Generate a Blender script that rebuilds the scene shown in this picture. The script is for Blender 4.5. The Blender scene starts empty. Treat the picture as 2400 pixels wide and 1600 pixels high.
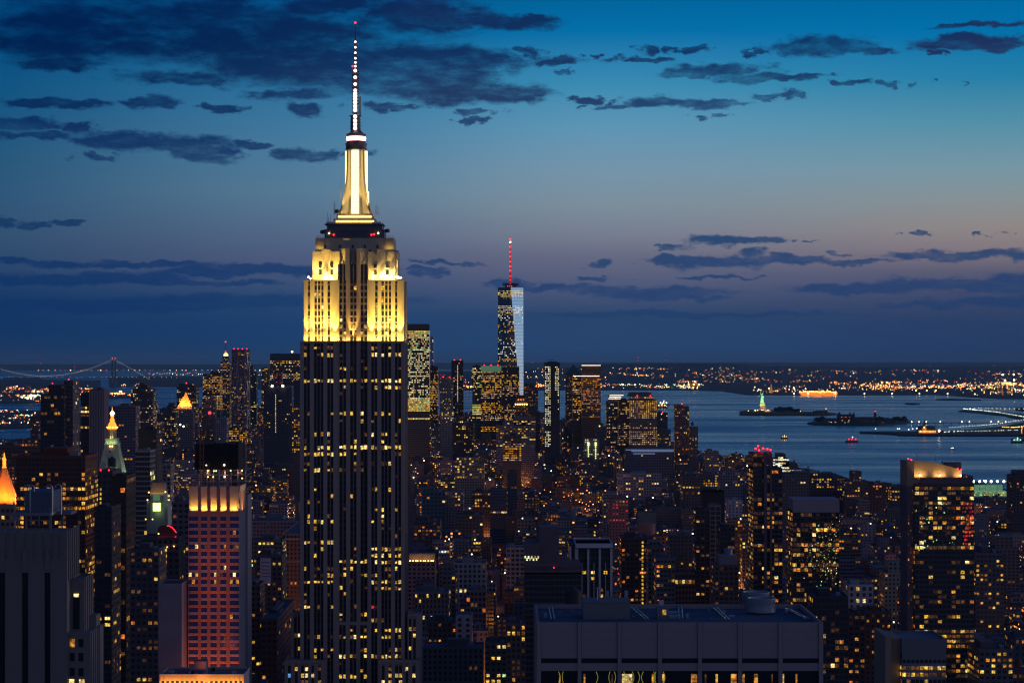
import bpy, math, random
from mathutils import Vector, Matrix, noise
R = random.Random(7)
scene = bpy.context.scene
COL = scene.collection
# ------------------------------------------------------------------ camera
F, H, YH = 5290.0, 255.0, 845.0          # focal length in photo pixels, eye height, horizon row
cd = bpy.data.cameras.new('camera'); cam = bpy.data.objects.new('camera', cd); COL.objects.link(cam)
cd.sensor_width = 36.0; cd.lens = 36.0 * F / 2400.0; cd.shift_y = 45.0 / 2400.0
cd.clip_start = 1.0; cd.clip_end = 300000.0
cam.location = (0, 0, H); cam.rotation_euler = (math.radians(90), 0, 0)
scene.camera = cam
scene.view_settings.view_transform = 'Standard'; scene.view_settings.look = 'None'
scene.view_settings.exposure = 0.0; scene.view_settings.gamma = 1.0
scene.render.engine = 'CYCLES'
scene.cycles.use_denoising = True
scene.cycles.max_bounces = 4; scene.cycles.diffuse_bounces = 2; scene.cycles.glossy_bounces = 2
scene.cycles.caustics_reflective = False; scene.cycles.caustics_refractive = False
scene.cycles.sample_clamp_indirect = 2.0
scene.cycles.filter_width = 1.3

def wx(px, d): return (px - 1200.0) / F * d
def wz(py, d): return H - (py - YH) / F * d
def gd(py): return F * H / (py - YH)
def lin(c):
    return tuple((v / 255.0 / 12.92) if v / 255.0 <= 0.04045 else ((v / 255.0 + 0.055) / 1.055) ** 2.4 for v in c)

# ------------------------------------------------------------------ dusk sky
world = bpy.data.worlds.new('World'); scene.world = world; world.use_nodes = True
nt = world.node_tree; nt.nodes.clear()
class NB:
    def __init__(s, nt): s.nt = nt
    def n(s, t, **k):
        x = s.nt.nodes.new(t)
        for a, b in k.items(): setattr(x, a, b)
        return x
    def put(s, sock, v):
        if isinstance(v, bpy.types.NodeSocket): s.nt.links.new(v, sock)
        elif v is not None: sock.default_value = v
    def m(s, op, a, b=None, c=None, clamp=False):
        x = s.n('ShaderNodeMath', operation=op, use_clamp=clamp)
        s.put(x.inputs[0], a); s.put(x.inputs[1], b); s.put(x.inputs[2], c)
        return x.outputs[0]
    def v(s, op, a, b=None, c=None, out=0):
        x = s.n('ShaderNodeVectorMath', operation=op)
        s.put(x.inputs[0], a); s.put(x.inputs[1], b); s.put(x.inputs[2], c)
        return x.outputs['Value'] if op in ('LENGTH', 'DOT_PRODUCT', 'DISTANCE') else x.outputs[0]
    def sep(s, a):
        x = s.n('ShaderNodeSeparateXYZ'); s.put(x.inputs[0], a); return x.outputs
    def comb(s, a, b, c):
        x = s.n('ShaderNodeCombineXYZ'); s.put(x.inputs[0], a); s.put(x.inputs[1], b); s.put(x.inputs[2], c); return x.outputs[0]
    def mix(s, f, a, b):
        x = s.n('ShaderNodeMix', data_type='RGBA'); s.put(x.inputs[0], f); s.put(x.inputs[6], a); s.put(x.inputs[7], b); return x.outputs[2]
    def ramp(s, f, stops, interp='LINEAR'):
        x = s.n('ShaderNodeValToRGB'); cr = x.color_ramp; cr.interpolation = interp
        while len(cr.elements) < len(stops): cr.elements.new(0.5)
        for e, (p, c) in zip(cr.elements, stops): e.position = p; e.color = (*c, 1) if len(c) == 3 else c
        s.put(x.inputs[0], f); return x.outputs[0]
    def smooth(s, v, a, b):
        x = s.n('ShaderNodeMapRange', interpolation_type='SMOOTHSTEP'); s.put(x.inputs[0], v)
        x.inputs[1].default_value = a; x.inputs[2].default_value = b; return x.outputs[0]
    def noise(s, vec, scale, detail=4, rough=0.5):
        x = s.n('ShaderNodeTexNoise'); s.put(x.inputs['Vector'], vec); x.inputs['Scale'].default_value = scale
        x.inputs['Detail'].default_value = detail; x.inputs['Roughness'].default_value = rough; return x.outputs[0]
g = NB(nt)
dirv = g.n('ShaderNodeTexCoord').outputs['Generated']
dn = g.v('NORMALIZE', dirv)
dx, dy, dz = g.sep(dn)
az = g.m('ARCTAN2', dx, dy)                      # 0 straight ahead, + towards the west (right)
el = g.m('ARCSINE', dz)
AX = g.m('MULTIPLY_ADD', az, F, 1200.0)
AY = g.m('MULTIPLY_ADD', el, -F, YH)
EL = g.m('DIVIDE', el, 0.32)                     # 1.0 = 18 degrees up
def q(py): return (YH - py) / F / 0.32
def stops(l): return [(max(0, q(p)), lin(c)) for p, c in l]
rl = g.ramp(EL, stops([(845, (12, 50, 96)), (760, (10, 50, 98)), (700, (15, 54, 102)), (620, (38, 70, 108)), (560, (46, 78, 112)), (480, (40, 82, 118)), (380, (30, 82, 120)), (260, (10, 80, 126)), (120, (0, 74, 126)), (0, (0, 64, 116)), (-400, (0, 46, 98)), (-800, (0, 36, 84))]))
rm = g.ramp(EL, stops([(845, (22, 64, 112)), (760, (28, 65, 112)), (700, (44, 74, 116)), (620, (78, 90, 124)), (550, (86, 106, 136)), (450, (90, 126, 152)), (350, (76, 126, 160)), (200, (44, 116, 160)), (100, (8, 98, 150)), (0, (0, 82, 138)), (-400, (0, 54, 110)), (-800, (0, 40, 92))]))
rc = g.ramp(EL, stops([(845, (34, 72, 122)), (740, (42, 70, 110)), (680, (76, 88, 122)), (600, (104, 108, 132)), (550, (120, 128, 146)), (480, (126, 144, 158)), (400, (118, 150, 172)), (300, (94, 150, 182)), (200, (58, 140, 180)), (80, (4, 112, 170)), (0, (0, 100, 156)), (-400, (0, 64, 124)), (-800, (0, 46, 102))]))
rr = g.ramp(EL, stops([(845, (32, 58, 104)), (760, (42, 62, 102)), (700, (60, 72, 106)), (640, (92, 92, 116)), (590, (134, 122, 128)), (540, (146, 137, 134)), (480, (138, 146, 149)), (400, (118, 152, 166)), (300, (82, 144, 168)), (200, (36, 128, 168)), (100, (0, 114, 172)), (0, (0, 102, 160)), (-400, (0, 66, 130)), (-800, (0, 48, 108))]))
s1 = g.smooth(AX, -200, 900); s3 = g.smooth(AX, 650, 1450); s2 = g.smooth(AX, 1350, 2500)
sky = g.mix(s2, g.mix(s3, g.mix(s1, rl, rm), rc), rr)
# cloud bank: (cx, cy, rx, ry) measured on the photograph as angles, warped by noise
CL = [(120,105,300,62),(330,85,330,78),(600,95,330,70),(500,40,110,38),(760,150,340,62),(960,190,220,52),(1050,150,150,44),(1000,40,150,48),(1130,58,180,22),(760,22,120,26),(160,168,120,18),(430,196,150,20),(700,228,120,16),(1180,222,110,24),(1040,225,110,28),
(358,252,74,17),(130,258,110,12),(60,305,90,14),(90,330,110,12),(200,312,60,14),(290,340,110,24),(430,345,120,24),(480,365,80,22),(590,345,70,10),(235,378,40,12),(720,368,80,17),(840,362,50,10),(35,530,46,13),(110,535,36,10),(175,530,34,7),(720,262,60,16),(540,262,60,8),(900,252,70,8),(1120,266,50,10),(1100,284,34,7),
(1230,48,70,12),(1235,125,50,12),(1300,145,90,11),(1340,172,26,9),(1420,136,20,7),(1535,122,40,12),(1520,145,80,8),(1615,120,34,10),(1930,122,140,25),(1870,115,70,20),(1765,128,36,9),(2050,130,70,12),(2260,118,130,18),(2300,128,90,14),(2270,80,100,7),(2210,145,16,10),(1610,178,70,14),(1700,168,110,18),(1780,190,110,13),(1860,186,70,7),
(1560,243,90,14),(1650,246,70,14),(1455,248,50,9),(1370,236,40,9),(1372,252,12,8),(1780,236,50,9),(1830,226,40,10),(1985,206,36,8),(2055,212,30,9),(2140,216,20,8),(2212,208,14,6),(1660,276,30,5),
(1650,568,80,13),(1740,568,110,12),(1560,585,50,7),(1530,592,26,3),(1870,570,20,4),(1580,608,80,10),(1680,614,130,16),(1760,598,50,8),(1860,610,120,11),(2000,615,110,7),(1385,622,48,9),(1970,592,40,5),(2130,552,28,5),(2310,552,26,4),(2150,607,20,4),(1020,618,60,6),(990,634,50,5),(1090,620,40,6),(1000,645,50,8),
(120,618,170,9),(330,622,200,8),(620,634,240,13),(420,642,220,8),(200,655,280,15),(480,664,200,8),(620,702,360,16),(250,718,420,18),(1290,676,110,9),(1520,684,200,15),(1600,700,130,9),(2000,678,180,13),(2250,665,220,20),(2380,668,160,24),(1500,738,320,9),(1850,738,200,6),(2330,712,170,14),(2120,718,120,8),(1400,655,60,7),(1700,650,80,4),(1180,665,80,8),(2250,600,180,14)]
wn = g.v('MULTIPLY', dn, (1.0, 1.0, 3.2))
nz1 = g.n('ShaderNodeTexNoise'); g.put(nz1.inputs['Vector'], wn); nz1.inputs['Scale'].default_value = 14; nz1.inputs['Detail'].default_value = 5; nz1.inputs['Roughness'].default_value = .6
warp = g.v('MULTIPLY', g.v('SUBTRACT', nz1.outputs['Color'], (.5, .5, .5)), (70, 20, 0))
nz2 = g.n('ShaderNodeTexNoise'); g.put(nz2.inputs['Vector'], g.v('MULTIPLY', dn, (1, 1, 2.0))); nz2.inputs['Scale'].default_value = 62; nz2.inputs['Detail'].default_value = 7; nz2.inputs['Roughness'].default_value = .62
warp2 = g.v('MULTIPLY', g.v('SUBTRACT', nz2.outputs['Color'], (.5, .5, .5)), (300, 54, 0))
P = g.v('ADD', g.v('ADD', g.comb(AX, AY, 0), warp), warp2)
cur = None
for (cx, cy, rx, ry) in CL:
    L = g.v('LENGTH', g.v('MULTIPLY_ADD', P, (1.0 / rx, 1.0 / ry, 0), (-cx / rx, -cy / ry, 0)))
    cur = L if cur is None else g.m('SMOOTH_MIN', cur, L, 0.4)
fine = g.noise(g.v('MULTIPLY', dn, (1, 1, 4.5)), 24, 9, 0.64)
fine2 = g.noise(g.v('MULTIPLY', dn, (1, 1, 3.0)), 95, 7, 0.68)
env = g.m('MINIMUM', g.m('MULTIPLY', g.m('SUBTRACT', 1.06, cur), 1.5), 0.62)
field = g.m('ADD', env, g.m('ADD', g.m('MULTIPLY', g.m('SUBTRACT', fine, .5), 1.5), g.m('MULTIPLY', g.m('SUBTRACT', fine2, .5), 1.1)))
cm = g.smooth(field, -0.22, 0.80)
cm = g.m('MULTIPLY', cm, g.ramp(EL, [(q(760), (.5,)*3), (q(660), (.8,)*3), (q(560), (.93,)*3), (q(300), (.95,)*3)]))
dark_ = g.smooth(AX, 100, 1300)
ccol = g.mix(dark_, g.ramp(EL, stops([(845, (6, 46, 96)), (640, (8, 50, 104)), (520, (20, 56, 98)), (370, (16, 50, 98)), (250, (6, 40, 88)), (120, (0, 26, 74)), (0, (0, 30, 80))])),
             g.ramp(EL, stops([(845, (20, 58, 106)), (640, (22, 62, 112)), (560, (30, 68, 112)), (400, (30, 66, 112)), (240, (30, 64, 108)), (130, (16, 44, 90)), (40, (12, 40, 86))])))
viol = g.mix(g.m('MULTIPLY', g.smooth(g.noise(wn, 7, 3), .46, .7), g.smooth(EL, q(430), q(220))), ccol, (*lin((32, 42, 86)), 1))
sky = g.mix(cm, sky, viol)
# afterglow low in the west and north-west (outside the frame, to the right), dim blue sky behind
dwest = g.v('DOT_PRODUCT', dn, (0.985, -0.17, 0.0))
gl = g.m('MULTIPLY', g.m('POWER', g.m('MAXIMUM', dwest, 0.0), 3.0), g.m('POWER', g.m('SUBTRACT', 1.0, g.m('ABSOLUTE', dz)), 7.0))
gcol = g.v('MULTIPLY', g.comb(gl, gl, gl), (0.66, 0.58, 0.64))
sky = g.v('ADD', sky, g.v('MULTIPLY', gcol, g.comb(*[g.smooth(az, 0.32, 0.9)] * 3)))
north = g.m('MULTIPLY', g.smooth(g.m('MULTIPLY', dy, -1.0), -0.1, 0.6), g.m('SUBTRACT', 1.0, g.m('ABSOLUTE', dz)))
sky = g.v('ADD', sky, g.v('MULTIPLY', g.comb(north, north, north), (0.100, 0.064, 0.058)))
sky = g.v('MULTIPLY', sky, g.v('ADD', g.v('MULTIPLY', g.comb(*[g.smooth(dz, -0.02, 0.0)] * 3), (0.9, .9, .9)), (.1, .1, .1)))
bg = g.n('ShaderNodeBackground'); g.put(bg.inputs[0], sky); bg.inputs[1].default_value = 1.0
wo = g.n('ShaderNodeOutputWorld'); nt.links.new(bg.outputs[0], wo.inputs[0])
world.cycles.sampling_method = 'MANUAL'; world.cycles.sample_map_resolution = 512
# last light from below the western horizon: very weak, soft, pinkish
sd = bpy.data.lights.new('sun', 'SUN'); so = bpy.data.objects.new('sun', sd); COL.objects.link(so)
sd.energy = 0.34; sd.angle = math.radians(12); sd.color = (1.0, 0.72, 0.66)
so.rotation_euler = Vector((-1.0, -0.42, -0.09)).to_track_quat('-Z', 'Y').to_euler()

# ------------------------------------------------------------------ materials
MATS = {}
def mat(name, col, rough=.8, metal=0.0, var=.18, scale=.15, emit=None, es=0.0, sample=False, streak=False):
    if name in MATS: return MATS[name]
    m = bpy.data.materials.new(name); m.use_nodes = True; b = NB(m.node_tree)
    p = m.node_tree.nodes['Principled BSDF']
    pos = b.n('ShaderNodeNewGeometry').outputs['Position']
    v = b.v('MULTIPLY', pos, (1, 1, .12)) if streak else pos
    f = b.noise(v, scale, 5, .6)
    k = b.m('MULTIPLY_ADD', f, var * 2, 1 - var)
    b.put(p.inputs['Base Color'], b.v('MULTIPLY', b.comb(k, k, k), (*col[:3],)))
    b.put(p.inputs['Roughness'], b.m('MULTIPLY_ADD', f, .2, rough - .1)); p.inputs['Metallic'].default_value = metal
    if emit:
        p.inputs['Emission Color'].default_value = (*emit, 1); p.inputs['Emission Strength'].default_value = es
        if not sample: m.cycles.emission_sampling = 'NONE'
    MATS[name] = m; return m

def window_mat(name, col, st):
    """lit pane: uneven room brightness, some blinds, from noise fixed to the building"""
    m = bpy.data.materials.new(name); m.use_nodes = True; b = NB(m.node_tree)
    p = m.node_tree.nodes['Principled BSDF']; p.inputs['Base Color'].default_value = (.05, .05, .05, 1); p.inputs['Roughness'].default_value = .2
    pos = b.n('ShaderNodeNewGeometry').outputs['Position']
    f = b.noise(pos, .9, 3, .7); room = b.noise(pos, .13, 1)
    k = b.m('MULTIPLY', b.ramp(f, [(.36, (.12,) * 3), (.5, (.6,) * 3), (.62, (1.6,) * 3)]), b.ramp(room, [(.3, (.3,) * 3), (.7, (1.5,) * 3)]))
    b.put(p.inputs['Emission Strength'], b.m('MULTIPLY', k, st)); p.inputs['Emission Color'].default_value = (*col, 1)
    m.cycles.emission_sampling = 'NONE'; MATS[name] = m
WC = {'yellow': ((1, .58, .08), 1.05), 'amber': ((1, .40, .045), .7), 'cream': ((1, .72, .26), 1.5), 'dim': ((1, .42, .10), .13), 'faint': ((1, .36, .10), .045), 'orange': ((1, .24, .03), .9),  # faint: weak glow painted on unlit panes to stand in for glassy reflections
      'white': ((.95, .95, .72), 1.6), 'green': ((.55, 1, .35), 1.1), 'red': ((1, .03, .05), .8), 'blue': ((.15, .45, 1), .7), 'flare': ((1, .62, .16), 3.2)}
for k, (c, s) in WC.items(): window_mat('window_' + k, c, s)

def facade_mat():
    m = bpy.data.materials.new('facade'); m.use_nodes = True; b = NB(m.node_tree)
    p = m.node_tree.nodes['Principled BSDF']
    uv = b.n('ShaderNodeUVMap', uv_map='cells').outputs[0]
    w = b.n('ShaderNodeAttribute', attribute_name='wall').outputs['Color']
    wn_ = b.n('ShaderNodeAttribute', attribute_name='win').outputs['Vector']
    lf, ww, wh = b.sep(wn_)
    u, v, _ = b.sep(uv)
    fu = b.m('ABSOLUTE', b.m('SUBTRACT', b.m('FRACT', u), .5)); fv = b.m('ABSOLUTE', b.m('SUBTRACT', b.m('FRACT', v), .5))
    mk = b.m('MULTIPLY', b.m('LESS_THAN', fu, b.m('MULTIPLY', ww, .5)), b.m('LESS_THAN', fv, b.m('MULTIPLY', wh, .5)))
    cu, cv = b.m('FLOOR', u), b.m('FLOOR', v)
    wn1 = b.n('ShaderNodeTexWhiteNoise', noise_dimensions='2D'); b.put(wn1.inputs['Vector'], b.comb(cu, cv, 0))
    wn2 = b.n('ShaderNodeTexWhiteNoise', noise_dimensions='2D'); b.put(wn2.inputs['Vector'], b.comb(b.m('FLOOR', b.m('DIVIDE', u, 9)), cv, 0))
    r1 = wn1.outputs['Value']; c1 = b.sep(wn1.outputs['Color'])
    row = b.m('MULTIPLY_ADD', b.m('POWER', wn2.outputs['Value'], 3.0), 2.4, .4)
    lit = b.m('MULTIPLY', mk, b.m('LESS_THAN', r1, b.m('MULTIPLY', lf, row)))
    hue = b.ramp(c1[1], [(0, (1, .12, .02)), (.06, (1, .22, .03)), (.34, (1, .32, .04)), (.6, (1, .46, .07)), (.8, (1, .62, .16)), (.93, (1, .8, .45)), (.97, (.75, .95, .7)), (1, (.5, .7, 1))])
    st = b.m('MULTIPLY_ADD', b.m('POWER', c1[2], 3.5), 3.4, .16)
    pos = b.n('ShaderNodeNewGeometry').outputs['Position']
    f = b.noise(pos, .12, 5, .65)
    k = b.m('MULTIPLY_ADD', f, .7, .65)
    base = b.mix(mk, b.v('MULTIPLY', w, b.comb(k, k, k)), (.018, .022, .03, 1))
    b.put(p.inputs['Base Color'], base); b.put(p.inputs['Roughness'], b.m('MULTIPLY_ADD', mk, -.6, .85))
    b.put(p.inputs['Emission Color'], hue); b.put(p.inputs['Emission Strength'], b.m('MULTIPLY', lit, st))
    m.cycles.emission_sampling = 'NONE'; MATS['facade'] = m
facade_mat()
M = MATS
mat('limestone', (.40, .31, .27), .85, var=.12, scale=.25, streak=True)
mat('dark_metal', (.05, .05, .06), .5, .3)
mat('bright_metal', (.45, .46, .5), .35, .8)
mat('concrete', (.34, .33, .35), .9, var=.22, scale=.08, streak=True)
mat('roofing', (.10, .12, .15), .9, var=.35, scale=.06)
mat('dark_glass', (.02, .025, .035), .12, var=.05)
mat('spandrel', (.045, .035, .035), .6)
def emit(name, col, s, sample=False): return mat(name, (.1, .1, .1), .5, emit=col, es=s, sample=sample)
emit('lamp_white', (1, .88, .6), 9); emit('lamp_warm', (1, .62, .2), 6); emit('lamp_orange', (1, .26, .03), 5); emit('lamp_red', (1, .02, .03), 4.5)
emit('lamp_green', (.3, 1, .5), 4); emit('lamp_blue', (.15, .3, 1), 4); emit('lamp_cool', (.8, 1, .85), 6); emit('lamp_flood', (1, .8, .4), 22)
emit('lamp_beacon', (1, .35, .3), 20)

# ------------------------------------------------------------------ mesh building
class MB:
    def __init__(s): s.v = []; s.f = []; s.m = []; s.uv = []; s.wall = []; s.win = []; s.plain = True
    def face(s, pts, mi=0, uv=None, wall=(.2, .2, .2), win=(0, 0, 0)):
        b = len(s.v); s.v += [tuple(p) for p in pts]; s.f.append(tuple(range(b, b + len(pts)))); s.m.append(mi)
        s.uv.append(uv or [(0, 0)] * len(pts)); s.wall.append((*wall, 1)); s.win.append(win)
        if uv: s.plain = False
    def box(s, x0, x1, y0, y1, z0, z1, mi=0, wall=(.2, .2, .2), win=(0, 0, 0), bay=0, fl=3.6, roof=None, off=None, bottom=False):
        A = (x0, y0), (x1, y0), (x1, y1), (x0, y1)
        ou, ov = off if off else (R.randrange(900), R.randrange(900))
        for i in range(4):
            (ax, ay), (bx, by) = A[i], A[(i + 1) % 4]
            L = abs(bx - ax) + abs(by - ay)
            if bay:
                n = max(1, round(L / bay)); nf = (z1 - z0) / fl; o = ou + i * 40; uv = [(o, ov - nf), (o + n, ov - nf), (o + n, ov), (o, ov)]
            else: uv = None
            s.face([(ax, ay, z0), (bx, by, z0), (bx, by, z1), (ax, ay, z1)], mi, uv, wall, win)
        s.face([(x0, y0, z1), (x1, y0, z1), (x1, y1, z1), (x0, y1, z1)], mi, None, roof or wall)
        if bottom: s.face([(x0, y1, z0), (x1, y1, z0), (x1, y0, z0), (x0, y0, z0)], mi, None, wall)
    def tube(s, p0, p1, r0, r1=None, n=8, mi=0, cap=True, wall=(.2, .2, .2)):
        r1 = r0 if r1 is None else r1
        p0 = Vector(p0); p1 = Vector(p1); d = (p1 - p0).normalized(); a = d.orthogonal().normalized(); b = d.cross(a)
        c0 = [p0 + (a * math.cos(t) + b * math.sin(t)) * r0 for t in [i * math.tau / n for i in range(n)]]
        c1 = [p1 + (a * math.cos(t) + b * math.sin(t)) * r1 for t in [i * math.tau / n for i in range(n)]]
        for i in range(n): s.face([c0[i], c0[(i + 1) % n], c1[(i + 1) % n], c1[i]], mi, None, wall)
        if cap: s.face(c1, mi, None, wall); s.face(c0[::-1], mi, None, wall)
    def lathe(s, c, prof, n=12, mi=0, rot=0.0, sx=1, sy=1, wall=(.2, .2, .2)):
        for (r0, z0), (r1, z1) in zip(prof, prof[1:]):
            for i in range(n):
                a, b = rot + i * math.tau / n, rot + (i + 1) * math.tau / n
                s.face([(c[0] + sx * r0 * math.cos(a), c[1] + sy * r0 * math.sin(a), z0), (c[0] + sx * r0 * math.cos(b), c[1] + sy * r0 * math.sin(b), z0),
                        (c[0] + sx * r1 * math.cos(b), c[1] + sy * r1 * math.sin(b), z1), (c[0] + sx * r1 * math.cos(a), c[1] + sy * r1 * math.sin(a), z1)], mi, None, wall)
        r, z = prof[-1]
        if r > .01: s.face([(c[0] + sx * r * math.cos(rot + i * math.tau / n), c[1] + sy * r * math.sin(rot + i * math.tau / n), z) for i in range(n)], mi, None, wall)
    def ball(s, c, r, mi=0, n=8):
        s.lathe(c, [(r * math.sin(t), c[2] - r * math.cos(t)) for t in [math.pi * k / 5 for k in range(6)]], n, mi)
    def build(s, name, mats, parent=None, smooth=False):
        me = bpy.data.meshes.new(name)
        o = parent.location if parent else Vector((0, 0, 0))
        pp = parent
        while pp is not None and pp.parent is not None: pp = pp.parent; o = o + pp.location
        me.from_pydata([(a - o[0], b - o[1], c - o[2]) for a, b, c in s.v], [], s.f)
        for mm in (mats if isinstance(mats, (list, tuple)) else [mats]): me.materials.append(M[mm])
        me.polygons.foreach_set('material_index', s.m)
        if not s.plain or 'facade' in (mats if isinstance(mats, (list, tuple)) else [mats]):
            ul = me.uv_layers.new(name='cells'); ul.data.foreach_set('uv', [x for f in s.uv for p in f for x in p])
            at = me.attributes.new('wall', 'FLOAT_COLOR', 'FACE'); at.data.foreach_set('color', [x for f in s.wall for x in f])
            at = me.attributes.new('win', 'FLOAT_VECTOR', 'FACE'); at.data.foreach_set('vector', [x for f in s.win for x in f])
        if smooth: me.polygons.foreach_set('use_smooth', [True] * len(s.f))
        me.update()
        ob = bpy.data.objects.new(name, me); COL.objects.link(ob)
        if parent: ob.parent = parent
        return ob
LABELS = {}
def tag(o, label=None, cat=None, group=None, kind=None):
    if label: o['label'] = label; LABELS.setdefault(label, []).append((o.name, group))
    if cat: o['category'] = cat
    if group: o['group'] = group
    if kind: o['kind'] = kind
    return o
def thing(name, label, cat, loc, group=None):
    o = bpy.data.objects.new(name, None); o.empty_display_size = 1; COL.objects.link(o); o.location = loc
    return tag(o, label, cat, group)
QM = {}
def quad(matname, base='window'):
    k = (matname, base)
    if k not in QM:
        me = bpy.data.meshes.new(base); me.from_pydata([(-.5, 0, -.5), (.5, 0, -.5), (.5, 0, .5), (-.5, 0, .5)], [], [(0, 1, 2, 3)])
        me.materials.append(M[matname]); QM[k] = me
    return QM[k]
def sm_obj(name, me, parent, loc, scale=(1, 1, 1), rz=0):
    o = bpy.data.objects.new(name, me); COL.objects.link(o); o.parent = parent
    o.location = Vector(loc) - parent.location; o.scale = scale
    if rz: o.rotation_euler = (0, 0, rz)
    return o
def light(kind, parent, loc, tgt, e, col, size=1.0, size_y=None, angle=60, name='floodlight_beam', blend=.6):
    l = bpy.data.lights.new(name, kind); l.energy = e; l.color = col
    if kind == 'AREA':
        l.shape = 'RECTANGLE'; l.size = size; l.size_y = size_y or size
    else: l.shadow_soft_size = size
    if kind == 'SPOT': l.spot_size = math.radians(angle); l.spot_blend = blend
    o = bpy.data.objects.new(name, l); COL.objects.link(o); o.parent = parent; o.location = Vector(loc) - parent.location
    if tgt is not None: o.rotation_euler = (Vector(tgt) - Vector(loc)).to_track_quat('-Z', 'Y').to_euler()
    return o
def ballmesh(r, matname, nm='lamp'):
    k = ('ball', r, matname)
    if k not in QM:
        b = MB(); b.ball((0, 0, 0), r); o = b.build(nm, matname); QM[k] = o.data; bpy.data.objects.remove(o)
    return QM[k]
PAL = {'off': [('yellow', 6), ('cream', 3), ('amber', 2), ('dim', 6), ('faint', 3)], 'res': [('amber', 4), ('yellow', 3), ('dim', 8), ('faint', 8), ('cream', 1), ('orange', 1.5)],
       'warm': [('orange', 3), ('amber', 4), ('dim', 5), ('faint', 4)], 'wht': [('white', 6), ('cream', 3)], 'grn': [('yellow', 5), ('green', 2), ('cream', 3)],
       'mix': [('yellow', 5), ('amber', 3), ('cream', 2), ('dim', 8), ('faint', 8), ('red', .3), ('blue', .3), ('white', .6)], 'esb': [('yellow', 8), ('cream', 3), ('dim', 2)], 'esb2': [('yellow', 3), ('dim', 5), ('faint', 6), ('red', .4), ('blue', .3), ('amber', 2)],
       'redg': [('red', 5), ('amber', 3), ('dim', 3)], 'dimm': [('dim', 5), ('amber', 1)], 'gold': [('amber', 5), ('yellow', 4), ('dim', 3)]}
def pick(p):
    l = PAL[p]; t = R.random() * sum(w for _, w in l)
    for k, w in l:
        t -= w
        if t <= 0: return k
    return l[-1][0]
def place_windows(root, cells, cap=100):
    """cells: (x,y,z,w,h,rz,colour). first `cap` as parts, the rest one stuff part"""
    cells = sorted(cells, key=lambda c: (-c[3] * c[4], R.random()))
    for (x, y, z, w, h, rz, c) in cells[:cap]:
        sm_obj('window', quad('window_' + c), root, (x, y, z), (w, 1, h), rz)
    if len(cells) > cap:
        mb = MB(); names = sorted({c[6] for c in cells[cap:]}); ix = {n: i for i, n in enumerate(names)}
        for (x, y, z, w, h, rz, c) in cells[cap:]:
            ca, sa = math.cos(rz) * w / 2, math.sin(rz) * w / 2
            mb.face([(x - ca, y - sa, z - h / 2), (x + ca, y + sa, z - h / 2), (x + ca, y + sa, z + h / 2), (x - ca, y - sa, z + h / 2)], ix[c])
        tag(mb.build('window', ['window_' + n for n in names], root), kind='stuff')
FOOT = []      # (x0,x1,y0,y1) footprints
VIS = []       # (px0,px1,pytop,pybot,d) rectangles that must stay visible
ANCH = []      # (px, py, short name) anchors for describing neighbours
def stuffwin(root, cells, name='window'):
    mb = MB(); names = sorted({c[6] for c in cells}); ix = {n: i for i, n in enumerate(names)}
    for (x, y, z, w, h, rz, c) in cells: mb.face([(x - w / 2, y, z - h / 2), (x + w / 2, y, z - h / 2), (x + w / 2, y, z + h / 2), (x - w / 2, y, z + h / 2)], ix[c])
    tag(mb.build(name, ['window_' + n for n in names], root), kind='stuff')
def face_cells(X0, X1, yf, Z0, Z1, off, bay, fl, ww, wh, lit, pal, zmin, rows=None, side=None, Y0=0, Y1=0):
    out = []
    def run(L, mk):
        n = max(1, round(L / bay)); w = L / n
        k = 0
        while True:
            z = Z1 - (k + .5) * fl
            if z < max(zmin, Z0 + fl * .4): break
            rf = rows[k % len(rows)] if rows else (.35 + 2.2 * (R.random() ** 3))
            i = 0
            while i < n:
                if R.random() < lit * rf:
                    c = pick(pal); run_ = R.choice([1, 1, 2]) if lit < .4 else 1
                    for j in range(run_):
                        if i + j < n: out.append(mk((i + j + .5) * w, z, w * ww, fl * wh, c))
                    i += run_
                else: i += 1
            k += 1
    run(X1 - X0, lambda t, z, w, h, c: (X0 + t, yf - .12, z, w, h, 0, c))
    if side == 'R': run(Y1 - Y0, lambda t, z, w, h, c: (X1 + .12, Y0 + t, z, w, h, math.pi / 2, c))
    if side == 'L': run(Y1 - Y0, lambda t, z, w, h, c: (X0 - .12, Y0 + t, z, w, h, math.pi / 2, c))
    return out
def parapet(mb, x0, x1, y0, y1, z, h=1.1, t=.4, mi=0, wall=(.2, .2, .2)):
    mb.box(x0, x1, y0, y0 + t, z, z + h, mi, wall); mb.box(x0, x1, y1 - t, y1, z, z + h, mi, wall)
    mb.box(x0, x0 + t, y0 + t, y1 - t, z, z + h, mi, wall); mb.box(x1 - t, x1, y0 + t, y1 - t, z, z + h, mi, wall)
def water_tank(root, x, y, z, s=1.0, col=(.12, .08, .06)):
    mb = MB(); r = 1.9 * s
    for a in (-1, 1):
        for b in (-1, 1): mb.box(x + a * r * .6 - .12, x + a * r * .6 + .12, y + b * r * .6 - .12, y + b * r * .6 + .12, z, z + 2.4 * s, 0, col)
    mb.lathe((x, y), [(r, z + 2.4 * s), (r, z + 6 * s), (r * 1.06, z + 6 * s), (.05, z + 7.6 * s)], 12, 0, wall=col)
    return mb.build('water_tank', 'facade', root)
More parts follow.
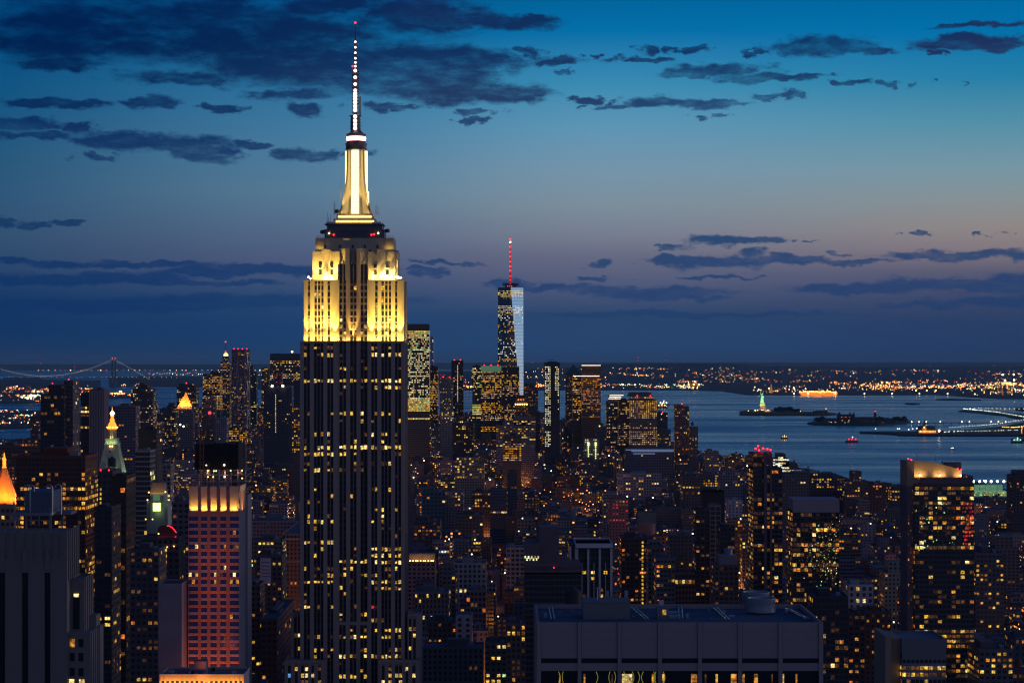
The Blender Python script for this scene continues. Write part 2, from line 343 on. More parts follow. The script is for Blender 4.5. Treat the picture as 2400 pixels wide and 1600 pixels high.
def tower(label, x0, x1, yt, yb, d, dep=25, wall=(.2, .19, .2), lit=.2, pal='mix', bay=3.2, fl=3.7, ww=.6, wh=.5, name='office_tower', cat='office tower',
          roof='mech', rows=None, tiers=None, gl=True, short=None, cap=100, reds=0, pos=None):
    """tiers: list of (fx0,fx1,py) extra setback blocks above the main body"""
    X0, X1, Z = wx(x0, d), wx(x1, d), wz(yt, d)
    root = thing(name, label, cat, ((X0 + X1) / 2, d + dep / 2, 0))
    FOOT.append((X0 - 2, X1 + 2, d - 2, d + dep + 2)); VIS.append((x0, x1, yt, yb, d)); ANCH.append(((x0 + x1) / 2, yt, short or cat))
    Zm = max(wz(min(yb, 1605), d), 0)
    wp = (0, ww if gl else 0, wh if gl else 0)
    b = MB(); off = (R.randrange(900), R.randrange(900))
    b.box(X0, X1, d, d + dep, 0, Z, 0, wall, wp, bay, fl, roof=(.09, .10, .13), off=off)
    side = 'R' if X1 < 0 else ('L' if X0 > 0 else None)
    cells = face_cells(X0, X1, d, 0, Z, off, bay, fl, ww, wh, lit, pal, Zm, rows, side, d, d + dep)
    for (a, c, py) in (tiers or []):
        Z2 = wz(py, d); xa, xc = wx(a, d), wx(c, d)
        b.box(xa, xc, d + 2.5, d + dep - 2.5, Z, Z2, 0, wall, wp, bay, fl, roof=(.09, .10, .13), off=(R.randrange(900), R.randrange(900)))
        if Z2 - Z > fl: cells += face_cells(xa, xc, d + 2.5, Z, Z2, off, bay, fl, ww, wh, lit, pal, Z)
    b.build('wall', 'facade', root)
    Zt = max([Z] + [wz(t[2], d) for t in (tiers or [])]); W = X1 - X0
    rb = MB(); parapet(rb, X0, X1, d, d + dep, Z, 1.0, .4, 0, [c * 1.1 for c in wall])
    if roof in ('mech', 'tank') and not tiers:
        h = min(4.5, .2 * W); cx = X0 + W * R.uniform(.3, .6); rb.box(cx - W * .18, cx + W * .18, d + dep * .35, d + dep * .8, Z, Z + h, 0, [c * .8 for c in wall], roof=(.09, .1, .12))
        rb.box(X0 + W * .72, X0 + W * .84, d + dep * .3, d + dep * .5, Z, Z + h * .5, 0, (.2, .22, .25))
    rb.build('roof', 'facade', root)
    if roof == 'tank': water_tank(root, X0 + W * .2, d + dep * .4, Z, min(1.4, W / 14))
    if reds:
        for i in range(reds):
            xx = X0 + W * (i + .5) / reds; sm_obj('warning_lamp', ballmesh(max(.5, d * .00028), 'lamp_red'), root, (xx, d + 1, Zt + 1.5))
    place_windows(root, cells, cap)
    return root, X0, X1, Z
# ------------------------------------------------------------------ water, land
def structure(o): o['kind'] = 'structure'; return o
m = bpy.data.materials.new('water'); m.use_nodes = True; b = NB(m.node_tree); p = m.node_tree.nodes['Principled BSDF']
pos = b.n('ShaderNodeNewGeometry').outputs['Position']
p.inputs['Base Color'].default_value = (.004, .19, .36, 1); p.inputs['IOR'].default_value = 1.33
big = b.noise(b.v('MULTIPLY', pos, (.0006, .0030, 1)), 1.0, 5, .6)
b.put(p.inputs['Roughness'], b.ramp(big, [(.34, (.12,) * 3), (.66, (.34,) * 3)]))
bp = b.n('ShaderNodeBump'); bp.inputs['Strength'].default_value = .35; bp.inputs['Distance'].default_value = 3.0
b.put(bp.inputs['Height'], b.m('ADD', b.noise(b.v('MULTIPLY', pos, (.006, .03, 1)), 1.0, 6, .65), b.m('MULTIPLY', big, 3))); b.put(p.inputs['Normal'], bp.outputs[0]); MATS['water'] = m
mb = MB(); mb.face([(-60000, -3000, -2), (60000, -3000, -2), (60000, 130000, -2), (-60000, 130000, -2)]); structure(mb.build('water', 'water'))
mat('asphalt', (.045, .045, .05), .9, var=.3, scale=.02)
mat('land', (.035, .04, .045), .95, var=.4, scale=.004)
mat('hill', (.030, .042, .05), 1.0, var=.4, scale=.0012)
mat('park', (.03, .045, .03), 1.0, var=.4, scale=.02)
def slab(name, pts, z, mt, zb=-6):
    mb = MB(); n = len(pts); mb.face([(x, y, z) for x, y in pts])
    for i in range(n):
        (ax, ay), (bx, by) = pts[i], pts[(i + 1) % n]
        mb.face([(ax, ay, zb), (bx, by, zb), (bx, by, z), (ax, ay, z)])
    return structure(mb.build(name, mt))
MAN = [(-2600, -1500), (1500, -1500), (1480, 1500), (1330, 3000), (1010, 4150), (640, 4950), (470, 5350), (330, 5950), (230, 6600), (60, 7250), (-300, 7500), (-800, 7350), (-1200, 6900), (-1500, 6350), (-1750, 5900), (-2300, 4500)]
slab('ground', MAN, 0, 'asphalt')
def pxpoly(l): return [(wx(x, gd(y)), gd(y)) for x, y in l]
def inside(x, y, poly):
    c = False; n = len(poly)
    for i in range(n):
        (ax, ay), (bx, by) = poly[i], poly[i - 1]
        if (ay > y) != (by > y) and x < (bx - ax) * (y - ay) / (by - ay) + ax: c = not c
    return c
BK = pxpoly([(-700, 952), (60, 945), (120, 940), (236, 934), (250, 912), (150, 903), (-700, 897)])
slab('land', BK, 1.5, 'land')
slab('land', pxpoly([(-500, 1012), (60, 1003), (190, 985), (200, 968), (100, 962), (-500, 964)]), 1.2, 'land')
slab('land', pxpoly([(238, 935), (312, 932), (318, 927), (300, 923), (240, 924)]), 1.5, 'land')
slab('land', pxpoly([(1600, 914.5), (1690, 916), (1750, 925), (1900, 926), (2200, 925), (2340, 934), (2700, 936), (2700, 905), (2120, 903), (2000, 897), (1700, 896)]), 1.5, 'land')
def ridge(name, prof, k=1.25, mt='hill', amp=1.0, seg=6.0):
    """prof: (px, crest py, shore py); a hill whose foot and crest sit where the photo shows them"""
    mb = MB(); xs = []
    x = prof[0][0]
    while x <= prof[-1][0]: xs.append(x); x += seg
    rows = []
    for x in xs:
        for (a, b) in zip(prof, prof[1:]):
            if a[0] <= x <= b[0] + 1e-6:
                t = (x - a[0]) / (b[0] - a[0]); cy = a[1] + (b[1] - a[1]) * t; sy = a[2] + (b[2] - a[2]) * t; break
        n = noise.noise(Vector((x * .021, 3, 0))) * 1.2 + noise.noise(Vector((x * .09, 9, 0))) * .7
        d0 = gd(sy); d1 = d0 * k; z1 = max(wz(cy + n * amp, d1), 3)
        r = [(wx(x, d0), d0, -6), (wx(x, d0), d0, 2)]
        for t in (.3, .6, .85): r.append((wx(x, d0 + (d1 - d0) * t), d0 + (d1 - d0) * t, 2 + (z1 - 2) * (t ** 1.3) * (1 + .16 * noise.noise(Vector((x * .03, t * 5, 2))))))
        r += [(wx(x, d1), d1, z1), (wx(x, d1 * 1.15), d1 * 1.15, z1 * .7), (wx(x, d1 * 1.35), d1 * 1.35, -6)]
        rows.append(r)
    for a, c in zip(rows, rows[1:]):
        for i in range(len(a) - 1): mb.face([a[i], c[i], c[i + 1], a[i + 1]])
    structure(mb.build(name, mt, smooth=True)); return rows
ridge('hills', [(-300, 853, 868), (200, 853, 868), (500, 854, 869), (1000, 850, 866), (1500, 849, 866), (2000, 849, 866), (2700, 848, 866)], k=1.15, amp=.6)
RA = ridge('hills', [(560, 884, 911), (700, 872, 913), (1000, 870, 913), (1100, 869, 914), (1200, 866, 915), (1320, 862, 914), (1430, 853, 914), (1560, 851, 914), (1700, 852, 914), (1800, 857, 905), (2000, 860, 899), (2700, 856, 903)], k=1.7, amp=1.2)
ridge('hills', [(255, 904, 906.5), (330, 887, 906), (400, 889, 906), (560, 886, 907), (640, 889, 906), (740, 893, 906)], k=1.3, amp=1.0)
ridge('hills', [(10, 897, 898.5), (45, 892.5, 898), (78, 893.5, 898), (100, 897, 899)], k=1.1, amp=.2)
ridge('hills', [(-400, 901, 912), (100, 899, 911), (240, 908, 913)], k=1.2, amp=.5)

# ------------------------------------------------------------------ lights along the far shores
LM = {'o': 'lamp_orange', 'w': 'lamp_warm', 'c': 'lamp_cool', 'r': 'lamp_red', 'g': 'lamp_green', 'h': 'lamp_white', 'b': 'lamp_blue'}
FAR = MB(); FI = {k: i for i, k in enumerate(LM)}
def dot(x, y, z, r, k):
    mb = FAR; i = FI[k]; c = (x, y, z)
    t, bo = (x, y, z + r), (x, y, z - r); ring = [(x + r, y, z), (x, y + r, z), (x - r, y, z), (x, y - r, z)]
    for j in range(4): mb.face([ring[j], ring[(j + 1) % 4], t], i); mb.face([ring[(j + 1) % 4], ring[j], bo], i)
NL = [0]
NEARL = []
def shore(x0, x1, y0, y1, n, kinds, s=(.5, 1.3), clump=0, hill=None, hz=4):
    if clump: cs = [(R.uniform(x0, x1), R.uniform(y0, y1)) for _ in range(clump)]
    for _ in range(int(n * 1.35)):
        if clump and R.random() < .75:
            c = R.choice(cs); px = c[0] + R.gauss(0, (x1 - x0) * .03 + 4); py = min(max(c[1] + R.gauss(0, 1.5), y0), y1)
        else: px, py = R.uniform(x0, x1), R.uniform(y0, y1)
        if hill:
            r = hill[min(len(hill) - 1, max(0, int((px - 560) / 6)))]
            # walk the slope for the point seen at this row
            for a, c in zip(r[1:6], r[2:6]):
                pa = YH + (H - a[2]) / a[1] * F; pc = YH + (H - c[2]) / c[1] * F
                if min(pa, pc) <= py <= max(pa, pc):
                    t = (py - pa) / (pc - pa + 1e-9); d = a[1] + (c[1] - a[1]) * t; z = a[2] + (c[2] - a[2]) * t; break
            else: continue
            X = wx(px, d)
        else:
            d = gd(py); X = wx(px, d); z = 1.5
        rr = R.uniform(*s) * .8 * d / F
        if R.random() < .12: rr *= 1.6
        dot(X, d, z + rr + hz, rr, R.choice(kinds))
shore(1240, 1700, 862, 912, 210, 'ooowwwrh', (.45, 1.0), 22, RA)
shore(1330, 1640, 903, 912, 120, 'owwchg', (.5, 1.2), 14, RA)
shore(1600, 2420, 868, 898, 260, 'ooowwrh', (.4, .95), 26, RA)
shore(2000, 2420, 850, 860, 40, 'oorw', (.4, .8), 9, RA)
shore(1030, 1240, 870, 910, 34, 'oorrw', (.5, 1.1), 8, RA)
shore(1085, 1115, 905, 911, 10, 'oow', (1.2, 2.0), 0, RA); shore(1255, 1276, 904, 909, 16, 'oow', (.8, 1.5), 0, RA)
shore(1760, 2400, 905, 923, 150, 'owwho', (.5, 1.2), 18, hz=8)
shore(1965, 2420, 898, 915, 330, 'ooowww', (.6, 1.5), 22, hz=10)
shore(2240, 2420, 900, 932, 70, 'owwoh', (.5, 1.5), 8, hz=10)
shore(-10, 240, 905, 944, 230, 'ooowwrh', (.5, 1.2), 18, hz=8)
shore(40, 95, 928, 940, 30, 'cwhg', (.8, 1.6), 4, hz=8); shore(0, 180, 966, 1000, 120, 'oowrcg', (.6, 1.5), 14, hz=8)
shore(240, 310, 924, 931, 34, 'oow', (.8, 1.6), 3, hz=5)
for px in (281, 284): dot(wx(px, gd(927)), gd(927), 30, 2.4 * gd(927) / F, 'w')
for i in range(44): dot(wx(90 + i * 12.4 + R.uniform(-4, 4), 57000), 57000, 14, R.uniform(.5, 1.5) * 57000 / F, R.choice('oowr'))
for i in range(50): dot(wx(350 + i * 6.0 + R.uniform(-2, 2), gd(890)), gd(890), 75 + R.uniform(-10, 20), R.uniform(.4, .9) * gd(890) / F, R.choice('wwoh'))
for px, py in ((1495, 837), (1495, 845), (1495, 852), (1561, 832), (1561, 844), (96, 851), (175, 859), (1248, 849)): dot(wx(px, 38000), 38000, wz(py, 38000), .8 * 38000 / F, 'r')
tag(FAR.build('shore_lights', list(LM.values())), 'countless orange and white lamps scattered over the far shores', 'city lights', kind='stuff')
# two lattice radio masts on the hill
for px, top in ((1495, 836), (1561, 831)):
    mb = MB(); d = 37000; mb.tube((wx(px, d), d, 0), (wx(px, d), d, wz(top, d)), 5, 2, 4)
    tag(mb.build('radio_mast', 'dark_metal'), 'thin radio mast with red lamps on the far hill, ' + ('left one' if px < 1500 else 'right one') + ' of the pair', 'radio mast')

# ------------------------------------------------------------------ suspension bridge
def bridge():
    d = 22500.0; xt = wx(267, d); zt = wz(840, d); zd = wz(886, d); s = d / F
    root = thing('suspension_bridge', 'long suspension bridge far left on the horizon with strings of white lamps', 'bridge', (xt, d, 0))
    for sx in (-1, 1):
        mb = MB()
        mb.box(xt + sx * 3.9 * s - 1.8 * s, xt + sx * 3.9 * s + 1.8 * s, d - 8, d + 8, -4, zt); mb.build('tower_leg', 'steelblue', root)
    mb = MB(); mb.box(xt - 2.5 * s, xt + 2.5 * s, d - 6, d + 6, zt - 5 * s, zt - 1 * s); mb.build('portal_beam', 'steelblue', root); mb = MB(); mb.box(xt - 2.5 * s, xt + 2.5 * s, d - 6, d + 6, zd - 4 * s, zd - 1 * s); mb.build('portal_beam', 'steelblue', root)
    mb = MB()
    for px0, py0, px1, py1 in ((-120, 893, 0, 889), (0, 889, 120, 885.5), (120, 885.5, 265, 886.5), (265, 886.5, 420, 890)):
        X0, X1, z0, z1 = wx(px0, d), wx(px1, d), wz(py0, d), wz(py1, d); t = 1.1 * s
        mb.face([(X0, d - 12, z0 - t), (X1, d - 12, z1 - t), (X1, d - 12, z1), (X0, d - 12, z0)]); mb.face([(X0, d - 12, z0), (X1, d - 12, z1), (X1, d + 12, z1), (X0, d + 12, z0)])
        mb.face([(X0, d + 12, z0 - t), (X1, d + 12, z1 - t), (X1, d - 12, z1 - t), (X0, d - 12, z0 - t)])
    mb.build('deck', 'steelblue', root)
    pts = []
    def cy(px):
        if px < 265: u = (px - 105) / 160.0; return 881.5 - 38 * 1.02 * u * u if True else 0
        return 843 + (px - 268) * .555
    for off in (-9, 9):
        mb = MB(); prev = None; px = -60.0
        while px <= 352:
            c = (wx(px, d), d + off, wz(cy(px), d))
            if prev: mb.tube(prev, c, .13 * s, n=4, cap=False)
            prev = c; px += 8
        mb.build('main_cable', 'steelblue', root)
    hb = MB(); lb = MB(); rb = MB(); px = -56.0
    while px <= 350:
        z = wz(cy(px), d); zz = zd
        if z > zz + 5: hb.tube((wx(px, d), d - 9, zz), (wx(px, d), d - 9, z), .07 * s, n=3, cap=False)
        lb.ball((wx(px, d), d - 10, z + 4), .42 * s, n=5); px += 5.0
    tag(hb.build('hanger_cables', 'steelblue', root), kind='stuff'); tag(lb.build('cable_lamps', 'lamp_string', root), kind='stuff')
    lb = MB(); px = -10
    while px < 420: lb.ball((wx(px, d), d - 14, wz(884.5, d) + R.uniform(0, 10)), .45 * s, n=5); px += R.uniform(8, 20)
    tag(lb.build('deck_lamps', 'lamp_string', root), kind='stuff')
    for sx in (-1, 1): sm_obj('warning_lamp', ballmesh(1.0 * s, 'lamp_red'), root, (xt + sx * 3.6 * s, d, zt + 1 * s))
emit('lamp_string', (1, .85, .6), 3.2); mat('steelblue', (.16, .19, .24), .6, .2)
bridge()

# ------------------------------------------------------------------ the great art deco tower
def great_tower():
    D = 1290.0
    X = lambda px: wx(px, D); Z = lambda py: wz(py, D)
    root = thing('skyscraper', 'tall art deco skyscraper with floodlit golden crown and antenna spire', 'skyscraper', (X(826), D + 20, 0))
    FOOT.append((X(640), X(1000), D - 30, D + 60)); VIS.append((672, 988, 42, 1600, D)); ANCH.append((826, 500, 'golden crowned skyscraper'))
    lime = MB(); rec = MB(); mul = MB(); roofm = MB(); cells = []; dark = MB()
    def strips(x0, x1, cols, yf, zt, zb, depth=.9, y2=None, groups=None):
        """stone piers between window columns, recessed glazing/spandrels, thin mullions inside a group"""
        xs = [x0]
        for a, c in cols: xs += [a, c]
        xs.append(x1)
        for i in range(0, len(xs), 2):
            a, c = xs[i], xs[i + 1]
            if c - a < 3.2 and 0 < i < len(xs) - 2: mul.box(X(a), X(c), yf + .2, yf + depth, zb, zt)
            elif c > a: lime.box(X(a), X(c), yf, yf + depth, zb, zt)
        rec.box(X(x0) + .05, X(x1) - .05, yf + depth, yf + depth + .6, zb, zt - .05)
    G = {'L': [(712.2, 718.1), (720.3, 726.1), (735.8, 741.7), (743.6, 749.7), (751.9, 757.7), (767.1, 773), (775.2, 781)],
         'C': [(794.7, 801.1), (804.1, 810), (819.9, 826), (828.7, 834.6), (844.3, 850.7), (852.8, 859.5)],
         'R': [(870.2, 876.1), (878.3, 884), (893.8, 899.7), (901.8, 907.7), (910.4, 916.3), (925.7, 931.3), (934, 939.9)]}
    zb0 = 0
    # main shaft up to the 72nd floor ledge
    lime.box(X(703), X(791), D + 1.5, D + 41, zb0, Z(800)); lime.box(X(862), X(948), D + 1.5, D + 41, zb0, Z(800)); lime.box(X(791), X(862), D + 5, D + 41, zb0, Z(700))
    strips(703, 791, G['L'], D, Z(800), zb0); strips(862, 948, G['R'], D, Z(800), zb0)
    strips(791, 862, G['C'], D + 3.2, Z(618), Z(1457)); strips(791, 862, G['C'], D + .3, Z(1462), zb0)
    lime.box(X(791), X(862), D + .25, D + 4.2, Z(1464), Z(1457)); lime.box(X(703), X(791), D - .15, D, Z(804), Z(800)); lime.box(X(862), X(948), D - .15, D, Z(804), Z(800))
    for c in (806.5, 827, 848): roofm.box(X(c) - 1.6, X(c) + 1.6, D + .1, D + .25, Z(1462), Z(1459))
    # west side face strips
    for k in range(8):
        y = D + 3 + k * 4.8; mul.box(X(948), X(948) + .25, y, y + 1.0, zb0, Z(803)); dark.box(X(948), X(948) + .12, y + 1.4, y + 3.6, zb0, Z(806))
    up = MB(); lime_, lime = lime, up; mul_, mul = mul, up  # upper mullions share the paler crown stone so the crown looks more lit
    for py in range(666, 800, 15):
        for cols_, yf_ in (([(720.3, 725.7), (735.8, 741.7), (743.8, 749.7), (751.9, 757.2), (766.8, 772.5), (878.3, 884.4), (893, 899.2), (901.8, 907.7), (910.4, 915.8), (925.1, 930.5)], D + 3.6), (G['C'], D + 3.85)):
            for a, c in cols_: rec.box(X(a), X(c), yf_, yf_ + .4, Z(py + 2.6), Z(py - 2.2), 1)
    UL = [(720.3, 725.7), (735.8, 741.7), (743.8, 749.7), (751.9, 757.2), (766.8, 772.5)]; UR = [(878.3, 884.4), (893, 899.2), (901.8, 907.7), (910.4, 915.8), (925.1, 930.5)]
    lime.box(X(711), X(791), D + 4.5, D + 38, Z(800), Z(656)); lime.box(X(862), X(946.5), D + 4.5, D + 38, Z(800), Z(656))
    strips(711, 794, UL, D + 3, Z(656), Z(800)); strips(860, 946.5, UR, D + 3, Z(656), Z(800))
    for a, c in ((711, 794), (860, 946.5)): lime.box(X(a), X(c), D + 2.7, D + 3, Z(658.5), Z(656))
    for k in range(6):
        y = D + 7 + k * 5; mul.box(X(946.5), X(946.5) + .25, y, y + 1.0, Z(800), Z(656)); dark.box(X(946.5), X(946.5) + .12, y + 1.5, y + 3.4, Z(798), Z(660))
    # crown block (81st - 85th)
    for a, c in ((730, 794), (860, 924)):
        lime.box(X(a), X(c), D + 7, D + 34, Z(656), Z(588)); lime.box(X(a + 22), X(c - 22), D + 6.6, D + 7, Z(645), Z(583))
        lime.box(X(a + 8), X(c - 4), D + 8, D + 33, Z(588), Z(584))
        for q_ in (.28, .72):
            xx = X(a + (c - a) * q_); dark.box(xx - .9, xx + .9, D + 6.5, D + 6.9, Z(627), Z(618)); dark.box(xx - .9, xx + .9, D + 6.5, D + 6.9, Z(643), Z(634)); 
    lime.box(X(924), X(930), D + 9, D + 32, Z(656), Z(584))
    lime.box(X(791), X(862), D + 8, D + 34, Z(700), Z(580))
    for a, c in ((808.5, 818.5), (835, 843.5)): lime.box(X(a), X(c), D + 2.6, D + 8, Z(656), Z(582)); lime.lathe((X((a + c) / 2), D + 5), [(1.25, Z(582)), (.9, Z(580))], 8)
    for c in (800, 827, 852):
        for e in (-4, 4): mul.lathe((X(c + e), D + 3.6), [(.5, Z(618)), (.45, Z(612)), (.05, Z(606))], 6)
        mul.lathe((X(c), D + 4), [(.7, Z(612)), (.35, Z(596)), (.05, Z(592))], 6)
    # dark upper block and observatory
    lime.box(X(736), X(921), D + 9, D + 33, Z(584), Z(556))
    for a, c in ((756, 771), (792, 806), (822, 836), (850, 866), (880, 898)): dark.box(X(a), X(a + 5), D + 8.8, D + 9, Z(580), Z(572))
    for a, c in ((736, 757), (900, 921)): lime.box(X(a), X(c), D + 8.5, D + 9, Z(562), Z(555.5)); lime.box(X(a), X(a + 5), D + 8.6, D + 9, Z(573), Z(562)); lime.box(X(c - 5), X(c), D + 8.6, D + 9, Z(573), Z(562))
    lime_.build('wall', 'limestone', root); up.build('upper_wall', 'crown_limestone_lit', root); rec.build('recessed_glazing', ['esb_recess', 'crown_spandrel'], root); mul_.build('mullions', 'esb_mullion', root);  dark.build('dark_panes', 'dark_glass', root)
    ob = MB(); ob.box(X(757), X(898), D + 10.5, D + 31, Z(556), Z(535)); ob.box(X(755), X(900), D + 10, D + 31.5, Z(538), Z(535.5)); ob.box(X(762), X(893), D + 12, D + 30, Z(535), Z(523)); ob.box(X(757), X(896), D + 11, D + 31, Z(524), Z(521.5))
    for k in range(24): ob.box(X(760 + k * 5.8), X(760.6 + k * 5.8), D + 10.2, D + 10.5, Z(553), Z(540))
    ob.build('observation_deck', 'slate_metal', root)
    for a, c, y in ((737, 755, 551), (901, 920, 551)): rl_ = MB(); rl_.box(X(a), X(c), D + 9, D + 9.15, Z(y) - .15, Z(y)); [rl_.box(X(a + (c - a) * t / 3), X(a + (c - a) * t / 3) + .12, D + 9, D + 9.12, Z(556), Z(y)) for t in range(4)]; rl_.build('railing', 'dark_metal', root)
    # lit rings under the mast
    rg = MB(); rg.box(X(777), X(876), D + 14, D + 28, Z(521.5), Z(509)); rg.box(X(784), X(870), D + 15, D + 27, Z(509), Z(498)); rg.build('mast_base', 'limestone', root)
    for a, c, y, dd in ((783, 822, 515.5, 13.8), (824, 836, 515.5, 13.8), (838, 873, 515.5, 13.8), (788, 867, 504, 14.8)):
        mb = MB(); mb.box(X(a), X(c), D + dd - .3, D + dd, Z(y + 1.9), Z(y - 1.9)); mb.build('light_strip', 'lamp_ring', root)
    # mooring mast
    ms = MB(); cx, cy = X(828.8), D + 21
    ms.lathe((cx, cy), [(7.4, Z(498)), (6.3, Z(450)), (5.7, Z(414)), (5.5, Z(343))], 16); ms.build('mast', 'mast_metal', root)
    for i, a in enumerate((45, 135, 225, 315)):
        wgm = MB(); ca, sa = math.cos(math.radians(a)), math.sin(math.radians(a)); t = 1.5
        prof = [(12.2, 498), (12.0, 492), (10.6, 478), (9.4, 462), (8.5, 445), (7.7, 428), (7.2, 414), (6.8, 390), (6.7, 345)]
        for (r0, y0), (r1, y1) in zip(prof, prof[1:]):
            for s_ in (-1, 1):
                o = Vector((-sa, ca, 0)) * t * s_
                q4 = [Vector((cx + ca * 3, cy + sa * 3, Z(y0))) + o, Vector((cx + ca * r0, cy + sa * r0, Z(y0))) + o * .5, Vector((cx + ca * r1, cy + sa * r1, Z(y1))) + o * .5, Vector((cx + ca * 3, cy + sa * 3, Z(y1))) + o]
                wgm.face(q4 if s_ < 0 else q4[::-1])
            o = Vector((-sa, ca, 0)) * t * .5
            wgm.face([Vector((cx + ca * r0, cy + sa * r0, Z(y0))) - o, Vector((cx + ca * r0, cy + sa * r0, Z(y0))) + o, Vector((cx + ca * r1, cy + sa * r1, Z(y1))) + o, Vector((cx + ca * r1, cy + sa * r1, Z(y1))) - o])
        wgm.build('mast_wing', 'mast_metal', root)
    for i in range(11):
        y0 = 347 + i * 13.7; w = 8.4
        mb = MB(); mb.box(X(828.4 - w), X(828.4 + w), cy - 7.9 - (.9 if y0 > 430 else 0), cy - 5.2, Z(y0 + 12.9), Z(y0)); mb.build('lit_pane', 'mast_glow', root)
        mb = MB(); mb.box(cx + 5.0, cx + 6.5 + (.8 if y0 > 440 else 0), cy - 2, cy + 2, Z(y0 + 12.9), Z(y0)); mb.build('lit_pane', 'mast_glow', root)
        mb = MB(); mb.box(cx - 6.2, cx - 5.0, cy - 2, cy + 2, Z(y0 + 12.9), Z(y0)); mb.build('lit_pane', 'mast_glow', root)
    dm = MB(); dm.lathe((cx, cy), [(6.4, Z(343)), (6.4, Z(342)), (6.0, Z(341)), (6.0, Z(331)), (6.4, Z(331)), (6.4, Z(328.5)), (5.5, Z(328)), (5.4, Z(322))], 20); dm.build('mast_drum', 'slate_metal', root)
    bn = MB(); bn.lathe((cx, cy), [(5.5, Z(320.5)), (5.6, Z(319)), (5.6, Z(315)), (5.4, Z(313))], 20); bn.build('beacon_ring', 'lamp_beacon', root)
    cn = MB(); cn.lathe((cx, cy), [(5.3, Z(313)), (5.7, Z(308)), (5.7, Z(306)), (4.2, Z(304)), (2.9, Z(298)), (2.7, Z(296))], 20); cn.build('dome', 'slate_metal', root)
    an = MB(); ax_, ay_ = X(827.2), cy
    an.lathe((ax_, ay_), [(2.9, Z(298)), (2.7, Z(264)), (3.6, Z(264)), (3.6, Z(262)), (1.0, Z(262)), (1.0, Z(148)), (.6, Z(146)), (.6, Z(82)), (.35, Z(80)), (.3, Z(60)), (.12, Z(43))], 8)
    for py, r in ((293, 3), (286, 3), (279, 3), (272, 2.8)): an.lathe((ax_, ay_), [(r + .3, Z(py)), (r + .3, Z(py - 1.5))], 10)
    for k in range(14):
        z = 256 - k * 7.6; 
        for dx_, dy_ in ((-1.9, 0), (1.9, 0), (0, -1.9), (0, 1.9)): an.box(ax_ + dx_ - .15, ax_ + dx_ + .15, ay_ + dy_ - .15, ay_ + dy_ + .15, Z(z), Z(z - 7.6))
        an.box(ax_ - 2.0, ax_ + 2.0, ay_ - 2.0, ay_ + 2.0, Z(z) - .1, Z(z) + .1)
    for k in range(9):
        z = 144 - k * 7; an.box(ax_ - .9, ax_ + .9, ay_ - .9, ay_ + .9, Z(z) - .1, Z(z) + .1)
    an.tube((X(839), ay_, Z(262)), (X(839), ay_, Z(216)), .3, n=6); an.tube((X(839), ay_, Z(218)), (X(834), ay_, Z(218)), .2, n=5); an.tube((X(836.5), ay_, Z(262)), (X(836.5), ay_, Z(218)), .2, n=5)
    an.build('antenna', 'slate_metal', root)
    for k, py in enumerate([87, 100, 113, 126, 136, 145]): sm_obj('antenna_lamp', ballmesh(.62, 'lamp_spire'), root, (ax_, ay_ - 1.0, Z(py)))
    for k, py in enumerate([156, 172, 188, 203]): sm_obj('antenna_lamp', ballmesh(.95, 'lamp_spire'), root, (ax_, ay_ - 2.2, Z(py)))
    for k, py in enumerate([211, 217, 224, 232, 241, 250, 265, 275, 284, 293]): sm_obj('antenna_lamp', ballmesh(1.1, 'lamp_spire'), root, (ax_, ay_ - 3.0, Z(py)))
    sm_obj('warning_lamp', ballmesh(.6, 'lamp_red'), root, (X(826.6), ay_, Z(41))); sm_obj('warning_lamp', ballmesh(.5, 'lamp_red'), root, (X(820.5), ay_ - 1, Z(145)))
    for px, py in ((779, 548), (868, 548), (874, 547)): sm_obj('warning_lamp', ballmesh(.5, 'lamp_red'), root, (X(px), D + 9.6, Z(py)))
    for px, py in ((768, 544.5), (884, 544)): sm_obj('deck_lamp', ballmesh(.5, 'lamp_warm'), root, (X(px), D + 9.6, Z(py)))
    # antennas and dishes round the crown
    for px, yb_, yt_ in ((763, 521, 495), (766, 521, 505), (770, 521, 500), (781, 500, 470), (779, 500, 465), (878, 500, 465), (881, 500, 478), (893, 523, 512), (885, 505, 482), (717, 656, 632), (723, 656, 636), (728, 656, 640), (719, 656, 645), (941, 656, 638), (931, 656, 636), (938, 656, 642), (796, 422, 450), (795, 425, 468)):
        mb = MB(); mb.tube((X(px), D + 13, Z(max(yb_, yt_))), (X(px), D + 13, Z(min(yb_, yt_))), .22, .12, 5); mb.build('whip_antenna', 'bright_metal', root)
    for px, py in ((787, 492), (752, 541), (905, 538)):
        mb = MB(); mb.lathe((X(px), D + 12), [(.1, Z(py) - 1.2), (1.4, Z(py) - .9), (1.4, Z(py) + .9), (.1, Z(py) + 1.2)], 12); mb.build('dish_antenna', 'dark_metal', root)
    for px in (776, 873, 880, 887, 770, 764): mb = MB(); mb.box(X(px) - .8, X(px) + .8, D + 11, D + 13, Z(523), Z(517)); mb.build('equipment_cabinet', 'bright_metal', root)
    # wings and setbacks at the foot
    def wing(x0, x1, yt, yf, dep, cols, rows):
        w = MB(); rc_ = MB(); z1 = Z(yt)
        w.box(X(x0), X(x1), yf + .8, yf + dep, 0, z1)
        xs = [x0] + [v for c in cols for v in c] + [x1]
        for i in range(0, len(xs), 2): w.box(X(xs[i]), X(xs[i + 1]), yf, yf + .8, 0, z1)
        w.box(X(x0), X(x1), yf, yf + .8, z1, z1 + 1.4); w.box(X(x0), X(x0) + .5, yf + .8, yf + dep, z1, z1 + 1.4); w.box(X(x1) - .5, X(x1), yf + .8, yf + dep, z1, z1 + 1.4)
        w.build('setback_wing', 'limestone', root)
        rc_.box(X(x0) + .2, X(x1) - .2, yf + .62, yf + .8, 0, z1 - 1.6); rc_.build('recessed_glazing', 'esb_recess', root)
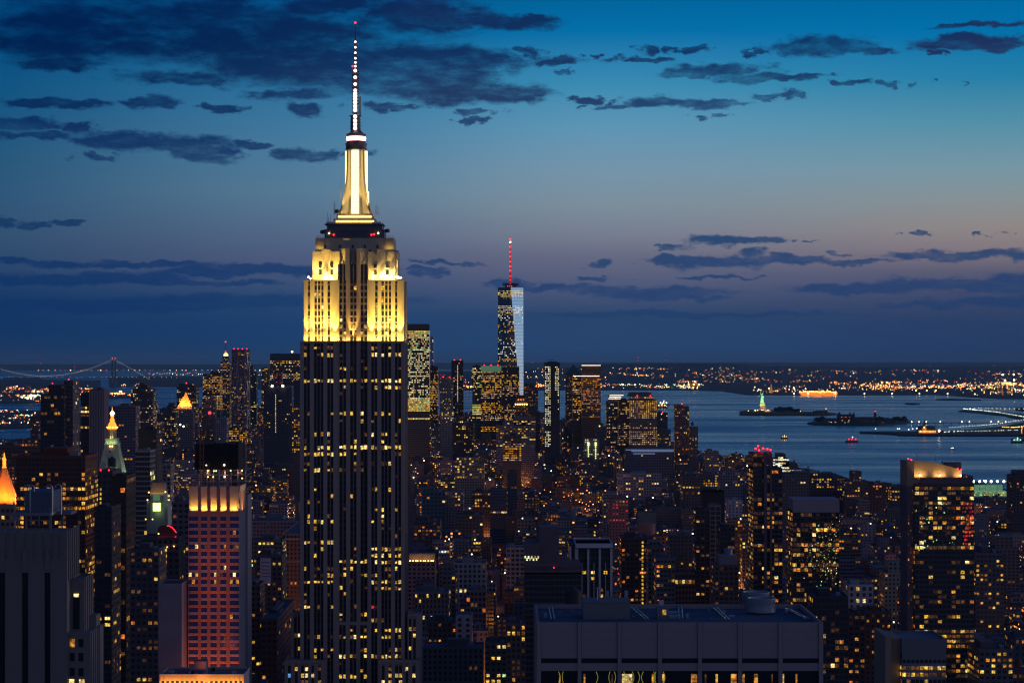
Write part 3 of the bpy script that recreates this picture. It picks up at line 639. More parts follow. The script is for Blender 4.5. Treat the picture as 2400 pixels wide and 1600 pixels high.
        y = yt + rows[0]; k = 0
        while y < 1605:
            p_ = rows[1 + k % (len(rows) - 1)]
            for a, c in cols:
                if R.random() < p_: cells.append((X((a + c) / 2), yf + .5, Z(y), X(c) - X(a), 2.1, 0, pick('esb' if R.random() < .8 else 'mix')))
            y += 15.3; k += 1
    wing(680, 705, 1442, D + 6, 20, [(687, 693), (696, 702.5)], [34 - 0, 0.1, .9, .1, .1, .1])
    wing(955, 986, 1444, D + 2, 24, [(958, 964), (968, 974)], [30, .9, .5, .1, .9, .3])
    wing(673, 767, 1545, D - 14, 20, [(680.5, 687), (696.5, 703), (711, 717.5), (720, 727), (735, 741), (750, 757)], [14, .5, .8, .6, .5])
    wing(890, 986, 1545, D - 14, 20, [(898, 904.5), (914, 920.5), (929, 936), (938, 945), (953, 959), (969, 976)], [14, .5, .3, .6, .5])
    # windows: rows read off the photograph; probability for left, centre, right groups
    rows = [(815, .35, .1, .4), (831, .75, .45, .85), (846, .3, .6, .15), (863, .15, .3, .3), (878, 0, 0, 0), (892, 1, .9, 1), (907, .05, .6, .8), (922, .1, .3, .1), (938, .05, 0, .05), (952, .1, .3, .1), (969, .6, .8, .6), (986, .05, .6, .5),
            (1002, 0, .05, 0), (1017, .6, .5, .5), (1033.5, .25, .4, .6), (1048, .8, 1, .75), (1063.5, 1, .8, .5), (1086, .1, .1, .35), (1101, .75, .6, .3), (1116, .05, .05, .1), (1131, .1, .05, .1), (1146, .05, .2, .4), (1162, .05, .1, .2), (1176, .2, .4, .1),
            (1193, .05, .2, .5), (1208, .2, .05, .2), (1222, .8, .05, .3), (1238, .05, 0, .4), (1255, .1, .05, .1), (1270.5, .8, .05, .05), (1286, .4, .15, .8), (1301.5, .3, .2, .9), (1316.5, .4, .7, .8), (1332, .5, .6, .5), (1347.5, .6, .5, .7),
            (1363, 1, .2, 1), (1378, .05, .3, .8), (1392, .1, .2, .3), (1409.6, .35, .2, .05), (1422, .7, .7, .5), (1441, .2, .3, .1), (1453, .05, .1, .5), (1476.6, .2, .3, .7), (1492, .6, .8, .7), (1507, .2, .1, .05), (1522, .5, .6, .4), (1537, .4, .9, 1), (1554.7, 0, .6, .1), (1570, 0, .7, .1), (1585, 0, .8, .2)]
    un = MB()
    for (py, a, c, e) in rows:
        for key, pr in (('L', a), ('C', c), ('R', e)):
            for (x0, x1) in G[key]:
                if py > 1550 and not (767 < x0 < 890): continue
                yf = D + .72 if key != 'C' else (D + 3.95 if py < 1457 else D + 1.05)
                w = X(x1) - X(x0); z = Z(py)
                if R.random() < (pr if pr > .7 else pr * .8): cells.append((X((x0 + x1) / 2), yf, z - R.choice([0, 0, .3]), w * R.choice([1, 1, .8]), R.choice([2.15, 2.15, 1.7, 1.2]), 0, pick('esb') if pr > .65 or R.random() < .25 else pick('esb2')))
                else: un.box(X(x0), X(x1), yf + .05, yf + .12, z - 1.0, z + 1.0)
    un2 = [(674, .1), (689, .1), (704, .05), (719, .1), (734, .1), (750, .4), (765, .75), (781, .6), (794, .1)]
    for py, pr in un2:
        for cols, yf in ((UL, D + 3.7), (UR, D + 3.7), (G['C'], D + 3.95)):
            for (x0, x1) in cols:
                w = X(x1) - X(x0)
                if R.random() < pr: cells.append((X((x0 + x1) / 2), yf, Z(py), w, 2.1, 0, pick('esb')))
                else: un.box(X(x0), X(x1), yf + .05, yf + .12, Z(py) - 1.0, Z(py) + 1.0)
    for py in (627, 639, 651):
        for (x0, x1) in G['C']: un.box(X(x0), X(x1), D + 3.95, D + 4.05, Z(py) - 1.2, Z(py) + 1.2)
    tag(un.build('window', 'dark_glass', root, ), kind='stuff')
    place_windows(root, cells, 98)
    # floodlights on the ledges
    gold = (1.0, .60, .10)
    for a, c in ((713, 792), (862, 945)):
        W = X(c) - X(a)
        light('AREA', root, ((X(a) + X(c)) / 2, D + 1.2, Z(800) + .4), ((X(a) + X(c)) / 2, D + 2.6, Z(800) + 9), 6500, gold, W, .5)
        for k in range(5):
            x = X(a + (c - a) * (k + .5) / 5)
            light('SPOT', root, (x, D + .6, Z(800) + .5), (x, D + 3.3, Z(690)), 135000, gold, .3, angle=36)
    light('AREA', root, (X(826), D + 2.2, Z(800) + .4), (X(826), D + 4, Z(740)), 1500, gold, 16, .5); light('SPOT', root, (X(826), D + 2.2, Z(800) + .4), (X(826), D + 3.4, Z(640)), 110000, gold, .3, angle=40)
    light('AREA', root, (X(948) - .5 + 1.2, D + 20, Z(800) + .4), (X(946), D + 20, Z(740)), 4500, gold, .6, 30)
    for a, c in ((731, 793), (861, 930)):
        W = X(c) - X(a)
        light('AREA', root, ((X(a) + X(c)) / 2, D + 4.4, Z(656) + .5), ((X(a) + X(c)) / 2, D + 6.6, Z(656) + 9), 3600, gold, W, .5)
        for k in range(3):
            x = X(a + (c - a) * (k + .5) / 3)
            light('SPOT', root, (x, D + 4.2, Z(656) + .5), (x, D + 7, Z(600)), 46000, gold, .3, angle=60)
    for a, c, y in ((736, 757, 584), (900, 921, 584)): light('AREA', root, (X((a + c) / 2), D + 7.5, Z(y) + .3), (X((a + c) / 2), D + 8.8, Z(560)), 110, gold, 4, .4)
    for px, r in ((765, .95), (771, .6), (760, .5), (722, .5), (726, .4), (776, .5), (874, .6), (894, .85), (903, 1.0), (910, .8), (903, .5), (918, .7), (928, .6), (933, .7), (938, .5), (872, .45)):
        sm_obj('floodlight', ballmesh(r, 'lamp_flood'), root, (X(px), D + 4.4 - (.8 if px in (722, 726) else 0), Z(655) + r * 1.6 + R.uniform(0, 1.2)))
    for sx in (-1, 1): light('SPOT', root, (cx + sx * 9.5, cy - 11.6, Z(498) + .4), (cx + sx * 5.2, cy - 5.0, Z(425)), 34000, gold, .4, angle=44)
    light('AREA', root, (cx, cy - 9.8, Z(498) + .3), (cx, cy - 7, Z(480)), 380, gold, 18, .4)
    for sx in (-1, 1): light('SPOT', root, (cx + sx * 7.5, cy - 11.5, Z(498) + .4), (cx + sx * 4, cy - 5.0, Z(350)), 20000, gold, .4, angle=30)
    light('AREA', root, (cx + 12, cy, Z(498) + .3), (cx + 8, cy, Z(470)), 500, gold, .4, 8)
mat('esb_recess', (.034, .026, .028), .6, var=.25, scale=.3); mat('esb_mullion', (.20, .17, .17), .5, .3); mat('crown_spandrel', (.20, .17, .13), .7, var=.4, scale=.6); mat('crown_limestone_lit', (.46, .41, .30), .85, var=.12, scale=.3, streak=True); mat('slate_metal', (.11, .12, .15), .55, .3); mat('mast_metal', (.42, .38, .33), .55, .2)  # crown stone: paler, warmer copy of the limestone, floodlit tone put into colour
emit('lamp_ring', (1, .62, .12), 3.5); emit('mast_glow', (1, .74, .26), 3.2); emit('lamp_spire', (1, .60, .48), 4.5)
great_tower()
# ------------------------------------------------------------------ foreground buildings
def white_slab():
    D = 540.0; X = lambda px: wx(px, D); Z = lambda py: wz(py, D); dep = 41.0
    x0, x1, z1 = X(1258), X(1929), Z(1458)
    root = thing('office_block', 'broad pale stone office block in the bottom foreground with cooling towers on its flat roof', 'office block', ((x0 + x1) / 2, D + dep / 2, 0))
    FOOT.append((x0 - 4, x1 + 4, D - 3, D + dep + 3)); VIS.append((1250, 1930, 1395, 1600, D)); ANCH.append((1590, 1500, 'broad pale foreground block'))
    w = MB(); w.box(x0 + .6, x1 - .6, D + .6, D + dep - .6, 0, z1 - 1.2)
    w.box(x0, x1, D, D + .6, Z(1541.5), z1)
    pil = [1258, 1268, 1354, 1362.5, 1447.5, 1456.5, 1542, 1551, 1636, 1645, 1730, 1739, 1824.5, 1834, 1919, 1929]
    for i in range(0, 16, 2): w.box(X(pil[i]), X(pil[i + 1]), D - .35, D, 0, z1 + .02)
    w.box(x0, x1, D + .0, D + .6, Z(1571), Z(1553)); 
    for k in range(3):
        w.box(x0, x0 + .6, D + .6, D + dep - .6, Z(1571) if k == 0 else 0, (Z(1553) if k == 0 else 0) + .01) if k == 0 else None
    w.box(x0, x0 + .6, D + .6, D + dep, Z(1541.5), z1); w.box(x1 - .6, x1, D + .6, D + dep, Z(1541.5), z1); w.box(x0 + .6, x1 - .6, D + dep - .6, D + dep, z1 - 4, z1)
    for k in range(6):
        y = D + k * (dep - 1) / 5; w.box(x0 - .35, x0, y, y + 1, 0, z1)
    w.build('wall', 'panel_stone', root)
    g_ = MB(); g_.box(x0 + .3, x1 - .3, D + .35, D + .62, 0, Z(1571)); g_.box(x0 + .3, x1 - .3, D + .35, D + .62, Z(1553), Z(1541.5)); g_.build('recessed_glazing', 'dark_glass', root)
    jm = MB()
    for i in range(0, 16, 2):
        for e in (pil[i] - .7, pil[i + 1] + .4): jm.box(X(e), X(e + .5), D - .03, D, Z(1541.5), z1 - .2)
    for py in (1478, 1499, 1520): jm.box(x0 + .3, x1 - .3, D - .015, D, Z(py), Z(py - .35))
    jm.build('panel_joints', 'joint', root)
    rf = MB(); rf.box(x0 + .6, x1 - .6, D + .6, D + dep - .6, z1 - 1.2, z1 - 1.1); rf.build('roof', 'roofing', root)
    def YD(py): return F * (H - (z1 - 1.1)) / (py - YH)     # depth of a roof point seen at row py
    # penthouse, hut, platform
    mb = MB(); a, c = YD(1450), YD(1432); mb.box(wx(1367, a), wx(1476, a), a, a + 9, z1 - 1.1, z1 + 3.0); mb.box(wx(1366, a), wx(1477, a), a - .2, a + 9.2, z1 + 3.0, z1 + 3.3); mb.build('penthouse', 'panel_stone_dark', root)
    mb = MB(); a = YD(1450); mb.box(wx(1540, a), wx(1565, a), a, a + 4, z1 - 1.1, z1 + 1.8); mb.build('roof_hut', 'panel_stone_dark', root)
    sm_obj('window', quad('window_yellow'), root, (wx(1557, a), a - .06, z1 + .6), (.9, 1, 1.3))
    mb = MB(); a = YD(1446); mb.box(wx(1545, a), wx(1556, a), a + 1, a + 2, z1 + 1.8, z1 + 3.0); mb.build('roof_cabinet', 'bright_metal', root)
    sm_obj('warning_lamp', ballmesh(.12, 'lamp_red'), root, (wx(1543, a), a + .8, z1 + 3.1))
    for px, pw, py, h in ((1788, 33, 1440, 3.4), (1775, 32, 1427, 3.7)):
        a = YD(py); mb = MB(); r = pw / F * a; cx, cy = wx(px, a), a + r
        mb.lathe((cx, cy), [(r, z1 - .7), (r * .97, z1 + 1.2), (r, z1 + h * .78), (r * 1.03, z1 + h * .78), (r * 1.03, z1 + h * .82), (r * .94, z1 + h * .82), (r * .9, z1 + h * .4)], 40)
        for i in range(40):
            t = i * math.tau / 40; mb.box(cx + math.cos(t) * r - .05, cx + math.cos(t) * r + .05, cy + math.sin(t) * r - .05, cy + math.sin(t) * r + .05, z1 - .6, z1 + h * .78)
        mb.box(cx - r * .15, cx + r * .15, cy - r * .9, cy + r * .9, z1 + h * .55, z1 + h * .6); mb.build('cooling_tower', 'cool_steel', root)
    mb = MB(); a = YD(1424)
    mb.lathe((wx(1344, a), a + 2), [(2.0, z1 - .8), (2.0, z1 + 3.0), (2.1, z1 + 3.0), (.05, z1 + 4.4)], 20); mb.build('water_tank', 'dark_wood', root)
    for i in range(34):
        px = R.uniform(1275, 1890); py = R.uniform(1422, 1452); a = YD(py)
        if 1360 < px < 1480 or 1740 < px < 1830: continue
        mb = MB(); s = R.uniform(.3, 1.3); mb.box(wx(px, a), wx(px, a) + s * R.choice([.7, 1.6, 3]), a, a + s, z1 - 1.1, z1 - 1.1 + s * R.uniform(.3, 1.1)); mb.build('roof_cabinet', 'cool_steel', root)
    mb = MB()
    for (pa, ya, pb, yb) in ((1670, 1426, 1702, 1456), (1286, 1428, 1292, 1455), (1590, 1425, 1592, 1454), (1840, 1430, 1890, 1455), (1480, 1428, 1512, 1455)):
        mb.tube((wx(pa, YD(ya)), YD(ya), z1 - .5), (wx(pb, YD(yb)), YD(yb), z1 - .5), .16, n=6)
        mb.tube((wx(pa + 8, YD(ya)), YD(ya), z1 - .5), (wx(pb + 8, YD(yb)), YD(yb), z1 - .5), .16, n=6)
    mb.build('roof_pipes', 'bright_metal', root)
    mb = MB(); mb.tube((wx(1400, 560), 560, z1 + 3), (wx(1400, 560), 560, z1 + 6), .12, n=6); mb.ball((wx(1400, 560), 560, z1 + 6.2), .3); mb.build('vent_pipe', 'bright_metal', root)
    for px in (1422, 1427, 1464): mb = MB(); a = 566; mb.box(wx(px, a), wx(px + 8, a), a, a + 2, z1 + 3.3, z1 + 4.8); mb.build('roof_cabinet', 'cool_steel', root)
    # lit rooms behind the glazing and curved neon lines
    for px, w_, col in ((1312, 3, 'amber'), (1370, 4, 'amber'), (1435, 4, 'dim'), (1470, 24, 'cream'), (1530, 4, 'amber'), (1555, 5, 'yellow'), (1627, 14, 'amber'), (1654, 4, 'dim'), (1680, 5, 'yellow'), (1720, 13, 'amber'), (1743, 5, 'amber'), (1772, 9, 'amber'), (1810, 2, 'dim'), (1836, 4, 'yellow'), (1867, 4, 'amber')):
        sm_obj('window', quad('window_' + col), root, (X(px), D + .3, Z(1589)), (w_ / F * D, 1, 2.1))
    for px, c in ((1309, 8), (1320, -4), (1397, 9), (1430, -6), (1462, 7), (1440, 6), (1482, 8), (1495, 9), (1508, -9), (1538, -8), (1532, 8), (1554, 10)):
        mb = MB(); prev = None
        for k in range(7):
            t = k / 6; pt = (X(px + c * .5 * math.sin(t * 3.1)), D + .27, Z(1573 + 27 * t))
            if prev: mb.tube(prev, pt, .045, n=4)
            prev = pt
        mb.build('neon_line', 'lamp_neon', root)
mat('panel_stone', (.33, .29, .30), .85, var=.10, scale=.9); mat('panel_stone_dark', (.17, .19, .2), .85, var=.2, scale=.5); mat('joint', (.10, .09, .12), .9)
mat('cool_steel', (.26, .33, .40), .45, .35); mat('dark_wood', (.05, .045, .045), .8, streak=True, scale=1.5); emit('lamp_neon', (.85, .8, .06), .5)
white_slab()

def stone_tower():
    D = 520.0; X = lambda px: wx(px, D); Z = lambda py: wz(py, D)
    root = thing('stone_tower', 'dark art deco stone tower with stepped flank filling the bottom left corner', 'office tower', (X(80), D + 20, 0))
    FOOT.append((X(-80), X(245), D - 3, D + 70)); VIS.append((0, 242, 1150, 1600, D)); ANCH.append((110, 1400, 'bottom left stone tower'))
    w = MB(); xr = X(157); z1 = Z(1247); dk = MB()
    xs = [-60, 0, 12, 51, 66, 104, 118, 157]
    w.box(X(-60), xr, D + .9, D + 14.2, 0, z1)
    for a, c in ((-60, -2), (12, 51), (66, 104), (118, 157)): w.box(X(a), X(c), D, D + .9, 0, Z(1314))
    for a, c in ((-2, 12), (51, 66), (104, 118)):
        w.box(X(a), X(c), D - .05, D + .9, Z(1341), Z(1309)); w.box(X(a + 2), X(c - 2), D - .25, D - .05, Z(1335), Z(1290)); w.box(X(a + 5), X(c - 5), D - .3, D - .05, Z(1300), Z(1284))
        dk.box(X(a), X(c), D + .7, D + .88, 0, Z(1341))
    w.box(X(-60), xr, D + .25, D + .9, Z(1314), z1); w.box(X(-60), xr, D - .1, D + .3, Z(1314), Z(1310))
    for px in (16, 37, 59, 80, 101, 122, 140): w.box(X(px), X(px + 2.6), D, D + .25, Z(1308), Z(1249))
    for px in (0, 22, 43, 65, 86, 107, 127, 145): w.box(X(px), X(px + 12), D + .3, D + .9, z1, z1 + .5)
    # west flank: pilasters climbing back, stepped blocks
    for k in range(6):
        y = D + 1.2 + k * 2.2; w.box(xr, xr + .35, y, y + .8, Z(1360), z1 + .5 + k * .08)
        dk.box(xr, xr + .06, y + .95, y + 2.0, Z(1365), Z(1300))
    x2 = wx(198, D + 4); x3 = wx(212, D + 1); w.box(X(156), x2, D + 4, D + 15, 0, Z(1362)); parapet(w, X(158), x2, D + 4.5, D + 14.8, Z(1362), .5, .3)
    w.box(X(157), x3, D + 1, D + 12, 0, Z(1482)); w.box(X(157), x3 + .05, D + .8, D + 1, Z(1488), Z(1481))
    for k in range(4):
        y0 = D + 4.6 + k * 2.6; w.box(x2, x2 + .25, y0, y0 + 1.2, 0, Z(1358)); dk.box(x2, x2 + .06, y0 + 1.4, y0 + 2.4, Z(1470), Z(1372))
        y0 = D + 1.6 + k * 2.6; w.box(x3, x3 + .25, y0, y0 + 1.3, 0, Z(1484)); dk.box(x3, x3 + .06, y0 + 1.5, y0 + 2.4, 0, Z(1495))
    w.box(x2, wx(231, D + 12), D + 9, D + 14, 0, wz(1440, D + 10)); w.box(x3, wx(238, D + 12), D + 10, D + 14.5, 0, wz(1466, D + 10))
    dk.box(X(164), X(179), D + 3.8, D + 4.0, Z(1478), Z(1394)); w.build('wall', 'dark_limestone', root); dk.build('dark_panes', 'dark_glass', root)
    sm_obj('window', quad('window_cream'), root, (X(171.5), D + 3.7, Z(1398)), (1.2, 1, .8))
    for i, py in enumerate((1507, 1540, 1575)):
        for j, px in enumerate((167.5, 188)):
            sm_obj('window', quad('window_amber' if (i, j) == (0, 0) else 'dark_glass'), root, (X(px), D + .93, Z(py)), (1.15, 1, 1.9))
    for px in (166, 190): sm_obj('window', quad('window_cream'), root, (X(px), D + .93, Z(1600)), (1.2, 1, 1.6))
    # roof steelwork and mechanical cabin
    mb = MB(); za, zb = Z(1247), Z(1213)
    for px in (22, 42, 98, 101): mb.box(X(px), X(px) + .3, D + 8, D + 8.3, za, zb); mb.box(X(px), X(px) + .3, D + 22, D + 22.3, za, zb)
    mb.box(X(15), X(104), D + 7, D + 23, zb, zb + .7, bottom=True); mb.box(X(22), X(100), D + 8, D + 8.3, Z(1226), Z(1223)); mb.build('steel_frame', 'frame_steel', root)
    mb = MB(); mb.box(X(38), X(101), D + 9, D + 21, zb + .7, zb + 5.6); mb.box(X(101), X(101) + .1, D + 9.3, D + 20, zb + 1, zb + 5.2); mb.build('mechanical_cabin', 'blue_steel', root)
    mb = MB()
    for z in (.6, 1.1): mb.tube((X(15), D + 7, zb + .7 + z), (X(104), D + 7, zb + .7 + z), .05, n=4); mb.tube((X(104), D + 7, zb + .7 + z), (X(104) + 2, D + 23, zb + .7 + z), .05, n=4)
    for k in range(9): mb.tube((X(15 + k * 11), D + 7, zb + .7), (X(15 + k * 11), D + 7, zb + 1.9), .05, n=4)
    mb.build('railing', 'frame_steel', root)
    for px, yy in ((51, 9), (60, 9.3), (104, 9), (119, 12)):
        mb = MB(); x = X(px); mb.tube((x, D + yy, zb), (x, D + yy, zb + 6.4), .16, n=8)
        prev = None
        for k in range(7):
            t = math.pi * k / 6; pt = (x - .7 + .7 * math.cos(t), D + yy, zb + 6.4 + .7 * math.sin(t))
            if prev: mb.tube(prev, pt, .16, n=8, cap=False)
            prev = pt
        mb.build('curved_pipe', 'bright_metal', root)
    mb = MB(); mb.box(X(15), X(30), D + 6, D + 8, zb - 1.2, zb - .1); mb.box(X(104), X(139), D + 14, D + 21, zb - .2, zb + .5, bottom=True)
    for k in range(5): mb.box(X(104 + k * 8), X(104 + k * 8) + .12, D + 14, D + 14.12, zb + .5, zb + 1.6)
    mb.tube((X(104), D + 14, zb + 1.6), (X(138), D + 14, zb + 1.6), .06, n=4); mb.tube((X(146), D + 20, za), (X(146), D + 20, Z(1192)), .06, n=4); mb.build('catwalk', 'frame_steel', root)
mat('dark_limestone', (.20, .185, .18), .9, var=.14, scale=1.2); mat('frame_steel', (.22, .22, .25), .6, .3); mat('blue_steel', (.09, .12, .19), .6, .2)
stone_tower()

def salmon_tower():
    D = 1000.0; X = lambda px: wx(px, D); Z = lambda py: wz(py, D); dep = 24
    x0, x1 = X(442), X(560)
    root = thing('office_tower', 'slender salmon red office tower with uplit flared cream crown panels', 'office tower', ((x0 + x1) / 2, D + dep / 2, 0))
    FOOT.append((x0 - 2, x1 + 2, D - 2, D + dep + 2)); VIS.append((440, 580, 1130, 1566, D)); ANCH.append((510, 1300, 'salmon red tower'))
    w = MB(); w.box(x0 + .3, x1 - .3, D + .5, D + dep, 0, Z(1200)); bays = [(442, 464), (471, 485.5), (493, 508), (516, 530.5), (538.5, 559.5)]
    xs = [v for b_ in bays for v in b_]
    for i in range(1, 9, 2): w.box(X(xs[i]), X(xs[i + 1]), D, D + .5, 0, Z(1142))
    w.box(x0 - .2, X(442), D, D + .5, 0, Z(1200)); w.box(x0, x1, D + .1, D + .5, Z(1210), Z(1199)); w.box(x0, x1, D + 3.5, D + dep, Z(1200), Z(1150)); w.build('wall', 'salmon_stone', root)
    sp = MB(); gl = MB(); cells = []; y = 1221.5 - 4; k = 0
    fr = MB()
    while y < 1575:
        for bi, (a, c) in enumerate(bays):
            sp.box(X(a), X(c), D + .15, D + .5, Z(y + 8.2), Z(y + 2.4)); n = 3 if c - a > 18 else 2
            for j in range(n):
                u0 = a + (c - a) * j / n + .8; u1 = a + (c - a) * (j + 1) / n - .8
                fr.box(X(u0), X(u1), D + .1, D + .15, Z(y + 7.2), Z(y + 3.6)); gl.box(X(u0 + 1), X(u1 - 1), D + .06, D + .1, Z(y + 6.2), Z(y + 4.7))
            gl.box(X(a), X(c), D + .42, D + .49, Z(y + 2.4), Z(y - 8.2))
            for j in range(n):
                if R.random() < (.30 if k in (4, 7, 8, 9, 14) else .02): cells.append((X(a + (c - a) * (j + .5) / n), D + .38, Z(y - 3), X(c) - X(a), 1.7, 0, R.choice(['cream', 'dim', 'amber'])))
        y += 16.45; k += 1
    for i, c in enumerate(cells): cells[i] = (c[0], c[1], c[2], c[3] / 3.2, c[4], 0, c[6])
    sp.build('spandrels', 'salmon_band', root); fr.build('spandrel_frames', 'salmon_trim', root); gl.build('dark_panes', 'sky_tinted_glass', root)
    for i in range(9):
        yy = D + 1 + i * 2.6; mb = MB(); mb.box(x1 - .3, x1 + .05, yy, yy + .7, 0, Z(1200)); mb.build('side_fin', 'bright_metal', root)
    mb = MB(); mb.box(x1 - .3, x1 - .1, D + .5, D + dep, 0, Z(1200)); mb.build('side_glazing', 'sky_tinted_glass', root)
    place_windows(root, cells)
    # crown: five panels leaning outwards, flank panel, lamps at their feet
    zt, zb_ = Z(1139), Z(1199)
    for i, (a, c) in enumerate(bays):
        mb = MB(); o = 1.9
        mb.face([(X(a) + (.8 if i == 0 else 0), D + 1.9, zb_), (X(c) - (.8 if i == 4 else 0), D + 1.9, zb_), (X(c), D - o + 1, zt), (X(a), D - o + 1, zt)])
        mb.face([(X(a), D - o + 1, zt), (X(c), D - o + 1, zt), (X(c), D - o + 1.5, zt), (X(a), D - o + 1.5, zt)]); mb.face([(X(a), D - o + 1.5, zt), (X(c), D - o + 1.5, zt), (X(c), D + 2.4, zb_), (X(a), D + 2.4, zb_)])
        mb.build('crown_panel', 'crown_cream', root)
        light('AREA', root, ((X(a) + X(c)) / 2, D + .5, zb_ + .3), ((X(a) + X(c)) / 2, D + 1.0, zt), 330, (1, .52, .08), (X(c) - X(a)) * .95, .3)
    for i in range(6):
        yy = D + 1.6 + i * 3.8; mb = MB(); mb.face([(x1 - .9, yy, zb_), (x1 - .9, yy + 3, zb_), (x1 + .3, yy + 3, zt), (x1 + .3, yy, zt)]); mb.face([(x1 - 1.4, yy, zb_), (x1 - 1.4, yy + 3, zb_), (x1, yy + 3, zt), (x1, yy, zt)][::-1])
        mb.box(x1 - .6, x1 - .1, yy + 3.05, yy + 3.6, zb_, zt); mb.build('crown_panel', 'crown_cream', root)
    light('AREA', root, (x1 + .9, D + dep / 2, zb_ + .2), (x1 - .3, D + dep / 2, zt), 2200, (1, .60, .16), .4, dep)
    mb = MB(); mb.box(x0 + 1, x1 - 1, D + 4, D + dep - 1, Z(1150), Z(1147)); mb.box(X(463), X(478), D + 6, D + 12, Z(1147), Z(1140)); mb.build('roof', 'roofing', root)
    # red floodlights washing the front from below
    light('AREA', root, (X(500), D - 16, Z(1640)), (X(500), D, Z(1330)), 7000, (1, .20, .05), 22, 6)
    for py_, e_ in ((1520, 20000), (1430, 26000), (1340, 38000), (1260, 46000)): light('SPOT', root, (X(503), D - 58, Z(1570)), (X(503), D, Z(py_)), e_, (1, .19, .06), 2, angle=23, blend=.9)
mat('salmon_stone', (.36, .19, .16), .85, var=.1, scale=.5); mat('salmon_band', (.55, .30, .2), .8, var=.15, scale=.8); mat('salmon_trim', (.7, .45, .3), .7); mat('sky_tinted_glass', (.03, .07, .26), .15, var=.3, scale=.2); mat('crown_cream', (.62, .5, .38), .7, var=.1, scale=.6)  # window glass: reflected sky is put into its blue base colour
salmon_tower()

def orange_block():
    D = 960.0; X = lambda px: wx(px, D); Z = lambda py: wz(py, D); x0, x1 = X(376), X(570)
    root = thing('low_office_block', 'flat roofed block lit orange along its top floor, at the foot of the salmon tower', 'office block', ((x0 + x1) / 2, D + 12, 0))
    FOOT.append((x0 - 2, x1 + 2, D - 2, D + 24)); VIS.append((370, 582, 1566, 1600, D)); ANCH.append((470, 1580, 'orange lit low block'))
    z1 = Z(1583); w = MB(); w.box(x0, x1, D, D + 22, 0, z1); parapet(w, x0 - .4, x1 + .4, D - .4, D + 22, z1, .8)
    for k in range(18): w.box(x0 + k * (x1 - x0) / 17 - .3, x0 + k * (x1 - x0) / 17 + .3, D - .4, D, 0, z1)
    w.build('wall', 'concrete', root); mb = MB(); mb.box(x0 + .6, x1 - .6, D + .6, D + 21, z1 - .2, z1 + .1); mb.build('roof', 'roofing', root)
    mb = MB(); mb.box(X(450), X(479), D + 6, D + 12, z1, z1 + 5.4); mb.build('bulkhead', 'blue_steel', root)
    for k in range(12): mb = MB(); xx = R.uniform(x0 + 2, x1 - 4); mb.box(xx, xx + R.uniform(.8, 2), D + 3 + (k % 4) * 4, D + 5 + (k % 4) * 4, z1, z1 + R.uniform(.5, 1.6)); mb.build('roof_cabinet', 'cool_steel', root)
    for k in range(17):
        xx = x0 + (k + .5) * (x1 - x0) / 17; sm_obj('window', quad('dark_glass'), root, (xx, D - .05, Z(1599)), (1.1, 1, 1.6))
    light('AREA', root, ((x0 + x1) / 2, D - 2.2, z1 - 4), ((x0 + x1) / 2, D, z1 - 2), 4200, (1, .30, .02), x1 - x0, .5)
orange_block()

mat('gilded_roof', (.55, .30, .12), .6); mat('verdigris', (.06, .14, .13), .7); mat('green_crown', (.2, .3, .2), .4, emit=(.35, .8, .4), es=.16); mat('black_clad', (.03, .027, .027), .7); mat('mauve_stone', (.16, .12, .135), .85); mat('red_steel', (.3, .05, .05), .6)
mat('pinkish_panel', (.36, .29, .32), .8, var=.08, scale=.5); mat('tan_wall', (.34, .26, .18), .8, var=.15, scale=.3); mat('pale_stone', (.72, .68, .70), .8, var=.08, scale=.4)
mat('banner_white', (.55, .53, .6), .7); mat('ban_red', (.4, .06, .06), .7); mat('ban_green', (.08, .25, .08), .7); mat('ban_orange', (.45, .2, .05), .7)
emit('lamp_strip', (1, .85, .75), 2.2); emit('lamp_stair', (.85, 1, .40), 1.8); emit('lamp_blueline', (.35, .5, .9), .55)
# ------------------------------------------------------------------ towers measured on the photograph
dkb, dk, brn, gry, blu, nav = (.10, .09, .10), (.06, .06, .07), (.15, .09, .08), (.22, .21, .23), (.12, .16, .22), (.08, .09, .13)
red_ = (.20, .09, .07); tan = (.26, .21, .17); pale = (.38, .36, .38); mauve = (.20, .15, .17)
T = tower
# left side, near
rows_br = [.0, .0, .0, .25, .35, .35, .5, .45, 1.6, .2, 1.5, .05, .3, .4, .5, .3]
T('wide dark brown slab with rows of yellow office windows, left of the clock tower', 38, 200, 1072, 1420, 1150, 34, (.17, .05, .03), .8, 'gold', 2.0, 2.45, .8, .62, rows=rows_br, short='wide brown slab', gl=True)
T('beige concrete block with one column of small dark windows beside the salmon tower', 371, 426, 1372, 1600, 985, 22, (.27, .22, .24), 0, 'mix', 40, 2.5, 0, 0, gl=False, short='beige block', roof='flat')
T('narrow dark glass tower edge behind the beige block', 424, 442, 1366, 1600, 1010, 20, (.07, .09, .10), .12, 'off', 2, 3, .8, .6)
T('dark residential block with scattered amber windows below the red lit arch', 305, 372, 1290, 1600, 1080, 25, dkb, .28, 'res', 3, 3)
T('shadowy slim tower with amber windows between the stone tower and the bright strip', 222, 262, 1192, 1600, 1120, 26, (.05, .05, .06), .22, 'res', 4, 3.1, short='shadowy slim tower')
T('dark slab tower with lamp dots down the front and a pale lit right edge', 262, 296, 1118, 1600, 1180, 30, (.05, .035, .03), .06, 'warm', 5, 4.5, short='dark slab with pale edge')
t_, X0, X1, Z = T('dark tower topped by a round tank and red lamps, in front of the clock tower', 226, 264, 1107, 1500, 1400, 30, (.10, .08, .09), .02, 'gold', 4, 4, short='tank topped dark tower', reds=2)
water_tank(t_, (X0 + X1) / 2 + 2.5, 1412, Z, 1.3, (.05, .05, .06))
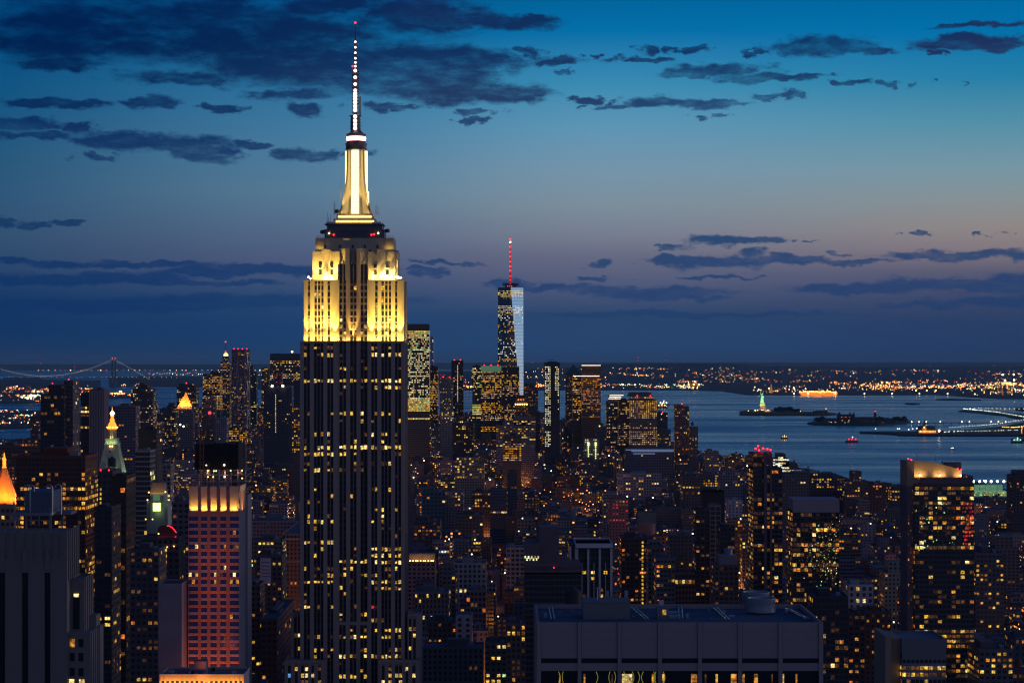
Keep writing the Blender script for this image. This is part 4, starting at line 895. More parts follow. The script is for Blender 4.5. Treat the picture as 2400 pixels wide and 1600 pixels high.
for k in range(5): sm_obj('window', quad('window_yellow'), t_, (wx(236, 1400), 1399.8, wz(1146 + k * 10.6, 1400)), (1.0, 1, 1.5))
T('black glass tower with slanted roof standing against the river, far left', 95, 150, 926, 1078, 2000, 28, (.035, .045, .06), .16, 'res', 3, 3.6, .8, .6, roof='flat', tiers=[(112, 150, 902)], short='slant roofed glass tower', reds=1)
T('slim glass tower joined to the slant roofed tower, red lamp on top', 150, 171, 893, 1078, 2010, 30, (.09, .09, .13), .06, 'res', 3, 3.6, .8, .6, roof='flat', reds=1)
T('narrow dark tower with four lit upper floors left of the ribbed slab', 189, 209, 923, 1080, 2300, 24, (.07, .06, .08), .35, 'off', 2.4, 4, .85, .5, rows=[0, 0, 0, 2.5, 2.5, 2.5, .2, .1, 2.5, 0, 0, 0, .1, 0, .8, 0, 0])
t_, X0, X1, Z = T('windowless ribbed slab tower left of the clock tower', 209, 244, 915, 1080, 2290, 26, (.13, .10, .13), 0, 'mix', 50, 4, gl=False, short='ribbed slab')
mb = MB()
for k in range(9): mb.box(X0 + k * (X1 - X0) / 9, X0 + (k + .4) * (X1 - X0) / 9, 2289.2, 2290, 0, Z)
mb.build('vertical_ribs', 'concrete', t_)
T('purple grey masonry block with green lit top corner behind the gold lantern', 264, 318, 953, 1080, 3200, 40, (.15, .13, .17), .10, 'gold', 4, 4, short='purple grey block')
T('dark stepped tower with lit windows above the harbour left of centre', 307, 358, 912, 1040, 4800, 50, dk, .3, 'off', 4, 4.2, tiers=[(318, 345, 897)])
T('black narrow tower above the striped glass block', 324, 367, 1008, 1240, 1900, 30, (.03, .03, .035), .05, 'res', 4, 3.6, short='black narrow tower')
T('green tinted glass block with horizontal bands in front of the black narrow tower', 317, 352, 1058, 1260, 1700, 26, (.20, .25, .25), .10, 'grn', 2.2, 3.7, .95, .7, rows=[0, 0, 0, 1.2, 1.5, .8, .5, .1, .2, .1, .1, .1, .1], short='green glass block')
T('pale narrow masonry tower with many small windows right of the green glass block', 381, 400, 1090, 1240, 2000, 20, (.24, .22, .25), .2, 'off', 3, 3.6)
T('dark slab with square pattern beside the netting wrapped tower', 403, 444, 1178, 1300, 1500, 30, mauve, .1, 'off', 3.6, 3.6)
T('tower base of brick with arched lit windows under the orange pyramid', -20, 34, 1188, 1300, 1650, 30, tan, .5, 'off', 3.5, 5, rows=[0, 1.5, 0, 0, 1.2, 0, .5, 0, .5], roof='flat')
T('low dark brick block with a row of roof lamps below the river, far left', -5, 50, 1046, 1180, 2700, 40, brn, .3, 'res', 4, 4)
T('brown brick block with orange lit cornice left of the slant roofed tower', 50, 96, 1030, 1180, 2600, 36, brn, .25, 'warm', 4, 4)
# left of the great tower, behind
T('tower of glowing bands behind the pyramid topped courthouse', 386, 412, 962, 1050, 5000, 40, dkb, .3, 'off', 4, 4)
T('block with dark mansard and red lamp left of the orange pyramid', 414, 459, 908, 1000, 5400, 50, dk, .28, 'off', 5, 4.2, tiers=[(419, 455, 899)], reds=1)
t_, X0, X1, Z = T('courthouse tower with glowing orange pyramid roof', 410, 452, 968, 1060, 5200, 40, (.22, .19, .21), .04, 'gold', 4, 4, roof='flat', tiers=[(416, 449, 951)], short='orange pyramid courthouse')
mb = MB(); zc = wz(951, 5200); cx = (wx(416, 5200) + wx(449, 5200)) / 2; hw = (wx(449, 5200) - wx(416, 5200)) / 2
mb.lathe((cx, 5222), [(hw * 1.35, zc), (hw * .2, wz(924, 5200)), (hw * .18, wz(922, 5200)), (.2, wz(918, 5200))], 4, rot=math.pi / 4); mb.build('pyramid_roof', 'gilded_roof', t_)
light('AREA', t_, (cx, 5222 - hw * 1.5 - 4, zc + 1), (cx, 5222, wz(925, 5200)), 60000, (1, .30, .05), hw * 2, 3)
light('SPOT', t_, (cx, 5222 - hw * 1.2 - 20, zc + 1), (cx, 5215, wz(928, 5200)), 260000, (1, .27, .04), 2, angle=80)
T('broad office block with green topped lit floors left of the spired tower', 475, 515, 877, 960, 6000, 60, dk, .85, 'gold', 4, 4.3, .75, .5, tiers=[(493, 515, 869)], rows=[.1, 1, .8, 1, 1.1, .9, 1, 1, .9, 1, .5, .6], short='lit office block')
t_, X0, X1, Z = T('dark slender stone tower with a lit lantern and thin antenna', 517, 538, 848, 1000, 6200, 40, (.10, .10, .12), .3, 'gold', 3.6, 4, roof='flat', tiers=[(521, 534, 834)], short='slender lantern tower')
mb = MB(); cx = wx(527.3, 6200); mb.lathe((cx, 6220), [(6.4, wz(834, 6200)), (5.4, wz(829, 6200)), (2, wz(827, 6200))], 8); mb.build('lantern', 'lamp_ring', t_)
mb = MB(); mb.tube((cx, 6220, wz(829, 6200)), (cx, 6220, wz(801, 6200)), 1.0, .4, 5); mb.build('antenna', 'slate_metal', t_)
for py in (801, 824): sm_obj('warning_lamp', ballmesh(1.8, 'lamp_red'), t_, (cx, 6212, wz(py, 6200)))
T('slab shoulder of the slender lantern tower', 513, 541, 868, 1010, 6230, 50, (.10, .10, .12), .25, 'gold', 4, 4)
t_, X0, X1, Z = T('tall rippled steel residential tower with red lamps on its flat top', 543, 583, 819, 1015, 5600, 32, (.16, .13, .17), .3, 'res', 3.2, 3.7, .5, .45, roof='flat', reds=4, short='rippled steel tower')
mb = MB()
for k, px in enumerate((555, 557.5, 573, 576, 580)):
    prev = None
    for j in range(24):
        pt = (wx(px + 1.2 * math.sin(j * .9 + k), 5600), 5598.5 - 1.2 * math.cos(j * .7 + k), wz(820 + j * 8, 5600))
        if prev: mb.tube(prev, pt, .75, n=5, cap=False)
        prev = pt
mb.build('rippled_cladding', 'bright_metal', t_)
T('dark green roofed slab right of the rippled steel tower', 584, 601, 872, 1000, 6400, 40, (.08, .12, .13), .1, 'grn', 4, 4, tiers=[(586, 592, 853)])
T('old stone tower with bright crown lamps left of the wide flat office slab', 613, 632, 863, 960, 6600, 30, (.2, .17, .13), .35, 'off', 4, 4, rows=[2.4, 2.4, .3, .3, .6, .3, .3, .3], short='bright crowned old tower')
t_, X0, X1, Z = T('wide flat topped office slab with bands of white light beside the great tower', 633, 704, 829, 910, 6300, 60, (.08, .08, .12), .5, 'off', 4, 4.6, .8, .45, rows=[0, 0, 0, .1, 2, 1.4, .6, .3, .2, .8, .5, .2, 1.5, 1.8, 1.3, .5, .4], roof='flat', short='wide flat office slab')
sm_obj('roof_lamp', ballmesh(2.8, 'lamp_warm'), t_, (wx(684.5, 6300), 6301, wz(824, 6300)))
T('red lamp dotted scaffold tower in front of the wide flat office slab', 640, 660, 872, 960, 6000, 30, (.13, .05, .08), .45, 'redg', 3, 4)
t_, X0, X1, Z = T('black slab with two bright roof lamps and a dotted light line', 618, 672, 908, 1032, 4700, 40, (.05, .055, .09), .16, 'off', 3.4, 4.2, rows=[0, 0, 0, .1, .2, .1, .4, 0, 0, .2, 0, 0, .2, 1.2, .3, .6, .2, 1.6, .2, 1.4, .6], roof='flat', short='black slab with roof lamps')
for px in (638, 663): sm_obj('roof_lamp', ballmesh(2.4, 'lamp_white'), t_, (wx(px, 4700), 4698, wz(904, 4700)))
for k in range(22): sm_obj('window', quad('window_cream'), t_, (wx(646, 4700), 4699.5, wz(926 + k * 4.1, 4700)), (1.4, 1, 1.8))
T('plain dark blue block right of the black slab', 672, 684, 905, 1040, 4710, 40, (.09, .10, .15), .02, 'off', 4, 4)
T('office block with yellow lit windows hard against the great tower on the left', 684, 712, 955, 1060, 4300, 40, dkb, .5, 'gold', 4, 4.3)
T('chapel topped office tower with green white dome lamps', 473, 503, 938, 1040, 5300, 40, (.12, .12, .15), .1, 'off', 4, 4, tiers=[(484, 495, 926)])
T('pale masonry block with vertical piers behind the crane', 503, 531, 980, 1040, 4200, 40, (.2, .2, .24), .12, 'off', 4, 4)
T('small office block with a tight grid of yellow windows right of the crane', 537, 560, 1002, 1035, 3900, 40, dk, .9, 'gold', 3.6, 4)
T('little block of three yellow window columns right of the tight grid block', 562, 574, 1012, 1040, 3850, 30, dk, .95, 'gold', 3, 3.6)
t_, X0, X1, Z = T('long blue roofed hotel like block with scattered windows, left of the great tower', 585, 704, 1222, 1300, 2300, 50, (.15, .17, .24), .15, 'off', 3.4, 3.8, short='long blue roofed block')
T('dark block with lit top floors below the long blue roofed block', 575, 662, 1268, 1330, 1980, 30, (.13, .12, .12), .25, 'grn', 3.6, 3.8)
t_, X0, X1, Z = T('massive brown stone block with corniced arcade touching the great tower', 661, 706, 1252, 1600, 2124, 160, (.20, .13, .11), .02, 'warm', 3.4, 4.0, .5, .6, roof='flat', short='massive brown stone block')
mb = MB(); mb.box(X0 - 1.2, X1 + 1.2, 2122.5, 2285, Z - 5, Z - 3.4); mb.box(X0 - .6, X1 + .6, 2123.2, 2124, Z - 26, Z - 25); mb.build('cornice', 'limestone', t_)
t_, X0, X1, Z = T('dark office block carrying a tall white banner', 600, 661, 1303, 1560, 1800, 40, (.12, .09, .09), .16, 'gold', 4, 4, .5, .45, short='bannered block')
mb = MB(); mb.box(wx(610, 1790), wx(635, 1790), 1789.6, 1790, wz(1367, 1790), wz(1307, 1790)); bo = mb.build('banner', 'banner_white', t_)
for i, (py, mt) in enumerate(((1317, 'ban_red'), (1326, 'ban_green'), (1334, 'ban_orange'), (1342, 'ban_red'), (1350, 'ban_red'))):
    mb = MB()
    for j in range(5): mb.box(wx(613 + j * 4.0, 1790), wx(616.2 + j * 4.0, 1790), 1789.5, 1789.6, wz(py + 1.4, 1790), wz(py - 1.4, 1790))
    mb.build('banner_line', mt, t_)
mb = MB(); mb.box(wx(611, 1792), wx(612, 1792), 1790, 1800, wz(1340, 1792), wz(1339, 1792)); mb.box(wx(633, 1792), wx(634, 1792), 1790, 1800, wz(1340, 1792), wz(1339, 1792)); mb.build('banner_bracket', 'dark_metal', t_)
T('stepped brown office block with three lit windows, under the bannered block', 578, 610, 1372, 1600, 1600, 30, brn, .10, 'gold', 3.5, 3.8, tiers=[(580, 600, 1362)])
T('narrow reddish block rising along the street, left of the setback wing', 612, 650, 1452, 1600, 1500, 120, (.16, .07, .06), .06, 'warm', 4, 4, short='reddish street block')
# right of the great tower
rows_g = [0, 0, 0, 1.6, 1.2, .8, .9, .6, .7, .6, .5, .6, 2, .6, .6, .7, .5, .6, .7, .6, .8, .6, .5, .6, .5, 2, .5, .5, .6, .6, .5, .6, .4, .6, .5, .3, 2, 2, 2, 2, 2, 2, 2]
T('tall glass tower under construction with stacked yellow lit floors, right of the great tower', 955, 1006, 760, 985, 4900, 40, (.12, .13, .12), .9, 'grn', 3.0, 4.4, .85, .55, rows=rows_g, roof='flat', short='lit construction tower')
T('pale plain glass slab peeking out behind the lit construction tower', 1003, 1016, 789, 870, 6300, 40, (.42, .47, .62), .06, 'wht', 4, 4, roof='flat')
T('office tower with yellow bands right of the lit construction tower', 1007, 1026, 860, 985, 5600, 40, dk, .8, 'gold', 3, 4.2, .8, .5, rows=[0, .2, .2, .4, .3, .5, .5, .4, 1.5, 1.5, .8, 1, .9, 1.1, 1, 1, .9, 1, .8, 1, 1, .9, 1])
T('squat striped masonry tower with two red lamps on its flat crown', 1031, 1061, 885, 990, 5300, 40, (.22, .23, .22), .25, 'off', 3.4, 4, .45, .5, reds=2, short='striped masonry tower')
t_, X0, X1, Z = T('thin dark tower with a glowing vertical line and red roof corner lamps', 1058, 1086, 845, 970, 5500, 34, (.07, .07, .08), .2, 'res', 4, 4, reds=2, roof='flat', short='thin dark tower')
for k in range(24): sm_obj('window', quad('window_cream'), t_, (wx(1072.5, 5500), 5499.6, wz(857 + k * 3.6, 5500)), (1.5, 1, 2.2))
T('low pale block with grid of cream windows at the foot of the striped masonry tower', 1031, 1063, 965, 995, 5000, 40, (.3, .29, .3), .5, 'off', 3.4, 4)
T('left wing of the green crowned office building', 1107, 1127, 857, 985, 5330, 40, (.15, .17, .13), .7, 'grn', 3, 4.3, .9, .5, rows=[0, 1, .2, 1.5, .4, .8, .6, .5, .6, .4, .3, .8, .1, .2, .1, .3, .2, .1, .2, .1, .1, 1.6, 1.8, 1.8, 1.8, 1.8, 1.4])
t_, X0, X1, Z = T('office building with pale green glass crown and gold bands of windows', 1127, 1175, 857, 1010, 5300, 50, dk, .72, 'gold', 3, 4.3, .85, .5, rows=[0, 0, 0, 1.6, .3, 1.4, 1.2, .8, 1.2, .5, .7, 1, .8, 1.2, 1.2, 1.4, 1, 1.2, .1, .3, 1, .8, 1.2, 1.1, 1, .7, .8, .9, .9, 1], reds=3, roof='flat', short='green crowned office building')
mb = MB(); mb.box(X0, X1, 5299.2, 5300, wz(870, 5300), Z); mb.build('crown', 'green_crown', t_)
T('yellow banded office block below the faceted glass tower', 1176, 1217, 860, 1000, 5290, 50, dk, .62, 'gold', 3, 4.3, .8, .5, rows=[0, .1, .2, .1, .6, 1, .6, 1.1, 1, .7, .9, 1.2, .8, .7, 1, .6], roof='flat')
t_, X0, X1, Z = T('ornate dark stone tower with uplit arcaded crown at the foot of the faceted glass tower', 1207, 1237, 931, 1010, 5100, 34, (.10, .07, .06), .35, 'warm', 3.4, 4, roof='flat', tiers=[(1211, 1233, 926)], short='ornate uplit stone crown')
for k in range(6): sm_obj('crown_lamp', ballmesh(1.6, 'lamp_warm'), t_, (wx(1208.5 + k * 5.2, 5100), 5098, wz(947, 5100)))
for k in range(3): sm_obj('arch_window', ballmesh(2.3, 'window_orange'), t_, (wx(1215 + k * 6, 5100), 5100.5, wz(936, 5100)))
T('dark brown slab with dim windows behind and right of the faceted glass tower', 1227, 1261, 910, 1045, 5600, 50, (.13, .09, .09), .3, 'dimm', 4, 4, tiers=[(1229, 1252, 898)])
T('dark brown slab lower shoulder near the water gap', 1250, 1266, 966, 1060, 5500, 40, (.15, .09, .08), .06, 'dimm', 4, 4)
t_, X0, X1, Z = T('dark tower under construction dotted with white work lamps', 1276, 1312, 850, 1060, 4500, 26, (.045, .045, .06), 0, 'wht', 3, 3.6, roof='flat', short='white dotted construction tower')
mb = MB(); mb.box(wx(1283, 4500), wx(1306, 4500), 4505, 4520, Z, wz(847, 4500)); mb.tube((wx(1285, 4500), 4510, wz(843, 4500)), (wx(1300, 4500), 4510, wz(843.5, 4500)), .5, n=4); mb.tube((wx(1292, 4500), 4510, Z), (wx(1292, 4500), 4510, wz(843, 4500)), .6, n=4); mb.build('roof_crane', 'dark_metal', t_)
cells = []
for r_ in range(46):
    py = 860 + r_ * 4.1
    for px in (1278.5, 1282, 1285.5, 1289) + ((1302, 1305.5, 1309) if r_ < 14 else ((1308.5,) if r_ < 26 else ())):
        if R.random() < .8 and not (21 < r_ < 23) and not (33 < r_ < 37): cells.append((wx(px, 4500), 4499.8, wz(py, 4500), 1.5, 1.7, 0, R.choice(['white', 'cream', 'white'])))
place_windows(t_, cells)
t_, X0, X1, Z = T('dim office tower with dark green pyramid roof left of the copper coloured tower', 1326, 1366, 876, 1000, 5700, 50, (.10, .08, .08), .4, 'dimm', 3.6, 4.2, roof='flat', short='pyramid roofed tower')
mb = MB(); cx = (wx(1327, 5700) + wx(1362, 5700)) / 2; mb.lathe((cx, 5725), [(29, Z), (.3, wz(854, 5700))], 4, rot=math.pi / 4); mb.build('pyramid_roof', 'verdigris', t_)
T('bronze glass wing between the pyramid roof and the copper tower', 1343, 1365, 881, 985, 5250, 44, (.2, .13, .07), .5, 'gold', 3, 4.3, .9, .5, roof='flat')
t_, X0, X1, Z = T('copper coloured glass tower with amber lit bands and white light lines at its top', 1364, 1408, 856, 990, 5200, 44, (.30, .17, .09), .85, 'warm', 3, 4.3, .85, .5, rows=[0, 0, 0, 0, 0, .1, .2, 1.3, 1.1, 1.2, .7, .9, .7, 1.2, 1.2, 1.1, 1.2, .4, 1.2, .3, 1.2, .4, .3, 1.3, .1, .1, .1, 1.2], roof='flat', short='copper coloured tower')
for py, a, c in ((856, 1363, 1408), (881, 1343, 1405)): mb = MB(); mb.box(wx(a, 5200), wx(c, 5200), 5198, 5199, wz(py + .5, 5200), wz(py - .6, 5200)); mb.build('light_strip', 'lamp_strip', t_)
t_, X0, X1, Z = T('small office block with three bright horizontal roof lines left of the bronze roofed complex', 1422, 1452, 941, 1040, 5250, 50, (.10, .10, .12), .35, 'off', 4, 4.2, roof='flat', tiers=[(1428, 1458, 925)])
for py, a, c in ((926, 1431, 1464), (930, 1430, 1458), (934, 1428, 1457)): mb = MB(); mb.box(wx(a, 5200), wx(c, 5200), 5248, 5249, wz(py + .5, 5250), wz(py - .7, 5250)); mb.build('light_strip', 'lamp_strip', t_)
T('rounded dark flank with gold bands left of the gold windowed office slab', 1450, 1482, 938, 1045, 5080, 44, (.11, .09, .09), .6, 'gold', 4, 4.6, .8, .4, rows=[.2, .8, .6, .5, .7, .5, .3, .1, .1, .0, .1, .1, .8, .9, .2, .9, .9, .8, .9, .9, .8, .9])
t_, X0, X1, Z = T('massive office slab with tight gold window grid and green hipped roof by the water', 1478, 1540, 938, 1045, 5000, 60, (.24, .17, .15), .95, 'gold', 4.3, 4.5, .55, .5, rows=[1.3, 1.2, 1.3, 1.2, 1.3, 1.3, 1.2, 1.3, 1.2, 0, .05, .1, .1, .9, .1, 1, 1, .9, 1, .6, 1, 1, .7, 1, 1], roof='flat', tiers=[(1478, 1533, 929)], reds=2, short='gold windowed office slab')
mb = MB(); mb.lathe(((wx(1470, 5000) + wx(1532, 5000)) / 2, 5030), [(38, wz(929, 5000)), (33, wz(919, 5000))], 4, rot=math.pi / 4); mb.build('hipped_roof', 'verdigris', t_)
T('mid height office block with red roof lamp right of the gold windowed slab', 1540, 1565, 968, 1055, 5100, 40, (.09, .09, .12), .2, 'off', 4, 4, reds=1)
T('stepped lower block with bright windows under the red roof lamp block', 1541, 1572, 1008, 1060, 4850, 40, (.12, .12, .15), .35, 'off', 4, 4)
T('brick apartment tower standing alone against the bay with amber windows', 1582, 1615, 953, 1065, 4600, 30, (.20, .11, .10), .38, 'res', 3.4, 3.4, tiers=[(1582, 1602, 948)], reds=1, short='lone brick apartment tower')
t_, X0, X1, Z = T('smaller apartment tower with roof water tank right of the lone brick tower', 1616, 1636, 1001, 1068, 4500, 26, (.16, .13, .13), .4, 'res', 3, 3.4, roof='flat', short='tank topped apartment tower')
water_tank(t_, (X0 + X1) / 2 - 2, 4510, Z, 1.5)
T('white ribbed long industrial building with lit strip windows in the middle distance', 1448, 1551, 1111, 1165, 3900, 40, (.34, .33, .37), .2, 'off', 4.4, 4.6, .6, .55, short='white ribbed building', cap=100)
T('brightly lit yellow loft building with two tiers, right of the great tower', 1066, 1135, 1090, 1122, 3800, 40, (.26, .25, .2), .85, 'off', 4, 4.4, .7, .5, tiers=[(1070, 1122, 1072)], short='bright yellow loft building')
T('dark office block with dense gold window bands below the ornate crown', 1179, 1222, 1022, 1082, 4200, 40, dk, .85, 'gold', 3.6, 4.2, .8, .45, rows=[0, .1, .6, 1, .9, 1.1, 1, .9, 1, 1.1, .8, .9], short='dense gold banded block')
T('sloping pale glass building with faint bands in front of the ornate crown', 1163, 1255, 998, 1050, 4600, 50, (.27, .27, .30), .4, 'off', 4, 4.2, .9, .4, tiers=[(1180, 1250, 985), (1205, 1255, 976)])
T('dark fortress like block with white roof lamp below the thin dark tower', 1060, 1110, 992, 1060, 4700, 60, (.07, .05, .05), .2, 'off', 4, 4.4, tiers=[(1068, 1103, 976)])
t_, X0, X1, Z = T('grey building with two columns of bright greenish stair lamps', 1370, 1404, 1028, 1080, 4400, 30, (.18, .19, .2), .1, 'grn', 4, 4, roof='flat', short='green stair lamp building')
for px in (1379, 1396):
    for k in range(9): sm_obj('stair_lamp', ballmesh(1.1 if k > 1 else 2.1, 'lamp_stair'), t_, (wx(px, 4400), 4398.5, wz(1038 + k * 4.4, 4400)))
t_, X0, X1, Z = T('long low warehouse edged with three pale blue light lines near the water', 1466, 1580, 1052, 1078, 4300, 60, (.10, .11, .16), .05, 'off', 5, 5, roof='flat')
for a, c, py in ((1466, 1579, 1053.5), (1480, 1579, 1057), (1484, 1535, 1062.5)): mb = MB(); mb.box(wx(a, 4300), wx(c, 4300), 4298, 4299, wz(py + .7, 4300), wz(py - .5, 4300)); mb.build('light_strip', 'lamp_blueline', t_)
T('pink brick block dotted with small red windows in the middle distance', 1427, 1473, 1171, 1230, 2900, 40, (.34, .16, .15), .3, 'redg', 4, 4, .5, .4, short='pink brick block')
T('pale corner building with many small windows left of the pink brick block', 1414, 1446, 1157, 1215, 3000, 30, (.27, .24, .26), .15, 'off', 4, 4)
T('white apartment block with dotted amber windows left of the red lamp tower', 1706, 1740, 1173, 1216, 2800, 30, (.42, .41, .45), .3, 'res', 4, 4, .45, .45)
T('long loft building with one bright row of windows left of the curved black roof', 1600, 1648, 1118, 1172, 3300, 60, (.13, .10, .10), .5, 'off', 4, 4.2, rows=[.05, .1, .1, 1.8, .3, .9])
T('factory building with pale piers beside the red lamp tower', 1688, 1740, 1106, 1150, 3500, 40, (.2, .19, .23), .12, 'off', 4, 4.4)
T('broad factory with gold windows behind the curved black roof', 1637, 1686, 1112, 1145, 3700, 40, (.18, .14, .13), .6, 'gold', 4, 4)
T('stepped terrace office building with white lit floors at the water edge', 1812, 1878, 1100, 1116, 3500, 50, (.13, .14, .18), .7, 'wht', 3.6, 4.2, .9, .5, tiers=[(1812, 1868, 1084), (1812, 1850, 1074), (1824, 1842, 1063)], rows=[1.6, .2, 1.4], short='terraced water edge building')
T('dark mesh clad block right of the red lamp tower', 1834, 1896, 1113, 1170, 3000, 50, (.10, .12, .15), .12, 'res', 4, 4, tiers=[(1862, 1896, 1106)])
t_, X0, X1, Z = T('black tower with curved sloping top left of the red lamp tower', 1649, 1698, 1152, 1300, 2100, 30, (.035, .03, .03), .02, 'res', 3, 3.6, gl=False, roof='flat', short='curved black roof tower')
mb = MB(); pr = [(1649, 1141), (1668, 1143), (1685, 1147), (1698, 1153)]
for (a, ya), (c, yc) in zip(pr, pr[1:]): mb.face([(wx(a, 2100), 2100, Z - .1), (wx(c, 2100), 2100, Z - .1), (wx(c, 2100), 2100, wz(yc, 2100)), (wx(a, 2100), 2100, wz(ya, 2100))]); mb.face([(wx(a, 2100), 2100, wz(ya, 2100)), (wx(c, 2100), 2100, wz(yc, 2100)), (wx(c, 2100), 2130, wz(yc, 2100)), (wx(a, 2100), 2130, wz(ya, 2100))])
mb.face([(wx(1649, 2100), 2130, Z), (wx(1649, 2100), 2100, Z), (wx(1649, 2100), 2100, wz(1141, 2100)), (wx(1649, 2100), 2130, wz(1141, 2100))]); mb.build('curved_roof', 'black_clad', t_)
T('slim dark tower with sparse amber windows beside the gridded tower', 1630, 1664, 1196, 1420, 1900, 24, (.055, .05, .055), .2, 'res', 4, 3.6, short='slim dark tower')
T('gridded concrete tower with dark square windows right of the slim dark tower', 1664, 1690, 1186, 1420, 1950, 24, (.17, .16, .18), .05, 'res', 4, 4, .75, .7)
T('dark glass block with pale top line and one green lamp', 1688, 1722, 1236, 1420, 1850, 24, (.04, .045, .06), .1, 'res', 3, 3.6, .8, .6)
t_, X0, X1, Z = T('brick apartment block with white tank drum, in front of the red lamp tower', 1674, 1731, 1326, 1420, 1450, 24, (.19, .13, .11), .14, 'res', 3.2, 3.2, roof='flat', short='drum topped brick block')
mb = MB(); mb.box(wx(1687, 1450), wx(1730, 1450), 1455, 1468, Z, wz(1303, 1450)); mb.build('bulkhead', 'panel_stone', t_)
mb = MB(); mb.lathe((wx(1711, 1450), 1462), [(2.7, wz(1303, 1450)), (2.7, wz(1290, 1450)), (2.9, wz(1289, 1450))], 20); mb.build('tank_drum', 'cool_steel', t_)
t_, X0, X1, Z = T('tall dark apartment tower crowned with red lamps, right of centre', 1766, 1834, 1100, 1420, 1500, 36, (.10, .075, .08), .42, 'res', 2.6, 3.05, .85, .6, roof='flat', tiers=[(1766, 1798, 1062)], short='red lamp tower')
mb = MB(); mb.box(wx(1790, 1500), wx(1797, 1500), 1498, 1500, 0, wz(1058, 1500)); mb.box(wx(1804, 1500), wx(1809, 1500), 1498.6, 1500, 0, wz(1062, 1500)); mb.box(wx(1768, 1500), wx(1809, 1500), 1504, 1520, wz(1090, 1500), wz(1060, 1500)); mb.build('service_core', 'mauve_stone', t_)
for px, py in ((1772, 1051), (1778, 1045), (1780, 1055), (1789, 1050.5), (1807, 1054), (1800, 1052)): sm_obj('warning_lamp', ballmesh(.62, 'lamp_red'), t_, (wx(px, 1500), 1503, wz(py, 1500)))
mb = MB(); mb.tube((wx(1778, 1500), 1503, wz(1060, 1500)), (wx(1778, 1500), 1503, wz(1046, 1500)), .15, n=5); mb.tube((wx(1778, 1500), 1503, wz(1047, 1500)), (wx(1807, 1500), 1503, wz(1055, 1500)), .18, n=5); mb.tube((wx(1807, 1500), 1503, wz(1062, 1500)), (wx(1807, 1500), 1503, wz(1055, 1500)), .15, n=5); mb.build('roof_frame', 'red_steel', t_)
light('POINT', t_, (wx(1790, 1500), 1502, wz(1053, 1500)), None, 900, (1, .02, .03), .5)
t_, X0, X1, Z = T('glass apartment tower with plain pinkish mechanical box on top', 1858, 1967, 1200, 1440, 1400, 26, (.06, .06, .07), .40, 'res', 2.4, 3.1, .85, .65, roof='flat', short='pink topped glass tower')
mb = MB(); mb.box(X0, X1, 1399.5, 1424, Z, wz(1169, 1400)); mb.build('mechanical_box', 'pinkish_panel', t_)
stuffwin(t_, [(wx(R.triangular(1866, 1966, 1958), 1400), 1399.7, wz(R.triangular(1205, 1375, 1320), 1400), R.uniform(.25, .6), R.uniform(.3, .9), 0, R.choice(['green', 'dim', 'dim', 'cream', 'dim', 'faint', 'faint', 'faint', 'faint'])) for _ in range(420)], 'lit_panes_and_painted_glints')  # small glowing quads painted in place of reflections on the glass
T('lower glass annex with amber rooms under the pink topped tower', 1905, 1988, 1400, 1600, 1150, 26, (.05, .05, .06), .24, 'res', 2.4, 3.0, .85, .65)
t_, X0, X1, Z = T('tall apartment tower with curved uplit crown wall, at the right', 2144, 2283, 1138, 1600, 1200, 24, (.075, .075, .085), .42, 'res', 2.5, 2.62, .85, .6, roof='flat', short='uplit crown tower')
d_ = 1200; stuffwin(t_, [(wx(R.uniform(2257, 2282), d_), d_ - .2, wz(1180 + 9.35 * R.randrange(11) + R.uniform(-1, 1), d_), R.uniform(.4, 1.3), 1.0, 0, R.choice(['red', 'red', 'red', 'amber'])) for _ in range(60)] + [(wx(R.uniform(2140, 2250), d_), d_ - .2, wz(R.uniform(1180, 1290), d_), R.uniform(.3, .7), R.uniform(.3, .9), 0, R.choice(['green', 'dim', 'faint', 'faint', 'dim', 'faint'])) for _ in range(110)], 'lit_panes_and_painted_glints')  # red lit windows, plus glowing quads painted in as glass reflections
mb = MB()
mb.box(wx(2128, d_), wx(2144, d_), d_ + 2, d_ + 24, 0, wz(1140, d_)); mb.build('corner_shaft', 'mauve_stone', t_); mb = MB(); mb.box(wx(2128, d_), wx(2144, d_), d_ + 2, d_ + 24, wz(1140, d_), wz(1081, d_)); mb.build('corner_crown', 'tan_wall', t_)
for k in range(40): sm_obj('window', quad(R.choice(['window_faint', 'window_dim', 'window_amber', 'window_faint'])), t_, (wx(R.choice([2131, 2136, 2140]), d_), d_ + 1.8, wz(1150 + k * 8.5, d_)), (.5, 1, 1.1))
mb = MB(); pr = [(2136, 1080), (2160, 1081), (2185, 1083), (2210, 1088), (2235, 1095), (2257, 1103)]
for (a, ya), (c, yc) in zip(pr, pr[1:]):
    dz_ = 3 + (a - 2136) * .02
    mb.face([(wx(a, d_), d_ + 4, Z), (wx(c, d_), d_ + 4, Z), (wx(c, d_), d_ + 4, wz(yc, d_)), (wx(a, d_), d_ + 4, wz(ya, d_))]); mb.face([(wx(a, d_), d_ + 4, wz(ya, d_)), (wx(c, d_), d_ + 4, wz(yc, d_)), (wx(c, d_), d_ + 5, wz(yc, d_)), (wx(a, d_), d_ + 5, wz(ya, d_))])
    mb.face([(wx(a, d_), d_ + 5, wz(ya, d_)), (wx(c, d_), d_ + 5, wz(yc, d_)), (wx(c, d_), d_ + 5, Z), (wx(a, d_), d_ + 5, Z)])
mb.build('crown_wall', 'tan_wall', t_)
